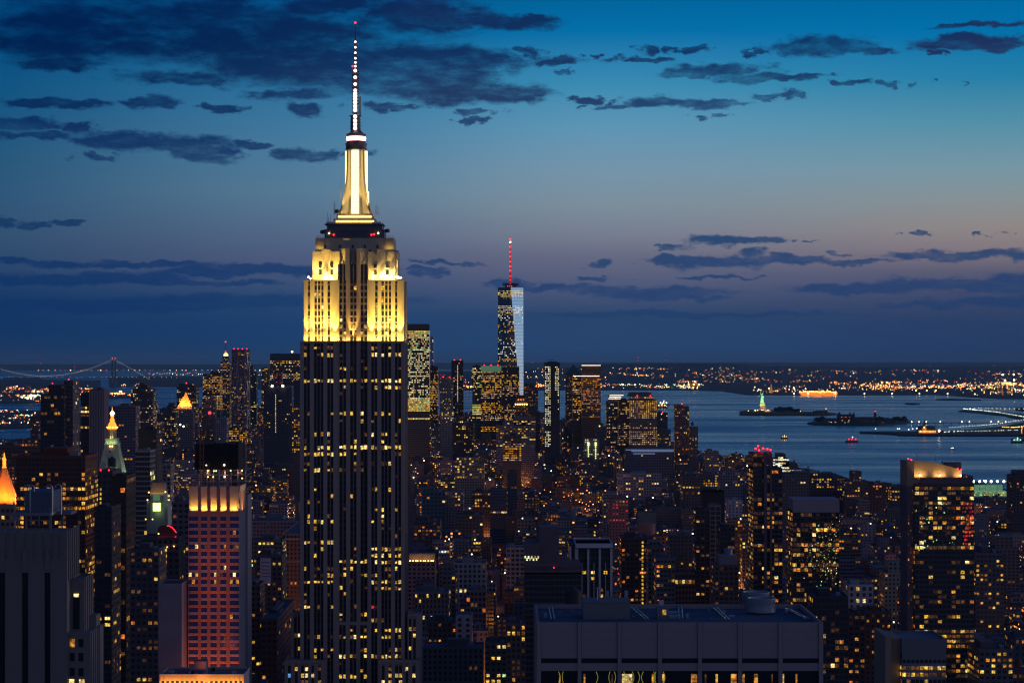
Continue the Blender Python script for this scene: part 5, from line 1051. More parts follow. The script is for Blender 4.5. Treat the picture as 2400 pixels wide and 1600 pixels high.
mb = MB(); mb.box(wx(2157, d_), wx(2268, d_), d_ + .1, d_ + 2.2, Z, wz(1119, d_)); mb.box(wx(2228, d_), wx(2264, d_), d_ + 12, d_ + 20, Z, wz(1086, d_)); mb.box(wx(2214, d_), wx(2217, d_), d_ + 8, d_ + 9, Z, wz(1082, d_)); mb.box(wx(2268, d_), wx(2282, d_), d_ + 1, d_ + 20, Z, wz(1115, d_)); mb.build('roof_structures', 'mauve_stone', t_)
for px in (2158, 2205, 2254):
    sm_obj('crown_lamp', ballmesh(.35, 'lamp_white'), t_, (wx(px, d_), d_ + 2.6, wz(1114, d_)))
    light('AREA', t_, (wx(px, d_), d_ + 2.7, wz(1118.5, d_)), (wx(px, d_), d_ + 4, wz(1100, d_)), 280, (1, .58, .16), 6, .3)
    light('SPOT', t_, (wx(px, d_), d_ + .6, wz(1118.5, d_)), (wx(px, d_), d_ + 4, wz(1100, d_)), 1600, (1, .58, .16), .4, angle=120)
for px, py in ((2130, 1075), (2137, 1077.5), (2246, 1098), (2254, 1100)): sm_obj('warning_lamp', ballmesh(.42, 'lamp_red'), t_, (wx(px, d_), d_ + 1.5, wz(py, d_)))
for px in (2154, 2199): mb = MB(); mb.tube((wx(px, d_), d_ + 8, Z), (wx(px, d_), d_ + 8, wz(1064, d_)), .08, n=4); mb.build('whip_antenna', 'dark_metal', t_)
t_, X0, X1, Z = T('pale modern block with plain upper box and lit window bands at bottom right', 2114, 2217, 1541, 1600, 800, 24, (.20, .21, .25), 1.0, 'off', 1.5, 2.35, .8, .55, rows=[0, 1.0, 1.0, .5, .8], roof='flat', short='bottom right modern block')
mb = MB(); mb.box(X0, X1, 799.8, 824, Z, wz(1500, 800)); parapet(mb, X0, X1, 800, 824, wz(1500, 800), .6); mb.build('mechanical_box', 'panel_stone_dark', t_)
mb = MB(); mb.box(wx(2076, 800), wx(2090, 800), 801, 826, 0, wz(1491, 800)); mb.box(wx(2090, 800), wx(2114, 800), 803, 824, 0, wz(1496, 800)); mb.build('corner_shaft', 'tan_wall', t_)
T('office block with rows of small yellow windows right of the uplit crown tower', 2287, 2353, 1298, 1480, 1750, 40, (.12, .11, .13), .45, 'gold', 3.0, 3.6, .6, .45, rows=[.0, .3, .8, .4, 1, 1.6, .3, .1, 1.3, .9, .4, .5, .1], short='yellow windowed block at right')
T('white arcaded block low between the pink topped and uplit crown towers', 1989, 2047, 1372, 1430, 1650, 30, (.42, .40, .45), .12, 'off', 4.4, 4.4, .5, .6)
T('brick apartment block with a regular grid of amber windows, lower right', 2028, 2089, 1436, 1560, 1350, 26, (.14, .07, .06), .55, 'warm', 3.3, 3.1, .4, .45, rows=[.7, 1, .9, 1.1, .8], short='amber grid brick block')
T('dark apartment block with orange windows left of the amber grid brick block', 1988, 2028, 1440, 1600, 1300, 26, (.10, .06, .06), .3, 'warm', 3.3, 3.1)
T('low wide rooftop building with two white lamps, lower right edge', 2295, 2375, 1525, 1600, 1150, 30, (.13, .12, .13), .3, 'gold', 3, 3)
t_, X0, X1, Z = T('slab with tall white columns and projecting roof frame above the pale foreground block', 1335, 1434, 1279, 1420, 1350, 40, (.07, .07, .08), .55, 'off', 2.6, 3.5, .8, .5, rows=[0, 0, .1, .1, .15, .1, .05, .1, .7, .3, 1.4, 1.3, .4], roof='flat', short='white columned slab')
mb = MB(); mb.box(wx(1350, 1350), wx(1435, 1350), 1346, 1348, wz(1282, 1350), wz(1272, 1350)); mb.box(wx(1350, 1350), wx(1435, 1350), 1348, 1392, wz(1281, 1350), wz(1279, 1350)); mb.box(wx(1348, 1350), wx(1350, 1350), 1346, 1392, wz(1282, 1350), wz(1272, 1350)); mb.box(wx(1433, 1350), wx(1435, 1350), 1348, 1392, wz(1279, 1350), wz(1272, 1350)); mb.box(wx(1350, 1350), wx(1433, 1350), 1390, 1392, wz(1279, 1350), wz(1272, 1350)); mb.build('roof_frame', 'pale_stone', t_)
for px, w_, top in ((1335, 4, 1279), (1347, 8, 1284), (1376, 5, 1285), (1403, 5, 1285), (1430, 5, 1285), (1363, 1.6, 1318), (1391, 1.6, 1318), (1418, 1.6, 1318)):
    mb = MB(); mb.box(wx(px, 1350), wx(px + w_, 1350), 1348.2, 1349.8, 0, wz(top, 1350)); mb.build('column', 'pale_stone', t_)
t_, X0, X1, Z = T('dark glass office block with a tall plain service tower left of the white columned slab', 1229, 1362, 1345, 1460, 1300, 36, (.09, .08, .09), .12, 'res', 2.6, 3.3, .9, .7, rows=[.1, 0, .2, .2, .4, .3, .6, .9, .3], roof='flat', short='dark glass block with service tower')
mb = MB(); mb.box(wx(1229, 1300), wx(1362, 1300), 1300, 1334, Z, wz(1338, 1300)); mb.box(wx(1265, 1300), wx(1311, 1300), 1310, 1334, Z, wz(1238, 1300)); mb.box(wx(1229, 1300), wx(1265, 1300), 1306, 1334, Z, wz(1275, 1300)); mb.box(wx(1311, 1300), wx(1362, 1300), 1312, 1334, Z, wz(1322, 1300)); mb.box(wx(1228, 1300), wx(1364, 1300), 1299, 1300, wz(1326, 1300), wz(1319, 1300)); mb.build('service_tower', 'mauve_stone', t_)
for k in range(9): sm_obj('window', quad('window_green' if k % 3 == 0 else 'window_cream'), t_, (wx(1231.5 + k * 3.8, 1300), 1305.8, wz(1307 + (k % 2) * 5, 1300)), (.75, 1, 1.4))
sm_obj('warning_lamp', ballmesh(.35, 'lamp_red'), t_, (wx(1298, 1300), 1298.5, wz(1329, 1300)))
T('brown tower with a column of yellow stair windows right of the white columned slab', 1456, 1518, 1262, 1430, 1600, 30, (.12, .07, .06), .18, 'warm', 3, 3.2, .6, .5, short='stair window tower')
for k in range(17): sm_obj('window', quad('window_yellow'), bpy.data.objects[[o.name for o in COL.objects if o.name.startswith('office_tower') and o.parent is None][-1]], (wx(1506, 1600), 1599.6, wz(1270 + k * 8.9, 1600)), (1.2, 1, 1.5))
T('grey stepped apartment building right of the stair window tower', 1519, 1556, 1284, 1420, 1550, 26, (.16, .15, .17), .12, 'res', 3, 3.2, tiers=[(1521, 1548, 1269)])
T('cream gridded block with bright rooms right of the grey stepped building', 1538, 1582, 1310, 1400, 1480, 26, (.20, .18, .18), .45, 'res', 2.6, 3.1, .7, .5)
T('low building with a glowing row of tall arched windows beyond the pale block', 1582, 1629, 1344, 1372, 1900, 26, (.14, .10, .10), 1.0, 'off', 3.0, 4.5, .75, .7, rows=[0, 1, .5])
t_, X0, X1, Z = T('greenish tank house block in the middle distance above the brick drum', 1496, 1538, 1203, 1260, 2500, 30, (.14, .16, .15), .02, 'res', 4, 4, gl=False, roof='flat')
t_, X0, X1, Z = T('brick block topped by a broad round brick drum', 1498, 1540, 1256, 1300, 2000, 30, (.16, .09, .08), .1, 'res', 4, 4, roof='flat', short='brick drum block')
mb = MB(); mb.lathe((wx(1519, 2000), 2014), [(7.0, Z), (7.0, wz(1232, 2000)), (7.3, wz(1232, 2000)), (7.3, wz(1229, 2000))], 28); mb.build('brick_drum', 'salmon_stone', t_)
T('white stone loft building with piers and lit top row, right of the great tower foot', 1064, 1139, 1321, 1410, 1950, 36, (.34, .32, .33), .18, 'off', 3.8, 4.2, .55, .6, rows=[.8, 0, .2, .1, .1, 1.2, .2], short='white stone loft building')
T('gabled brown loft building with two bright windows left of the white stone loft', 1037, 1068, 1348, 1440, 1900, 30, (.17, .13, .13), .25, 'off', 3.6, 4)
T('dark teal roofed block with arched arcade near the great tower foot', 971, 1051, 1389, 1460, 1750, 36, (.19, .17, .16), .25, 'grn', 3.0, 4.2, .45, .6, rows=[1.3, .1, .3, .1])
T('cream gabled corner building with glowing roof terrace', 1068, 1106, 1445, 1520, 1560, 26, (.42, .40, .42), .2, 'warm', 5, 3.8, .4, .55, tiers=[(1072, 1103, 1440)], short='cream gabled building')
T('dark loft block with orange windows left of the cream gabled building', 1003, 1070, 1457, 1530, 1570, 26, (.12, .10, .10), .5, 'warm', 3.2, 3.8, .45, .55, rows=[1.2, .5, 0, .9])
T('long ornate grey block at the bottom centre with dark upper windows', 990, 1133, 1518, 1600, 1450, 26, (.15, .15, .17), .05, 'gold', 3.2, 3.6, .5, .6)
T('brown loft building with pale corner piers and three orange windows', 1093, 1139, 1385, 1480, 1750, 30, (.22, .17, .17), .12, 'warm', 3.2, 4.2, .7, .65)
T('brick building with white and amber windows left of the pale foreground block', 1187, 1232, 1463, 1600, 1250, 24, (.14, .09, .08), .35, 'off', 3, 3.2, .55, .6)
T('dark green arched building with four pale green windows at the bottom centre', 1137, 1188, 1508, 1600, 1300, 24, (.11, .11, .10), .3, 'grn', 3, 3.3)
t_, X0, X1, Z = T('low block whose side wall is washed by a row of orange roof lamps', 955, 1020, 1318, 1345, 2100, 30, (.25, .20, .2), .05, 'warm', 4, 4, roof='flat')
mb = MB(); mb.box(wx(957, 2100), wx(1018, 2100), 2112, 2124, Z, wz(1300, 2100)); mb.build('rooftop_wall', 'tan_wall', t_)
for k in range(10): sm_obj('roof_lamp', ballmesh(.55, 'lamp_warm'), t_, (wx(960 + k * 6 + (k % 3), 2100), 2109, Z + 1.0))
light('AREA', t_, (wx(988, 2100), 2108, Z + .6), (wx(988, 2100), 2112, Z + 4), 500, (1, .4, .08), 22, .5)
T('blue glass box building with two glowing floors in the middle distance', 1149, 1188, 1147, 1200, 3000, 30, (.07, .12, .20), .5, 'off', 3.6, 4, .9, .5, rows=[0, 0, 0, 0, 0, 0, 0, 2, .3], short='blue glass box')
t_, X0, X1, Z = T('dark tapering stone tower right of the blue glass box', 1189, 1212, 1112, 1180, 3200, 20, (.06, .07, .10), .03, 'off', 4, 4, tiers=[(1193, 1208, 1099)])
T('office block with a lit top row left of the blue glass box', 1106, 1149, 1154, 1195, 3050, 40, (.11, .08, .09), .4, 'gold', 3.6, 4, rows=[2.2, 0, .4, .6])
T('long low hall with teal pitched roof, right of the great tower', 990, 1044, 1153, 1180, 3000, 40, (.06, .12, .16), .05, 'off', 5, 5)
T('pale pinkish apartment block with white edge right of the teal roofed hall', 1045, 1086, 1153, 1186, 3020, 40, (.25, .2, .22), .25, 'res', 4, 3.8)
T('dark apartment block with a sprinkling of amber windows beyond the tapering stone tower', 1229, 1261, 1158, 1215, 2900, 30, (.06, .055, .07), .45, 'res', 4, 3.6, .5, .5)
T('dark loft row with amber windows beside the great tower shaft', 970, 1032, 1222, 1268, 2500, 40, (.09, .07, .08), .45, 'warm', 4, 4)
T('wide dark loft block with a flat pale roof line in the middle distance', 1066, 1132, 1208, 1262, 2600, 40, (.08, .08, .09), .15, 'off', 4, 4)
t_, X0, X1, Z = T('small ornate building lit orange by street lamps', 1284, 1308, 1205, 1235, 2600, 26, (.22, .12, .1), 1.0, 'warm', 3.2, 4, .5, .5, rows=[1.4, .5, .9])
t_, X0, X1, Z = T('white loft building with balcony openings above the dark glass block', 1186, 1229, 1285, 1330, 2100, 30, (.32, .31, .35), .12, 'warm', 4, 4.2, .7, .6)
T('grey stepped hill of apartments at the right edge', 2375, 2440, 1115, 1230, 2900, 40, (.06, .06, .08), .1, 'res', 4, 4, tiers=[(2385, 2415, 1103)])
T('dark warehouse with lit loading floor below the pier lamps', 2090, 2128, 1148, 1175, 3300, 30, dkb, .9, 'gold', 4, 4, rows=[.9, .5])
T('long dark red warehouse near the pier lamps', 1990, 2075, 1136, 1165, 3500, 40, (.13, .07, .07), .25, 'warm', 5, 4)
T('block with a dark cube on its roof standing against the bay', 1984, 2035, 1128, 1170, 3450, 40, dkb, .3, 'res', 4, 4, tiers=[(1999, 2020, 1104)])
T('long low dark warehouse at the shore left of the roof cube block', 1895, 1980, 1120, 1150, 3600, 40, (.10, .09, .12), .2, 'gold', 4, 4, tiers=[(1900, 1930, 1109), (1930, 1953, 1108)])
T('pale concrete block with small windows on the shore left of the terraced building', 1653, 1685, 1058, 1090, 4300, 36, (.26, .23, .27), .15, 'off', 4, 4)
# ------------------------------------------------------------------ individual landmarks
mat('wtc_glass_lit', (.58, .72, .86), .10, .9, var=.06, scale=.02); mat('wtc_dark', (.10, .12, .15), .15, .5, var=.1)
mat('clock_stone', (.42, .44, .36), .85, var=.15, scale=.3, streak=True); mat('gold_leaf', (.8, .5, .12), .35, .8); mat('netting', (.035, .03, .028), .95, var=.5, scale=.3); mat('crane_orange', (.30, .10, .03), .6)
mat('copper_green', (.28, .5, .36), .7); mat('granite', (.42, .36, .28), .85); mat('leaf_dark', (.022, .035, .03), 1.0, var=.6, scale=.05); mat('bark', (.03, .025, .02), 1.0)
mat('ship_orange', (.7, .28, .05), .6); mat('boat_white', (.6, .62, .66), .5); mat('boat_dark', (.03, .04, .07), .5); mat('terminal_red', (.35, .14, .07), .8); mat('slate_roof', (.04, .045, .06), .8)
emit('lamp_stadium', (.75, 1, .7), 16); emit('lamp_gold', (1, .50, .10), 5); emit('lamp_arch', (1, .02, .05), 1.1); emit('lamp_greenwin', (.75, 1, .25), 3.5); emit('lamp_neonring', (1, .3, .04), 2.5)

def glass_tower():
    D = 5400.0; s = D / F; cx, cy = wx(1197, D), D + 30; hw = 30 * s; zb, zt = wz(1040, D), wz(673, D)
    root = thing('skyscraper', 'tallest downtown glass skyscraper with faceted sides and red lit mast', 'skyscraper', (cx, cy, 0))
    FOOT.append((cx - 35, cx + 35, cy - 35, cy + 35)); VIS.append((1167, 1228, 560, 930, D)); ANCH.append((1197, 800, 'faceted glass skyscraper'))
    B = [Vector((cx + a * hw, cy + b_ * hw, zb)) for a, b_ in ((-1, -1), (1, -1), (1, 1), (-1, 1))]
    Tp = [Vector((cx + a * hw, cy + b_ * hw, zt)) for a, b_ in ((0, -1), (1, 0), (0, 1), (-1, 0))]
    mb = MB(); mb.box(cx - hw, cx + hw, cy - hw, cy + hw, 0, zb); mb.build('podium', 'wtc_dark', root)
    for i in range(4):
        mb = MB(); mb.face([B[i], B[(i + 1) % 4], Tp[i]]); mb.build('facet', 'wtc_glass_lit' if i in (1, 2) else 'wtc_dark', root)
        mb = MB(); mb.face([B[(i + 1) % 4], Tp[(i + 1) % 4], Tp[i]]); mb.build('facet', 'wtc_glass_lit' if i in (0, 1) else 'wtc_dark', root)  # right-hand facets get a brighter copy of the glass, painting in the reflected afterglow
    mb = MB(); mb.face(Tp); mb.build('roof', 'slate_metal', root)
    mb = MB()
    for a, c in ((Tp[0], Tp[1]), (Tp[3], Tp[0])): mb.tube(a, c, .5, n=4)
    mb.tube(B[1] , Tp[0], .35, n=4); mb.tube(B[1], Tp[1], .3, n=4); mb.build('edge_trim', 'bright_metal', root)
    mb = MB()
    k = 0; z = zt - 8
    while z > zb + 40:      # floor lines on the bright facet
        t = (z - zb) / (zt - zb); a = B[1].lerp(Tp[0], t); c = B[1].lerp(Tp[1], t); mb.tube(a, c, .38, n=3, cap=False); z -= 8.2
    mb.build('floor_lines', 'steelblue', root)
    n1 = (B[0] - Tp[0]).cross(B[1] - Tp[0]).normalized()
    # lit windows: front triangle (0), left facet (3->0), bright facet (0->1)
    cells = []
    def at(px, py, pr=None):
        """point of the visible shell seen at pixel px,py"""
        d = Vector(((px - 1200) / F, 1, (YH - py) / F)); o = Vector((0, 0, H)); best = None
        for tri in ((B[0], B[1], Tp[0]), (B[0], Tp[0], Tp[3]), (B[1], Tp[1], Tp[0])):
            n = (tri[1] - tri[0]).cross(tri[2] - tri[0]); den = n.dot(d)
            if abs(den) < 1e-9: continue
            t = n.dot(tri[0] - o) / den; p_ = o + d * t; ok = True; sg = 0
            for i in range(3):
                c_ = (tri[(i + 1) % 3] - tri[i]).cross(p_ - tri[i]).dot(n)
                if c_ < -1e-3: ok = False
            if ok and (best is None or t < best[0]): best = (t, p_, n.normalized())
        return best
    rowsW = [(682, .9, 'cream'), (686, .9, 'cream'), (690, .9, 'cream'), (694.5, .85, 'cream'), (699, .25, 'amber'), (702, .2, 'amber'), (715, .0, 'dim'), (717.5, .9, 'cream'), (721.5, .9, 'cream'), (726, .85, 'cream'), (730, .8, 'cream'), (733.5, .6, 'cream'), (737, .3, 'cream'), (741, .25, 'white'), (745, .3, 'white'), (750, .2, 'white'), (754, .2, 'cream'), (758, .25, 'cream'), (762, .3, 'amber'), (766, .15, 'cream'), (770, .3, 'amber'), (775, .7, 'yellow'), (778.5, .25, 'white'), (783, .2, 'dim'), (788, .25, 'dim'), (793, .3, 'yellow')]
    y = 797
    while y < 838: rowsW.append((y, .30, 'white')); y += 4
    rowsW += [(842, .75, 'yellow'), (846, .7, 'yellow'), (850, .4, 'dim'), (855, .3, 'dim'), (859, .6, 'yellow'), (863, .7, 'amber'), (868, .1, 'dim')]
    y = 876
    while y < 925: rowsW.append((y, .55, 'yellow')); y += 4
    for py, pr, c in rowsW:
        px = 1168.5
        while px < 1225.5:
            if R.random() < pr * (.35 if px > 1197 + (py - 676) * .083 and c != 'cream' else 1):
                h_ = at(px, py)
                if h_:
                    t, p_, n = h_
                    if n.dot(Vector((0, -1, 0))) < 0: n = -n
                    cells.append((p_.x + n.x * .4, p_.y + n.y * .4, p_.z, 2.3 * s, 1.7 * s, math.atan2(n.x, -n.y) , c))
            px += 3.1
    place_windows(root, cells)
    mb = MB(); z = zt; mb.box(cx - 19 * s, cx + 19 * s, cy - 6, cy + 6, z + 5, z + 7); mb.box(cx - 14 * s, cx + 14 * s, cy - 14, cy + 14, z, z + 9)
    mb.lathe((cx, cy), [(20 * s, z + 9.5), (20 * s, z + 10.5), (18 * s, z + 10.5)], 24); mb.build('roof_ring', 'slate_metal', root)
    for k in range(14): a = k / 14 * math.tau; mb = MB(); mb.box(cx + 18 * s * math.cos(a) - .5, cx + 18 * s * math.cos(a) + .5, cy + 18 * s * math.sin(a) - .5, cy + 18 * s * math.sin(a) + .5, z + 3, z + 12); mb.build('ring_post', 'slate_metal', root)
    mx = wx(1196, D); mb = MB(); mb.lathe((mx, cy), [(2.6, z), (2.4, wz(640, D)), (1.6, wz(636, D)), (1.2, wz(590, D)), (.6, wz(558, D))], 8)
    for a in range(6): mb.tube((mx + 9 * math.cos(a * 1.047), cy + 9 * math.sin(a * 1.047), z + 6), (mx, cy, wz(640, D)), .25, n=3)
    mb.build('mast', 'red_mast', root)
    for py, r in ((559, 1.9), (577, 1.6), (589, 1.5), (600, 1.6), (612, 1.5), (623, 1.8), (633, 1.9), (646, 1.3), (655, 1.2), (664, 1.2), (671, 1.0)): sm_obj('mast_lamp', ballmesh(r, 'lamp_red'), root, (mx, cy - 3, wz(py, D)))
    sm_obj('mast_lamp', ballmesh(1.8, 'lamp_white'), root, (mx, cy - 3, wz(566, D)))
    for px in (1190, 1195, 1199): sm_obj('roof_lamp', ballmesh(.9, 'lamp_red'), root, (wx(px, D), cy - 20, z + 3))
mat('red_mast', (.3, .05, .05), .6, emit=(1, .03, .04), es=.25)
glass_tower()

def clock_tower():
    D = 1850.0; X = lambda px: wx(px, D); Z = lambda py: wz(py, D); s = D / F; cx, cy = X(256), D + 14
    root = thing('clock_tower', 'old stone tower with green lit pyramid roof and blazing gold lantern', 'clock tower', (cx, cy, 0))
    FOOT.append((cx - 14, cx + 14, D - 2, D + 30)); VIS.append((226, 292, 955, 1130, D)); ANCH.append((256, 1010, 'gold lantern tower'))
    hw = 32 * s
    mb = MB(); mb.box(cx - hw, cx + hw, cy - hw, cy + hw, 0, Z(1132)); mb.build('shaft', 'clock_stone', root)
    mb = MB(); mb.box(cx - hw * 1.06, cx + hw * 1.06, cy - hw * 1.06, cy + hw * 1.06, Z(1132), Z(1128)); mb.box(cx - hw, cx + hw, cy - hw, cy + hw, Z(1128), Z(1119)); mb.build('cornice', 'clock_stone', root)
    mb = MB(); mb.lathe((cx, cy), [(hw * 1.32, Z(1119)), (15.5 * s * 1.414, Z(1048))], 4, rot=math.pi / 4); mb.build('pyramid_roof', 'clock_stone', root)
    for i in range(4):
        a = math.pi / 4 + i * math.pi / 2; mb = MB(); mb.tube((cx + math.cos(a) * hw * 1.32, cy + math.sin(a) * hw * 1.32, Z(1119)), (cx + math.cos(a) * 15.5 * s * 1.414, cy + math.sin(a) * 15.5 * s * 1.414, Z(1048)), .3, n=5); mb.build('roof_ridge', 'clock_stone', root)
    for row in ((1104, (-18, -8, 2, 12, 21)), (1089, (-12, -2.5, 7)), (1073, (-5.5, 3)), (1059, (-1.5,))):
        for dx_ in row[1]:
            t = (1119 - row[0]) / 71; yy = cy - (hw * .933 + (15.5 * s - hw * .933) * t)
            mb = MB(); mb.lathe((0, 0), [(1, 0)], 8) if False else None
            xx = cx + dx_ * s; mb.tube((xx, yy - .9, Z(row[0])), (xx, yy + 1.2, Z(row[0])), 1.15, 1.15, 12); mb.build('dormer', 'clock_stone', root)
            sm_obj('dormer_opening', quad('window_amber' if (row[0], dx_) == (1073, 3) else 'dark_glass', 'dormer_opening'), root, (xx, yy - .95, Z(row[0])), (1.2, 1, 1.4))
    mb = MB(); mb.box(cx - 16.5 * s, cx + 16.5 * s, cy - 16.5 * s, cy + 16.5 * s, Z(1048), Z(1040)); mb.box(cx - 14 * s, cx + 14 * s, cy - 14 * s, cy + 14 * s, Z(1040), Z(1028)); mb.build('balustrade', 'clock_stone', root)
    for k in range(8):
        a = (k + .5) * math.tau / 8; mb = MB(); mb.tube((cx + 9 * s * math.cos(a), cy + 9 * s * math.sin(a), Z(1028)), (cx + 9 * s * math.cos(a), cy + 9 * s * math.sin(a), Z(1006)), 1.35 * s, n=8); mb.build('column', 'clock_stone', root)
    mb = MB(); mb.lathe((cx, cy), [(6 * s, Z(1028)), (6 * s, Z(1006))], 12); mb.build('cupola_core', 'clock_stone', root)
    mb = MB(); mb.lathe((cx, cy), [(11.5 * s, Z(1006)), (12 * s, Z(1003)), (10.5 * s, Z(1002)), (9.6 * s, Z(996)), (6.5 * s, Z(990)), (4.6 * s, Z(988))], 20); mb.build('dome', 'gold_glow', root)
    mb = MB(); mb.lathe((cx, cy), [(4.6 * s, Z(988)), (6.5 * s, Z(984)), (4 * s, Z(983)), (3.4 * s, Z(976)), (4.6 * s, Z(975)), (2.4 * s, Z(973))], 12); mb.build('lantern_stage', 'gold_glow', root)
    mb = MB(); mb.ball((cx, cy, Z(969)), 4.6 * s, n=12); mb.build('lantern', 'lamp_flood', root)
    mb = MB(); mb.lathe((cx, cy), [(2 * s, Z(965)), (1.2 * s, Z(961)), (.3 * s, Z(954))], 8); mb.build('finial', 'gold_glow', root)
    for k in range(10): a = k * math.tau / 10; sm_obj('dome_lamp', ballmesh(.55, 'lamp_gold'), root, (cx + 12 * s * math.cos(a), cy + 12 * s * math.sin(a), Z(1002)))
    for dx_ in (-2.5, 3): sm_obj('balcony_lamp', ballmesh(.6, 'lamp_warm'), root, (cx + dx_ * s, cy - 17.5 * s, Z(1046)))
    grn = (.62, 1.0, .42)
    light('AREA', root, (cx, cy - hw - 2.2, Z(1128)), (cx, cy - hw * .6, Z(1085)), 450, grn, 20, 1); light('AREA', root, (cx + hw + 2.2, cy, Z(1128)), (cx + hw * .6, cy, Z(1085)), 2600, grn, 20, 1)
    light('SPOT', root, (cx + 9, cy - hw - 9, Z(1128)), (cx, cy - 8, Z(1065)), 3500, grn, .6, angle=50)
    light('AREA', root, (cx, cy - 16.8 * s - 1, Z(1040)), (cx, cy - 14 * s, Z(1030)), 260, (.75, 1, .4), 9, .5); light('POINT', root, (cx, cy - 12.5 * s, Z(1026)), None, 260, (1, .8, .25), .3)
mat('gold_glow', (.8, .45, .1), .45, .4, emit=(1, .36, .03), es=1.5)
clock_tower()

def gold_pyramid():
    D = 1660.0; X = lambda px: wx(px, D); Z = lambda py: wz(py, D); cx, cy = X(0), D + 14; s = D / F
    root = thing('pyramid_roofed_tower', 'orange floodlit tall pyramid roof cut off by the left edge of the view', 'tower', (cx, cy, 0))
    FOOT.append((cx - 14, cx + 14, D - 2, D + 30)); VIS.append((0, 34, 1065, 1185, D)); ANCH.append((10, 1120, 'orange pyramid roof'))
    mb = MB(); mb.box(cx - 34 * s, cx + 34 * s, cy - 34 * s, cy + 34 * s, 0, Z(1182)); mb.build('shaft', 'limestone', root)
    mb = MB(); mb.lathe((cx, cy), [(35 * s, Z(1182)), (6.5 * s, Z(1098))], 8, rot=math.pi / 8); mb.build('pyramid_roof', 'gilded_roof', root)
    mb = MB(); mb.lathe((cx, cy), [(5.5 * s, Z(1098)), (5.5 * s, Z(1096)), (4 * s, Z(1095)), (4 * s, Z(1080)), (5 * s, Z(1079)), (2 * s, Z(1072)), (.2, Z(1062))], 8); mb.build('lantern', 'gold_glow', root)
    for sx in (-1, 1):
        for sy in (-1, 1): mb = MB(); mb.lathe((cx + sx * 30 * s, cy + sy * 30 * s), [(3 * s, Z(1182)), (3 * s, Z(1176)), (.2, Z(1166))], 6); mb.build('turret', 'limestone', root)
    light('AREA', root, (cx + 4, cy - 36 * s - 5, Z(1172)), (cx + 2, cy - 10, Z(1120)), 22000, (1, .25, .02), 16, 2); light('AREA', root, (cx + 36 * s + 2, cy, Z(1180)), (cx + 6, cy, Z(1120)), 16000, (1, .32, .03), 16, 1)
    for k in range(3): sm_obj('window', quad('window_cream'), root, (X(3 + k * 5), cy - 34 * s - .1, Z(1195)), (.9, 1, 2.4))
    for k in range(2): sm_obj('window', quad('window_cream'), root, (X(18 + k * 5), cy - 34 * s - .1, Z(1195)), (.9, 1, 2.2))
gold_pyramid()

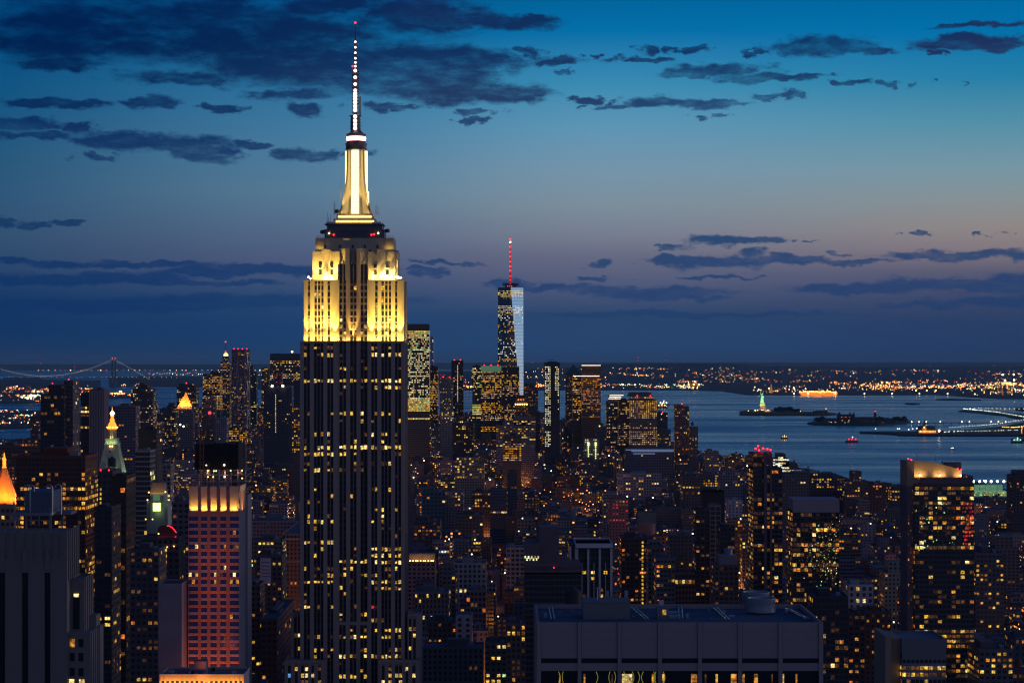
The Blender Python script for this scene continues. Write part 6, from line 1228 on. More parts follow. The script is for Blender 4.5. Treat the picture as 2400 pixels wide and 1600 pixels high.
def cupola_block():
    D = 1550.0; X = lambda px: wx(px, D); Z = lambda py: wz(py, D); root = thing('mansard_tower', 'small tower with lit brown mansard roof and one blazing green white window', 'tower', (X(369), D + 8, 0))
    FOOT.append((X(343), X(394), D - 2, D + 20)); VIS.append((343, 394, 1132, 1240, D)); ANCH.append((369, 1165, 'green windowed mansard tower'))
    mb = MB(); mb.box(X(343), X(393), D + 1, D + 16, 0, Z(1176)); mb.box(X(352), X(386), D, D + 14, 0, Z(1153)); mb.build('wall', 'clock_stone', root)
    mb = MB(); mb.lathe((X(369), D + 7), [(17.5 * D / F * 1.414, Z(1153)), (14 * D / F * 1.414, Z(1133)), (14.5 * D / F * 1.414, Z(1132))], 4, rot=math.pi / 4); mb.build('mansard_roof', 'tan_wall', root)
    mb = MB(); mb.box(X(359), X(376), D - .3, D, Z(1196.5), Z(1178.5)); mb.build('lit_window', 'lamp_greenwin', root)
    mb = MB(); mb.box(X(359), X(375), D - .3, D, Z(1173), Z(1160)); mb.build('lit_window', 'green_crown', root)
    for px, py in ((349, 1153), (388, 1152), (346, 1171)): sm_obj('roof_lamp', ballmesh(.5, 'lamp_gold'), root, (X(px), D - .5, Z(py)))
    light('AREA', root, (X(369), D - 2.5, Z(1154)), (X(369), D, Z(1146)), 160, (1, .6, .2), 9, .4); light('POINT', root, (X(372), D - 3, Z(1200)), None, 110, (.7, 1, .3), .5); light('POINT', root, (X(392), D - 2, Z(1180)), None, 60, (.5, 1, .4), .5)
    root2 = tower('modern block with red lit arch and terrace lamps, left of the salmon tower', 330, 420, 1262, 1380, 1240, 26, (.08, .07, .08), .12, 'res', 3, 3.4, roof='flat')[0]
    D = 1240.0; xa, xb = wx(367, D), wx(411, D); zb = wz(1262, D); pr = []
    for k in range(9): t = k / 8; pr.append((xa + (xb - xa) * t, zb + (wz(1233, D) - zb) * min(1, 1.15 * math.sin(math.pi * min(1, .25 + t * .62)))))
    mb = MB()
    for (x0, z0), (x1, z1) in zip(pr, pr[1:]): mb.face([(x0, D + 4, zb), (x1, D + 4, zb), (x1, D + 4, z1), (x0, D + 4, z0)]); mb.face([(x0, D + 4, z0), (x1, D + 4, z1), (x1, D + 10, z1), (x0, D + 10, z0)])
    mb.face([(xb, D + 4, zb), (xb, D + 10, zb), (xb, D + 10, pr[-1][1]), (xb, D + 4, pr[-1][1])]); mb.face([(xa, D + 10, zb), (xa, D + 4, zb), (xa, D + 4, pr[0][1]), (xa, D + 10, pr[0][1])]); mb.build('arched_roof', 'black_clad', root2)
    mb = MB()
    for a, c in zip(pr[4:], pr[5:]): mb.tube((a[0], D + 3.8, a[1]), (c[0], D + 3.8, c[1]), .22, n=5)
    mb.tube((pr[-1][0] - 2, D + 3.2, zb + .3), (pr[-1][0], D + 3.2, zb + .9), .25, n=5); mb.build('arch_light_line', 'lamp_arch2', root2)
    for px in (368, 375, 383, 391, 398): sm_obj('red_lamp', ballmesh(.32, 'lamp_red'), root2, (wx(px, D), D + 3, zb + .5))
    for px, py in ((372, 1250), (345, 1286), (376, 1282), (392, 1281), (408, 1279), (342, 1216), (358, 1216)): sm_obj('terrace_lamp', ballmesh(.36, 'lamp_gold'), root2, (wx(px, D), D - .6, wz(py, D)))
    light('AREA', root2, (wx(388, D), D + 1, zb + .5), (wx(388, D), D + 4, zb + 4), 30, (1, .02, .05), 9, .5)
emit('lamp_arch2', (1, .02, .05), 3)
cupola_block()

def netted_tower():
    D = 1350.0; X = lambda px: wx(px, D); Z = lambda py: wz(py, D)
    root = thing('construction_tower', 'unfinished tower wrapped in black netting with work lights, behind the salmon tower', 'tower', (X(512), D + 14, 0))
    FOOT.append((X(455), X(585), D - 2, D + 30)); VIS.append((455, 580, 1038, 1145, D)); ANCH.append((510, 1080, 'netting wrapped tower'))
    mb = MB(); mb.box(X(458), X(559), D, D + 26, Z(1100), Z(1040)); 
    for k in range(14): px = 457 + k * 7.4; mb.box(X(px), X(px + 5.8), D - .5, D, Z(1099 + R.uniform(-3, 3)), Z(1040 + R.uniform(-3, 3)))
    mb.build('netting', 'netting', root)
    mb = MB(); mb.box(X(470), X(579), D + 3, D + 24, 0, Z(1160))
    for py in (1100, 1112, 1128, 1144): mb.box(X(468), X(579), D + 1, D + 26, Z(py + 1), Z(py))
    for px in (470, 484, 498, 512, 526, 540, 556, 574): mb.box(X(px), X(px + 2), D + 1.2, D + 2, 0, Z(1100))
    mb.build('floor_slabs', 'concrete', root)
    mb = MB()
    for k in range(22): px = R.uniform(470, 570); py = R.choice([1111, 1127, 1143]); w = R.uniform(2, 7); mb.box(X(px), X(px + w), D + 2.2, D + 2.6, Z(py), Z(py - R.uniform(4, 11)))
    mb.build('scaffold_panels', 'red_steel', root)
    for px, py in ((484, 1089.5), (526, 1089), (488, 1102.5), (502, 1103), (541, 1102), (568, 1102), (488, 1117), (500, 1117), (527, 1116.5), (568, 1120), (507, 1103)):
        sm_obj('work_lamp', ballmesh(.36 if px not in (526, 527) else .55, 'lamp_warm'), root, (X(px), D - .9, Z(py)))
    for px, py in ((488, 1108), (527, 1108), (560, 1108)): light('POINT', root, (X(px), D + .2, Z(py)), None, 160, (1, .7, .4), .3)
    mb = MB()
    for px in (566, 574): mb.tube((X(px), D + 2, Z(1145)), (X(px), D + 2, Z(1075)), .15, n=4)
    for k in range(10): mb.tube((X(566 if k % 2 else 574), D + 2, Z(1145 - k * 7)), (X(574 if k % 2 else 566), D + 2, Z(1138 - k * 7)), .1, n=3)
    mb.box(X(559), X(576), D + 2, D + 3, Z(1077), Z(1075)); mb.build('hoist', 'frame_steel', root)
    D = 1335.0; X = lambda px: wx(px, D); Z = lambda py: wz(py, D)
    cr = thing('tower_crane', 'orange lattice tower crane with raised jib and red tip lamp, beside the netting wrapped tower', 'crane', (X(473), D, 0)); VIS.append((466, 500, 965, 1125, D))
    def lattice(name, p0, p1, w, n, par):
        mb = MB(); p0, p1 = Vector(p0), Vector(p1); d = (p1 - p0); u = d.normalized(); a = u.cross(Vector((0, 1, 0))).normalized() * w; b_ = Vector((0, w, 0))
        cs = [a + b_, a - b_, -a - b_, -a + b_]
        for c in cs: mb.tube(p0 + c, p1 + c, w * .16, n=4)
        for k in range(n):
            q0, q1 = p0 + d * (k / n), p0 + d * ((k + 1) / n)
            for i in range(4): mb.tube(q0 + cs[i], q1 + cs[(i + 1) % 4], w * .1, n=3, cap=False)
        return mb.build(name, 'crane_orange', par)
    lattice('mast', (X(473), D, 60), (X(473), D, Z(1012)), 1.0, 36, cr); lattice('jib', (X(476), D, Z(1012)), (X(493), D, Z(968)), .6, 12, cr); lattice('counter_jib', (X(474), D, Z(1012)), (X(459), D, Z(1017)), .7, 4, cr)
    lattice('trailing_jib', (X(462), D + 30, Z(1016)), (X(408), D + 30, Z(999)), .45, 16, cr)
    mb = MB(); mb.box(X(470), X(482), D - 1, D + 2, Z(1018), Z(1009)); mb.build('cab', 'crane_orange', cr); sm_obj('tip_lamp', ballmesh(.9, 'lamp_red'), cr, (X(492), D - 1, Z(967)))
    for px, py in ((406, 998), (414, 1002)): sm_obj('jib_lamp', ballmesh(.5, 'lamp_cool'), cr, (X(px), D + 28, Z(py)))
netted_tower()
# loose blazing roof lamps
# ------------------------------------------------------------------ harbour
def clump(mb, cx, cy, z, rx, ry, rz, n, s):
    for _ in range(n):
        a = R.uniform(0, math.tau); t = R.random() ** .5; h = R.uniform(0, 1); x = cx + rx * t * math.cos(a) * (1 - h * .45); y = cy + ry * t * math.sin(a); zz = z + rz * h * (1 - .3 * t)
        v = Vector((R.gauss(0, 1), R.gauss(0, 1), R.gauss(0, 1))).normalized(); u = v.orthogonal().normalized() * s * R.uniform(.5, 1.2); w = v.cross(u)
        c = Vector((x, y, zz)); mb.face([c - u - w, c + u - w, c + u * .8 + w, c - u + w * .7])
def tree(name, label, x, y, z, h, r, group, s=None):
    root = thing(name, label, 'tree', (x, y, z), group)
    mb = MB(); mb.tube((x, y, z - 1), (x, y, z + h * .5), r * .08, r * .03, 6)
    for k in range(5): a = k * 1.25; mb.tube((x, y, z + h * (.3 + .04 * k)), (x + math.cos(a) * r * .6, y + math.sin(a) * r * .6, z + h * .72), r * .03, r * .01, 4)
    mb.build('trunk', 'bark', root); mb = MB(); clump(mb, x, y, z + h * .3, r, r, h * .7, 170, s or r * .14); mb.build('crown', 'leaf_dark', root); return root
lib = [(1733, 965), (1733, 972), (1795, 973), (1880, 972.5), (1910, 973), (1945, 972), (1963, 970), (1930, 967), (1850, 965), (1800, 962), (1762, 962)]
slab('island', pxpoly(lib), 4, 'park'); ell = [(1892, 992), (1910, 995), (2060, 996), (2110, 992.5), (2135, 989), (2120, 985), (2060, 983), (1960, 984), (1915, 988)]
slab('island', pxpoly(ell), 4, 'park')
def statue():
    D = gd(966); s = D / F; x = wx(1786.5, D); y = D; z0 = 3
    root = thing('statue', 'green lit robed statue raising a torch on a stone pedestal by the water', 'statue', (x, y, 0)); ANCH.append((1786, 940, 'green lit statue'))
    Z = lambda py: wz(py, D)
    mb = MB(); n = 11; pts = []
    for k in range(n * 2): a = k * math.pi / n; r = (27 if k % 2 else 21) * s; pts.append((x + r * math.cos(a), y + r * .8 * math.sin(a)))
    for i in range(len(pts)): (ax, ay), (bx, by) = pts[i], pts[(i + 1) % len(pts)]; mb.face([(ax, ay, 0), (bx, by, 0), (bx, by, Z(960.5)), (ax, ay, Z(960.5))])
    mb.face([(a, b_, Z(960.5)) for a, b_ in pts]); mb.build('star_base', 'granite', root)
    mb = MB(); q_ = math.sqrt(2) * s; mb.lathe((x, y), [(9 * q_, Z(961)), (8.2 * q_, Z(959)), (6.8 * q_, Z(957)), (6.0 * q_, Z(949)), (6.8 * q_, Z(948.5)), (6.8 * q_, Z(946.5)), (4.8 * q_, Z(946)), (4.6 * q_, Z(944))], 4, rot=math.pi / 4); mb.build('pedestal', 'granite', root)
    mb = MB(); mb.lathe((x, y), [(4.6 * s, Z(944)), (4.0 * s, Z(938)), (3.3 * s, Z(932)), (2.9 * s, Z(929)), (3.2 * s, Z(926.5)), (2.0 * s, Z(925.2)), (.9 * s, Z(924.8)), (.9 * s, Z(924.3)), (1.3 * s, Z(923.4)), (1.2 * s, Z(922)), (.3 * s, Z(921.3))], 14, sy=.75)
    for k in range(7):
        a = math.pi * (k + .5) / 7; mb.tube((x + 1.1 * s * math.cos(a), y, Z(922.4)), (x + 2.3 * s * math.cos(a), y, Z(922.2 - 1.6 * math.sin(a))), .14 * s, .04 * s, 4)
    mb.tube((x - 2.5 * s, y, Z(926)), (x - 3.4 * s, y, Z(920)), .8 * s, .6 * s, 8); mb.tube((x - 3.4 * s, y, Z(920)), (x - 3.2 * s, y, Z(915)), .6 * s, .35 * s, 8)
    mb.tube((x + 2.4 * s, y - 1.5 * s, Z(927)), (x + 3.0 * s, y - 2.6 * s, Z(931)), .7 * s, .6 * s, 8); mb.box(x + 1.9 * s, x + 3.9 * s, y - 3.4 * s, y - 2.9 * s, Z(932.5), Z(928)); mb.build('figure', 'copper_green', root)
    mb = MB(); mb.lathe((x - 3.2 * s, y), [(.7 * s, Z(915)), (.8 * s, Z(914)), (.5 * s, Z(912.5)), (.1 * s, Z(911.5))], 8); mb.build('torch', 'lamp_gold', root)
    light('SPOT', root, (x - 60, y - 150, 10), (x, y, Z(931)), 2600000, (.62, 1, .45), 3, angle=30); light('SPOT', root, (x + 60, y - 110, 6), (x, y, Z(952)), 700000, (1, .55, .2), 3, angle=34)
    for px in (1770, 1776, 1785, 1788, 1800): sm_obj('base_lamp', ballmesh(1.3 * s, 'lamp_warm'), root, (wx(px, D - 30), D - 30, wz(961 + (px % 3), D - 30)))
statue()
for k in range(16):
    px = 1818 + k * 3.4 + R.uniform(-1, 1); d = gd(968); tree('tree', 'dark bare crowned tree in the grove right of the statue', wx(px, d), d + R.uniform(-40, 60), 3, R.uniform(24, 32) * (1 - .3 * (k > 12)), 14, 'trees in the grove beside the statue', 2.2)
for k in range(16):
    px = 1914 + k * 2.9 if k < 7 else 2052 + (k - 7) * 8.6; d = gd(990); tree('tree', 'low dark tree on the island with the turreted hall', wx(px, d), d + R.uniform(-60, 30), 3, R.uniform(16, 26), 16, 'trees around the turreted hall', 2.2)
def hall():
    D = gd(993); X = lambda px: wx(px, D); Z = lambda py: wz(py, D)
    root = thing('turreted_hall', 'dark island hall with four pointed turrets', 'hall', (X(1983), D + 20, 0))
    mb = MB(); mb.box(X(1966), X(2001), D, D + 60, 0, Z(975)); mb.box(X(1950), X(2018), D + 10, D + 50, 0, Z(981)); mb.build('wall', 'facade_dark', root)
    mb = MB(); mb.face([(X(1966), D, Z(975)), (X(2001), D, Z(975)), (X(2001), D + 30, Z(971)), (X(1966), D + 30, Z(971))]); mb.face([(X(1966), D + 30, Z(971)), (X(2001), D + 30, Z(971)), (X(2001), D + 60, Z(975)), (X(1966), D + 60, Z(975))]); mb.build('roof', 'slate_roof', root)
    for px in (1966, 1971, 1996, 2001): mb = MB(); mb.lathe((X(px), D + (0 if px in (1966, 2001) else 40)), [(4.5, 0), (4.5, Z(971.5)), (5.2, Z(971)), (3.6, Z(969)), (.3, Z(965.5))], 8); mb.build('turret', 'slate_roof', root)
    for px, py in ((1973, 977), (1982, 977), (1991, 977), (1974, 985), (1990, 985), (1948, 989), (1958, 989), (1980, 990), (1988, 989)): sm_obj('window', quad('window_orange' if py < 980 else 'window_cream'), root, (X(px), D - .5, Z(py)), (5, 1, 2.2))
mat('facade_dark', (.08, .07, .075), .85)
hall()
def island_block(label, a, c, yt, yb, col, chim=None, cat='building'):
    D = gd(yb); root = thing('island_building', label, cat, (wx((a + c) / 2, D), D + 15, 0)); mb = MB(); mb.box(wx(a, D), wx(c, D), D, D + 40, 0, wz(yt, D)); mb.build('wall', 'facade_dark', root)
    mb = MB(); x0, x1, z = wx(a, D), wx(c, D), wz(yt, D); mb.face([(x0, D - 1, z), (x1, D - 1, z), (x1, D + 20, z + 4), (x0, D + 20, z + 4)]); mb.face([(x0, D + 20, z + 4), (x1, D + 20, z + 4), (x1, D + 41, z), (x0, D + 41, z)]); mb.build('roof', 'slate_roof', root)
    for k in range(int((c - a) / 9)): sm_obj('window', quad(R.choice(['window_amber', 'window_cream', 'dark_glass', 'dark_glass'])), root, (wx(a + 4 + k * 9, D), D - .4, wz(yt + (yb - yt) * .55, D)), (2.6, 1, 2.4))
    return root
island_block('long low building beside the turreted island hall', 1998, 2052, 979, 993, 0); island_block('low wing on the left tip of the turreted hall island', 1930, 1962, 982, 993, 0)
island_block('low building among trees on the right part of the hall island', 2056, 2096, 984, 993.5, 0); island_block('flat dark building at the right end of the statue island', 1908, 1940, 964, 971, 0)
D = gd(988); mb = MB(); mb.lathe((wx(2052, D), D + 10), [(5.5, 0), (5.5, wz(970, D)), (7, wz(969, D)), (4, wz(966, D)), (1, wz(964, D))], 10); o = mb.build('water_tower', 'facade_dark'); tag(o, 'slim dark tower with red tip lamp on the turreted hall island', 'tower')
mb = MB(); mb.ball((wx(2052, D), D + 6, wz(963.5, D)), 1.1 * D / F); o2 = mb.build('warning_lamp', 'lamp_red'); o2.parent = o
D = gd(993); mb = MB(); mb.tube((wx(1902, D), D, 0), (wx(1902, D), D, wz(974, D)), .9, .5, 6); tag(mb.build('flagpole', 'bright_metal'), 'white flagpole on the tip of the turreted hall island', 'flagpole')
# rail terminal, piers
slab('pier', pxpoly([(2014, 1012), (2016, 1014), (2060, 1015.5), (2100, 1018), (2106, 1020), (2230, 1021), (2500, 1021), (2500, 1000), (2330, 1003), (2240, 1009), (2150, 1012), (2060, 1011.5)]), 2.5, 'park')
slab('pier', pxpoly([(2246, 963.5), (2290, 967), (2350, 973.5), (2400, 985), (2440, 992), (2470, 984), (2400, 972), (2340, 964), (2260, 961.5)]), 3, 'park'); slab('shore_path', pxpoly([(2285, 1007.5), (2330, 1003), (2400, 991), (2460, 984), (2500, 990), (2400, 1001), (2340, 1007)]), 3.2, 'park')
slab('land', pxpoly([(2380, 960), (2430, 966), (2470, 962), (2430, 955), (2385, 957)]), 6, 'park')
def terminal():
    D = gd(1016); X = lambda px: wx(px, D); Z = lambda py: wz(py, D)
    root = thing('rail_terminal', 'orange lit waterfront station hall with steep roof and clock spire', 'station', (X(2173), D + 15, 0)); ANCH.append((2173, 1000, 'waterfront station'))
    mb = MB(); mb.box(X(2153), X(2194), D, D + 40, 0, Z(1008)); mb.box(X(2162), X(2171), D - 2, D, 0, Z(1004)); mb.build('wall', 'terminal_red', root)
    mb = MB(); zr = Z(998)
    mb.face([(X(2153), D - 1, Z(1008)), (X(2195), D - 1, Z(1008)), (X(2192), D + 20, zr), (X(2156), D + 20, zr)]); mb.face([(X(2195), D - 1, Z(1008)), (X(2195), D + 41, Z(1008)), (X(2192), D + 20, zr)]); mb.face([(X(2195), D + 41, Z(1008)), (X(2153), D + 41, Z(1008)), (X(2156), D + 20, zr), (X(2192), D + 20, zr)]); mb.face([(X(2153), D + 41, Z(1008)), (X(2153), D - 1, Z(1008)), (X(2156), D + 20, zr)]); mb.build('roof', 'slate_roof', root)
    mb = MB(); mb.lathe((X(2169), D + 18), [(5, zr - 2), (4.5, Z(994)), (5, Z(993.5)), (2.2, Z(990)), (2.2, Z(988)), (.3, Z(983))], 8); mb.build('spire', 'slate_roof', root)
    mb = MB(); mb.face([(X(2161), D - 2.2, Z(1004)), (X(2172), D - 2.2, Z(1004)), (X(2166.5), D - 2.2, Z(997))]); mb.build('gable', 'terminal_red', root)
    for px in (2166,): sm_obj('clock_face', ballmesh(2.6, 'lamp_gold'), root, (X(px), D - 2.5, Z(1001)))
    for k in range(14): sm_obj('window', quad('window_flare'), root, (X(2154.5 + k * 2.9), D - 2.3 if 2 < k < 6 else D - .3, Z(1010.5)), (2.2, 1, 4.5))
    light('AREA', root, (X(2173), D - 18, 4), (X(2173), D, 14), 22000, (1, .42, .06), 60, 3)
    D2 = D - 8; r2 = thing('lamp_mast', 'blazing lamp mast right of the waterfront station', 'lamp', (X(2201), D2, 0)); mb = MB(); mb.tube((wx(2201, D2), D2, 0), (wx(2201, D2), D2, wz(1010, D2)), .5, n=5); mb.build('pole', 'dark_metal', r2); sm_obj('lamp_head', ballmesh(3.2, 'lamp_flood'), r2, (wx(2201, D2), D2, wz(1009, D2)))
terminal()
def foot_bridge():
    D = gd(993); root = thing('low_bridge', 'long low footbridge on piles crossing the water to the turreted hall island', 'bridge', (wx(2260, D), D, 0))
    mb = MB(); mb.box(wx(2133, D), wx(2400, D), D, D + 8, wz(991.2, D), wz(990, D), bottom=True); mb.build('deck', 'facade_dark', root)
    for k in range(14): mb = MB(); px = 2138 + k * 18.5; mb.box(wx(px, D) - 1.2, wx(px, D) + 1.2, D + 1, D + 7, -4, wz(991.2, D)); mb.build('pile', 'facade_dark', root)
    for px in (2137, 2154, 2171, 2204, 2254.5, 2272, 2323, 2340, 2357): sm_obj('lamp', ballmesh(1.9, 'lamp_white'), root, (wx(px, D), D, wz(988, D)))
foot_bridge()
def lampline(label, pts, col, r, grp):
    for (px, py, h) in pts:
        d = gd(py); x = wx(px, d); o = bpy.data.objects.new('street_lamp', lampmesh(col, r * d / F, h)); COL.objects.link(o); o.location = (x, d, 2); tag(o, label, 'street lamp', grp)
def lampmesh(col, r, h):
    r = round(r, 1); k = ('lm', col, r, h)
    if k not in QM:
        b = MB(); b.tube((0, 0, 0), (0, 0, h), max(.08, r * .12), n=4, mi=0); b.ball((0, 0, h + r), r, 1, 6); o = b.build('street_lamp', ['dark_metal', col]); QM[k] = o.data; bpy.data.objects.remove(o)
    return QM[k]
def along(P, n, j=0): 
    out = []
    for i in range(n):
        t = i / (n - 1) * (len(P) - 1); k = min(int(t), len(P) - 2); f = t - k; out.append((P[k][0] + (P[k + 1][0] - P[k][0]) * f + R.uniform(-j, j), P[k][1] + (P[k + 1][1] - P[k][1]) * f, 8))
    return out
lampline('white lamp along the upper curved waterfront promenade at the right', along([(2258, 962.5), (2290, 965.5), (2340, 971), (2400, 982)], 44, 1.2), 'lamp_cool', .62, 'lamps on the upper curved promenade')
lampline('amber lamp on the far bank behind the upper promenade', along([(2275, 961), (2330, 962), (2400, 963)], 14, 2), 'lamp_warm', .7, 'amber lamps behind the promenade')
lampline('greenish lamp along the lower curved path right of the station', along([(2226, 1008), (2290, 1004), (2340, 999), (2400, 989)], 30, 1), 'lamp_cool', .55, 'lamps on the lower curved path')
lampline('white green lamp on the pier edge right of the waterfront station', along([(2212, 1019), (2260, 1017), (2330, 1016), (2400, 1014)], 28, 3), 'lamp_cool', .62, 'lamps on the station pier edge')
lampline('amber lamp in the yard behind the station pier', along([(2352, 1007), (2375, 1008.5), (2400, 1006)], 12, 2), 'lamp_warm', .9, 'amber lamps in the pier yard')
lampline('lamp on the long thin jetty left of the station', [(2052, 1012, 8), (2104, 1012, 8), (2108, 1012, 8), (2139, 1012, 8), (2149, 1011, 8), (2130, 1014, 8)], 'lamp_cool', 1.0, 'lamps on the long thin jetty')
lampline('lamp at the shore of the statue island', [(1754, 968, 8), (1770, 966, 8), (1876, 969, 8), (1910, 968, 8), (1936, 964, 10)], 'lamp_warm', .8, 'lamps round the statue island')
lampline('floodlight of the container harbour flashing on the far quay', [(1861, 926, 6), (1894, 926, 6), (1958, 926, 6), (2026, 926, 6), (2091, 926, 6), (2155, 926, 6), (2221, 926, 6), (2285, 927, 6), (1778, 924, 30), (1862, 922, 30)], 'lamp_white', 1.3, 'floodlights on the far quay')
lampline('orange light in front of the far container harbour', [(2147, 923, 20), (2172, 923, 20), (2193, 923, 20), (2302, 921, 20)], 'lamp_warm', 1.7, 'orange lights before the container harbour')
lampline('high mast floodlight above the container harbour at the right', [(2350, 906, 110), (2376, 906, 112), (2356, 908, 60), (2377, 907, 60)], 'lamp_flood', 1.6, 'high mast floodlights')
def ship():
    D = gd(926); X = lambda px: wx(px, D); Z = lambda py: wz(py, D); root = thing('cargo_ship', 'long boxy orange lit cargo ship at the far quay, lettering on its side', 'ship', (X(1916), D, 0))
    mb = MB(); z0, z1 = Z(927), Z(919.5); mb.face([(X(1879), D, z0), (X(1962), D, z0), (X(1964), D, z1), (X(1872), D, z1)]); mb.face([(X(1872), D, z1), (X(1964), D, z1), (X(1964), D + 60, z1), (X(1876), D + 60, z1)]); mb.face([(X(1964), D, z1), (X(1962), D, z0), (X(1962), D + 60, z0), (X(1964), D + 60, z1)]); mb.build('hull', 'ship_orange', root)
    mb = MB(); mb.box(X(1900), X(1944), D + 5, D + 50, z1, Z(917)); mb.box(X(1936), X(1944), D + 5, D + 50, Z(917), Z(915)); mb.build('superstructure', 'ship_orange', root)
    for k, (txt, px) in enumerate((('WALLENIUS', 1910), ('WILHELMSEN', 1942))):
        c = bpy.data.curves.new('t', 'FONT'); c.body = txt; c.size = 9.5; c.align_x = 'CENTER'; c.space_character = 1.1; to = bpy.data.objects.new('t', c); COL.objects.link(to)
        me = bpy.data.meshes.new_from_object(to.evaluated_get(bpy.context.evaluated_depsgraph_get())); bpy.data.objects.remove(to); me.materials.clear(); me.materials.append(M['terminal_red'])
        lo = bpy.data.objects.new('lettering', me); COL.objects.link(lo); lo.parent = root; lo.location = Vector((X(px), D - .6, Z(924.8))) - root.location; lo.rotation_euler = (math.pi / 2, 0, 0)
    for k in range(20): sm_obj('deck_lamp', ballmesh(round(R.choice([1.1, 1.5]) * D / F, 1), 'lamp_warm'), root, (X(1875 + k * 4.4), D - 2, Z(918.8 - R.uniform(0, 1.8))))
    light('AREA', root, (X(1916), D - 60, 3), (X(1916), D, 14), 250000, (1, .45, .05), 300, 10)
ship()
def quay_crane(label, px, grp, d, col='crane_orange', hh=1.0):
    D = d; s = D / F; x = wx(px, D); root = thing('quay_crane', label, 'crane', (x, D, 0), grp)
    for sx in (-5, 5): mb = MB(); mb.box(x + sx * s - .6 * s, x + sx * s + .6 * s, D, D + 8, 0, 26 * s * hh); mb.build('leg', col, root)
    mb = MB(); mb.box(x - 6 * s, x + 6 * s, D, D + 8, 14 * s * hh, 15.2 * s * hh); mb.box(x - 6 * s, x + 6 * s, D, D + 8, 25 * s * hh, 26.5 * s * hh); mb.tube((x - 5 * s, D, 0), (x + 5 * s, D, 14 * s * hh), .4 * s, n=4); mb.build('portal', col, root)
    mb = MB(); mb.tube((x + 2 * s, D, 26 * s * hh), (x + 6 * s, D, 38 * s * hh), .5 * s, n=4); mb.tube((x - 5 * s, D, 26 * s * hh), (x + 6 * s, D, 38 * s * hh), .3 * s, n=4); mb.build('boom', col, root); return root
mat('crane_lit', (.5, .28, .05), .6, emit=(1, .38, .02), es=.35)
quay_crane('orange lit quay crane at the far right harbour, left one of the bright pair', 2344, 'bright quay cranes', gd(924), 'crane_lit', .62); quay_crane('orange lit quay crane at the far right harbour, right one of the bright pair', 2368, 'bright quay cranes', gd(924), 'crane_lit', .62)
quay_crane('tall white dotted crane left of the bright quay crane pair', 2268, 'dotted quay cranes', gd(926), 'steelblue', .8); quay_crane('tall white dotted crane nearest the bright quay crane pair', 2308, 'dotted quay cranes', gd(926), 'steelblue', .8)
quay_crane('dim orange crane silhouette at the river docks far left', 50, 'dock cranes far left', gd(992), 'crane_orange', .7); quay_crane('small dim dock crane at the left edge above the river', 18, 'dock cranes far left', gd(966), 'steelblue', .6)
D = gd(921); mb = MB(); mb.lathe((wx(1807.5, D), D), [(12, 0), (9, 30), (6, wz(908, D)), (3, wz(900, D))], 6); root = mb.build('lit_monument', 'crane_lit'); tag(root, 'small orange lit monument tower left of the cargo ship', 'monument')
def boat(label, px, py, L, rot, lamp, cat='boat', nm='ferry'):
    d = gd(py); x = wx(px, d); root = thing(nm, label, cat, (x, d, -2)); h = L / 2; w = L * .14
    mb = MB(); P = [(-h, -w), (h * .7, -w), (h, 0), (h * .7, w), (-h, w)]
    def tr(a, b_): return (x + a * math.cos(rot) - b_ * math.sin(rot), d + a * math.sin(rot) + b_ * math.cos(rot))
    for i in range(5): (a, b_), (c, e) = tr(*P[i]), tr(*P[(i + 1) % 5]); mb.face([(a * .02 + c * 0 + a * .98, b_, -2.2), (c, e, -2.2), (c, e, L * .08), (a, b_, L * .08)])
    mb.face([(*tr(*p_), L * .08) for p_ in P]); mb.build('hull', 'boat_dark', root)
    for k, (a, c, hh, zz) in enumerate(((-h * .8, h * .5, L * .1, L * .08), (-h * .5, h * .3, L * .09, L * .18))):
        mb = MB(); q_ = [tr(a, -w * .7), tr(c, -w * .7), tr(c, w * .7), tr(a, w * .7)]
        for i in range(4): mb.face([(*q_[i], zz), (*q_[(i + 1) % 4], zz), (*q_[(i + 1) % 4], zz + hh), (*q_[i], zz + hh)])
        mb.face([(*p_, zz + hh) for p_ in q_]); mb.build('cabin' if k == 0 else 'upper_deck', 'boat_white' if lamp != 'lamp_warm' else 'ship_orange', root)
    for t in (-.6, -.1, .4): sm_obj('lamp', ballmesh(round(L * .035, 1), lamp), root, (*tr(h * t, -w), L * .2))
    sm_obj('mast_lamp', ballmesh(round(L * .03, 1), 'lamp_white'), root, (*tr(0, 0), L * .34)); return root
boat('small ferry with warm cabin lights on the dark blue bay', 1839, 1026, 24, .2, 'lamp_warm'); boat('pale fast ferry with red side lights in the middle of the bay', 1998, 1035, 44, .1, 'lamp_red')
boat('tiny white boat low in the bay above the uplit crown tower', 2233, 1052, 14, -.5, 'lamp_white', nm='motor_boat'); boat('dark barge with an orange lamp behind the lone brick tower', 1552, 955, 66, .1, 'lamp_warm', 'barge', 'barge'); boat('dark barge without lights behind the lone brick tower', 1556, 949, 70, .05, 'lamp_white', 'barge', 'barge')
boat('orange lit ship near the suspension bridge tower', 291, 906, 75, .0, 'lamp_warm', 'ship', 'cargo_ship'); boat('orange lit tug in the strait right of the suspension bridge tower', 318, 905, 40, .0, 'lamp_warm', 'ship', 'cargo_ship')
boat('green lit ferry landing craft at the right edge of the bay', 2385, 1036, 40, 0, 'lamp_green'); boat('long dark ship on the horizon water right of centre', 1628, 910, 190, 0, 'lamp_warm', 'ship', 'cargo_ship')
D = gd(1017); root = thing('octagonal_clock', 'red neon ringed octagonal clock at the right edge on the pier', 'clock', (wx(2399, D), D, 0)); mb = MB()
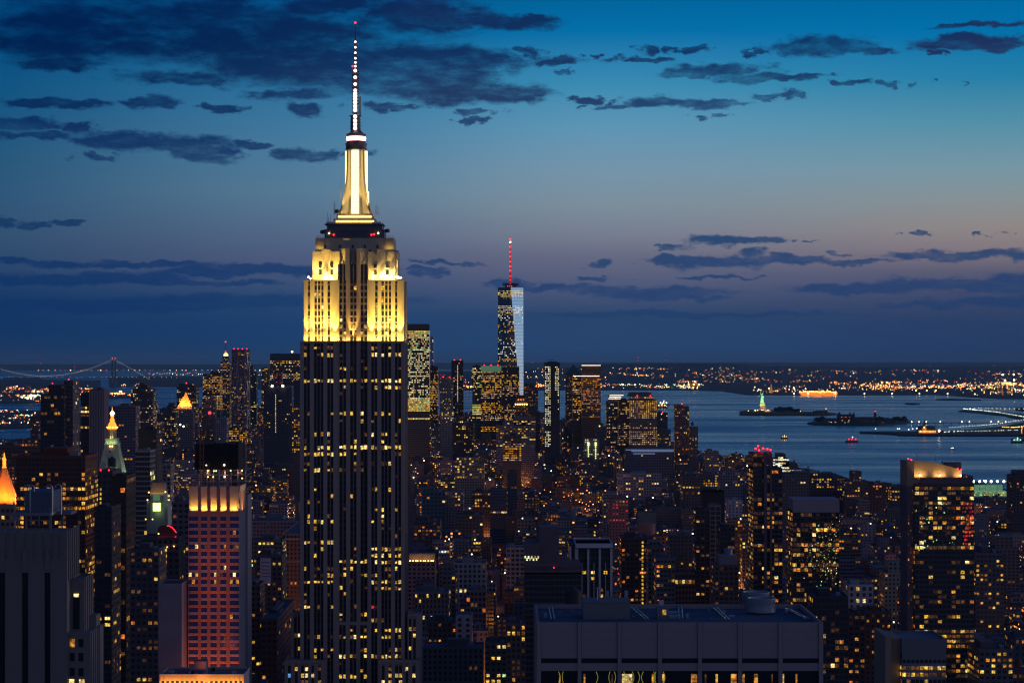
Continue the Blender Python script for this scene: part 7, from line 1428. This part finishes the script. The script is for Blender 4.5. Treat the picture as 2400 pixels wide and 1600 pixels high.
for k in range(8): a, c = k * math.tau / 8, (k + 1) * math.tau / 8; r = 6.5 * D / F; mb.tube((wx(2399, D) + r * .75 * math.cos(a), D - 2, wz(1010, D) + r * math.sin(a) * 2), (wx(2399, D) + r * .75 * math.cos(c), D - 2, wz(1010, D) + r * math.sin(c) * 2), .9, n=5)
mb.build('neon_ring', 'lamp_neonring', root); mb = MB(); mb.lathe((wx(2399, D), D), [(6, 0), (6, wz(1003, D))], 8, sy=.3); mb.build('stand', 'dark_metal', root)
slab('islet', pxpoly([(2121, 946), (2140, 947.8), (2156, 946.5), (2140, 945.4)]), 5, 'park'); slab('breakwater', pxpoly([(2192, 936), (2225, 937.5), (2300, 937), (2225, 935)]), 4, 'park'); slab('islet', pxpoly([(2370, 1030), (2400, 1033), (2500, 1032), (2480, 1026), (2400, 1026)]), 4, 'park')
# pier with stadium lights behind the uplit crown tower
D = 4200.0; root = thing('sports_pier', 'waterfront sports pier crowned by a row of blazing greenish floodlights', 'pier', (wx(2320, D), D, 0))
mb = MB(); mb.box(wx(2283, D), wx(2366, D), D, D + 80, -3, wz(1152, D)); mb.box(wx(2283, D), wx(2366, D), D + 60, D + 70, 0, wz(1140, D)); mb.build('hall', 'green_crown', root)
for px in (2289, 2303.5, 2317.5, 2330.5, 2345.5, 2360.5): mb = MB(); mb.tube((wx(px, D), D + 30, 0), (wx(px, D), D + 30, wz(1130, D)), .4, n=4); mb.build('light_mast', 'dark_metal', root); sm_obj('floodlight', ballmesh(2.0, 'lamp_stadium'), root, (wx(px, D), D + 28, wz(1129.5, D)))
cells = [(wx(2284 + k * 2.6, D), D - .4, wz(1154 + r_ * 5, D), 1.5, 1.6, 0, R.choice(['green', 'amber', 'cream'])) for k in range(31) for r_ in range(2) if R.random() < .7]; place_windows(root, cells)
FOOT.append((wx(2280, D), wx(2370, D), D - 5, D + 85)); VIS.append((2283, 2366, 1125, 1165, D)); emit_ = None
# ------------------------------------------------------------------ the rest of the city
CAP = [(-200, 1028), (95, 1030), (100, 955), (240, 958), (330, 930), (700, 925), (955, 965), (1085, 965), (1088, 990), (1106, 990), (1110, 960), (1255, 965), (1262, 1050), (1275, 1050), (1280, 965), (1405, 990), (1408, 1004), (1425, 1004), (1430, 990), (1560, 1014), (1566, 1040), (1640, 1064), (1740, 1066), (1880, 1092), (1900, 1114), (2120, 1138), (2600, 1142)]
def cap_at(px):
    for a, c in zip(CAP, CAP[1:]):
        if a[0] <= px <= c[0]: return a[1] + (c[1] - a[1]) * (px - a[0]) / (c[0] - a[0])
    return 1142
LAMPS = [(1221, 1139), (1225, 1146), (1238, 1140), (1276, 1158), (1290, 1163), (1322, 1175), (1333, 1172), (1350, 1183), (1358, 1187), (1365, 1189), (1374, 1193), (1380, 1197), (1372, 1204), (1376, 1209), (1381, 1206), (1383, 1186), (1390, 1193), (1403, 1187), (1086, 1184), (1092, 1182), (1099, 1184), (1125, 1149), (632, 1433), (672, 1468), (666, 1474), (655, 1462), (661, 1506), (659, 1518), (668, 1536), (1441, 1268), (1449, 1274), (1447, 1268)]
for px, py in LAMPS: VIS.append((px - 5, px + 5, py - 6, py + 3, gd(py)))
STREET = (wx(652, 2000), wx(668, 2000))
PALW = [(.11, .10, .12), (.08, .08, .10), (.16, .12, .11), (.20, .18, .19), (.13, .15, .20), (.26, .23, .24), (.15, .08, .07), (.09, .10, .14), (.30, .28, .31), (.06, .06, .075), (.19, .14, .13), (.12, .12, .15)]
WORD = ['charcoal', 'near black', 'brown stone', 'grey masonry', 'slate blue', 'light taupe', 'dark red brick', 'ink blue', 'pale stone', 'black', 'tawny brick', 'smoke grey']
LOTS = []
def clash(x0, x1, y0, y1):
    for a, b_, c, d in FOOT:
        if x0 < b_ and x1 > a and y0 < d and y1 > c: return True
    return x0 < STREET[1] and x1 > STREET[0] and 1640 < y0 < 2300
y = 1240.0; row = 0
while y < 7300:
    half = y * .238 + 40; x = -half - R.uniform(0, 30)
    far = y > 2700
    while x < half:
        if abs((x + 40) % 250) < 26: x += 26; continue                    # avenue
        w = R.uniform(13, 34) if not far else R.uniform(14, 40)
        if R.random() < .12: w *= 1.7
        x1 = x + w; dp = R.uniform(20, 30); yy = y + R.uniform(0, 6)
        if y < 1700: h = R.choice([R.uniform(24, 60), R.uniform(40, 95)])
        elif y < 2700: h = R.choice([R.uniform(18, 45), R.uniform(18, 45), R.uniform(35, 80)])
        elif y < 4200: h = R.choice([R.uniform(11, 24)] * 4 + [R.uniform(22, 55)])
        elif y < 5000: h = R.choice([R.uniform(16, 34)] * 2 + [R.uniform(30, 70)])
        else: h = R.choice([R.uniform(25, 60), R.uniform(40, 130)])
        ok = inside(x, yy + dp, MAN) and inside(x1, yy + dp, MAN) and not clash(x - .5, x1 + .5, yy - .5, yy + dp + .5)
        if ok:
            p0, p1 = 1200 + x / yy * F, 1200 + x1 / yy * F
            lim = min(cap_at(p0), cap_at(p1), cap_at((p0 + p1) / 2)) + R.choice([0, 6, 14, 25])
            for (a, b_, t, bt, dv) in VIS:
                if dv > yy and a < p1 and b_ > p0: lim = max(lim, bt)
            top = YH + F * (H - h) / yy
            if top < lim: h = H - (lim - YH) / F * yy - R.uniform(0, 5)
            if h > 7: LOTS.append((yy, x, x1, dp, h, p0, p1))
        x = x1 + (R.uniform(.3, 1.5) if R.random() < .85 else R.uniform(6, 20))
    y += (36 if row % 2 == 0 else 44) * (1 if y < 3500 else 1.15); row += 1
LOTS.sort()
cover = [1605.0] * 2400; evs = [(l[0], 1, i) for i, l in enumerate(LOTS)] + [(v[4], 0, i) for i, v in enumerate(VIS) if v[3] - v[2] > 12]
vis = {}
for d_, k_, i in sorted(evs):
    if k_ == 0: a, b_, t = VIS[i][0], VIS[i][1], VIS[i][2]
    else: a, b_ = LOTS[i][5], LOTS[i][6]; t = YH + F * (H - LOTS[i][4]) / LOTS[i][0]
    ar = 0
    for px in range(max(0, int(a)), min(2399, int(b_)) + 1):
        if cover[px] > t: ar += cover[px] - t; cover[px] = t
    if k_: vis[i] = ar
order = sorted(vis, key=lambda i: -vis[i]); solo = set(order[:165])
anch = {}
for px, py, n in ANCH:
    if n not in ('office tower',): anch.setdefault(n, (px, py))
used = set(); MASS = MB(); nf = 0
def describe(i, ci, feat, lit, px, py, w, h):
    size = ('low' if h < 26 else 'tall' if h > 62 else '') + (' wide' if w > 34 else ' narrow' if w < 18 else '')
    litw = 'mostly dark' if lit < .06 else 'with scattered lit windows' if lit < .2 else 'with many lit windows'
    near = sorted(anch.items(), key=lambda a: (a[1][0] - px) ** 2 + ((a[1][1] - py) * 1.3) ** 2)
    for n, (ax, ay) in near[:14]:
        dx_, dy_ = px - ax, py - ay; far_ = abs(dx_) > 130
        rel = ('below and left of' if dx_ < -25 else 'below and right of' if dx_ > 25 else 'straight below') if dy_ > 40 else ('left of' if dx_ < 0 else 'right of')
        s = ' '.join((size + ' ' + WORD[ci] + ' block ' + litw + (' and ' + feat if feat else '') + ', ' + ('well ' if far_ else '') + rel + ' the ' + n).split())
        if len(s.replace('-', ' ').split()) <= 15 and s not in used: used.add(s); return s
    s = ' '.join((size + ' ' + WORD[ci] + ' block near the ' + near[0][0]).split()); used.add(s); return s
def uvbox(mb, x0, x1, y0, y1, z1, wall, win, bay, fl, roof): mb.box(x0, x1, y0, y1, -1, z1, 0, wall, win, bay, fl, roof)
for i, (d_, x0, x1, dp, h, p0, p1) in enumerate(LOTS):
    if vis.get(i, 0) < 4: continue
    ci = R.randrange(12); c = PALW[ci]; c = tuple(v * R.uniform(.8, 1.15) for v in c)
    lit = R.choice([.04, .09, .14, .20, .30, .42]); roof = R.choice([(.07, .09, .12), (.10, .13, .17), (.06, .06, .08), (.16, .19, .24)])
    bay = R.choice([2.8, 3.4, 4.0]); fl = R.choice([3.2, 3.6, 4.0]); ww, wh = R.choice([(.42, .48), (.5, .5), (.62, .55), (.8, .45)]); w = x1 - x0; y1 = d_ + dp
    bw = min(w * .4, 9); bx = x0 + w * R.uniform(.1, .5); by = d_ + dp * R.uniform(.2, .5); bh = R.uniform(2.2, 5)
    tank = R.random() < .3 and w > 14; setb = R.random() < .25 and h > 40
    if i in solo:
        ps = max(18, min(2380, (p0 + p1) / 2)); feat = 'a roof tank' if tank else ('a stepped top' if setb else '')
        root = thing('city_building', describe(i, ci, feat, lit, ps, YH + F * (H - h) / d_, w, h), 'building', ((x0 + x1) / 2, (d_ + y1) / 2, 0), 'buildings packed between the tall towers')
        mb = MB(); uvbox(mb, x0, x1, d_, y1, h, c, (0, ww, wh), bay, fl, roof)
        if setb: h2 = h + R.uniform(5, 12) if YH + F * (H - h - 12) / d_ > cap_at(ps) + 4 else h + 1; mb.box(x0 + w * .2, x1 - w * .2, d_ + 3, y1 - 3, h, h2, 0, c, (0, ww, wh), bay, fl, roof)
        mb.build('wall', 'facade', root)
        rb = MB(); parapet(rb, x0, x1, d_, y1, h, .9, .35, 0, tuple(v * 1.15 for v in c)); rb.box(bx, bx + bw, by, by + 5, h, h + bh * .8, 0, tuple(v * .9 for v in c), roof=roof)
        for _ in range(4): ux = R.uniform(x0 + 1, x1 - 3); uy = R.uniform(d_ + 1, y1 - 3); s = R.uniform(.8, 2); rb.box(ux, ux + s, uy, uy + s, h, h + s * .7, 0, R.choice([(.3, .33, .38), (.1, .1, .12)]))
        rb.build('roof', 'facade', root)
        if tank: water_tank(root, x0 + w * R.uniform(.6, .8), d_ + dp * .5, h, 1.0, R.choice([(.12, .08, .06), (.06, .06, .07)]))
        pal = R.choice(['res', 'res', 'mix', 'off', 'gold', 'warm'])
        side = 'R' if x1 < 0 else ('L' if x0 > 0 else None)
        cl = face_cells(x0, x1, d_, 0, h, 0, bay, fl, ww, wh, lit, pal, max(0, h - 45), None, side, d_, y1); R.shuffle(cl); place_windows(root, cl, 34)
        if R.random() < .3: sm_obj('roof_lamp', ballmesh(round(d_ * .00024, 1), R.choice(['lamp_warm', 'lamp_warm', 'lamp_orange', 'lamp_white', 'lamp_cool'])), root, (R.uniform(x0 + 1, x1 - 1), d_ + .8, h + 1.8))
    else:
        uvbox(MASS, x0, x1, d_, y1, h, c, (lit * 1.7, ww * .8, wh * .8), bay, fl, roof)
        MASS.box(bx, bx + bw, by, by + 5, h, h + bh, 0, tuple(v * .9 for v in c), roof=roof)
        if tank: MASS.lathe((x0 + w * .7, d_ + dp * .5), [(1.8, h + 2), (1.8, h + 6), (.1, h + 7.4)], 7, wall=(.1, .07, .06))
        if setb and YH + F * (H - h - 12) / d_ > cap_at(max(18, min(2380, (p0 + p1) / 2))): MASS.box(x0 + w * .2, x1 - w * .2, d_ + 3, y1 - 3, h, h + 9, 0, c, (lit, ww, wh), bay, fl, roof)
        if R.random() < .16: MASS.ball((R.uniform(x0, x1), d_ - .6, R.uniform(h * .5, h + 1.5)), d_ * R.uniform(.00010, .00022), R.choice([1, 1, 2, 2, 3, 4]), 5)
tag(MASS.build('city_blocks', ['facade', 'lamp_warm', 'lamp_orange', 'lamp_white', 'lamp_red']), 'dense mass of small city buildings filling the ground between the towers', 'city blocks', kind='stuff')
# avenues: paler asphalt strips with painted lane lines
mat('road', (.06, .06, .065), .85, var=.2, scale=.05); mat('paint', (.5, .5, .45), .7)
for k in range(-8, 8):
    xc = -40 + k * 250 + 13
    if abs(xc) > 1700: continue
    mb = MB(); mb.face([(xc - 9, 900, .004), (xc + 9, 900, .004), (xc + 9, 5200, .004), (xc - 9, 5200, .004)]); structure(mb.build('road', 'road'))
for n_, (px, py) in enumerate(LAMPS):
    d = gd(py); big = py > 1300; o = bpy.data.objects.new('street_lamp', lampmesh('lamp_orange' if not big and n_ % 4 else 'lamp_warm', .9 * d / F, 8)); COL.objects.link(o); o.location = (wx(px, d), d, 0)
    tag(o, 'street lamp on the orange lit diagonal avenue in the middle distance' if not big else 'street lamp above the narrow street left of the golden crowned skyscraper', 'street lamp', 'lamps on the diagonal avenue' if not big else 'lamps over the narrow street')
    if n_ % 2 == 0: light('POINT', o, (o.location.x, d, 9), None, 16000, (1, .28, .05), 1.0)
for n_ in range(96):          # lamps down the avenues
    xc = -40 + R.choice([k for k in range(-5, 6) if abs(k) < 6]) * 250 + R.choice([5, 21]); yy = R.uniform(1500, 4900)
    if abs(xc) > yy * .23: continue
    o = bpy.data.objects.new('street_lamp', lampmesh('lamp_orange' if n_ % 3 else 'lamp_warm', 1.0, 9)); COL.objects.link(o); o.location = (xc, yy, 0)
    tag(o, 'street lamp down between the blocks of a long avenue', 'street lamp', 'lamps along the long avenues'); light('POINT', o, (xc + (13 - 5 if 0 else 0), yy - 2, 12), None, 26000, (1, .30, .05), 1.0)
# cars in the narrow street
def make_car(x, y, rz, label, group):
    root = thing('car', label, 'car', (x, y, 0), group)
    mb = MB(); mb.box(x - .9, x + .9, y - 2.2, y + 2.2, .35, .95); mb.build('body', 'dark_metal', root); mb = MB(); mb.lathe((x, y), [(1.3, .95), (1.0, 1.45)], 4, rot=math.pi / 4, sy=1.5); mb.build('cabin', 'dark_glass', root)
    for sx in (-1, 1):
        for sy in (-1, 1): mb = MB(); mb.tube((x + sx * .95, y + sy * 1.4, .35), (x + sx * .75, y + sy * 1.4, .35), .33, n=10); mb.build('wheel', 'dark_metal', root)
        mb = MB(); mb.ball((x + sx * .65, y - 2.3, .7), .3, n=6); mb.build('tail_lamp' if rz == 0 else 'headlight', 'lamp_red' if rz == 0 else 'lamp_white', root)
    return root
sx0 = (STREET[0] + STREET[1]) / 2
for k in range(9): make_car(sx0 + (-1.8 if k % 2 else 1.6), 1740 + k * 46 + R.uniform(-8, 8), k % 2, 'car in the narrow street showing its ' + ('white headlights' if k % 2 else 'red tail lamps'), 'cars showing ' + ('white headlights' if k % 2 else 'red tail lamps'))
# ------------------------------------------------------------------ air
hm = bpy.data.materials.new('haze'); hm.use_nodes = True; hn = hm.node_tree; hn.nodes.clear()
pv = hn.nodes.new('ShaderNodeVolumePrincipled'); pv.inputs['Color'].default_value = (.45, .85, 1, 1); pv.inputs['Density'].default_value = 1.1e-5; pv.inputs['Anisotropy'].default_value = 0.0
ho = hn.nodes.new('ShaderNodeOutputMaterial'); hn.links.new(pv.outputs[0], ho.inputs['Volume']); M['haze'] = hm
mb = MB(); mb.box(-61000, 61000, -3500, 131000, -8, 520, bottom=True); hz = mb.build('haze', 'haze'); tag(hz, 'thin blue evening air over the whole city and bay', 'haze', kind='stuff')
dups = {k: v for k, v in LABELS.items() if len(v) > 1 and not v[0][1]}
long_ = [k for k in LABELS if len(k.split()) > 16]
print('DUP', dups); print('LONG', long_); print('LOTS', len(LOTS), 'objs', len(bpy.data.objects))
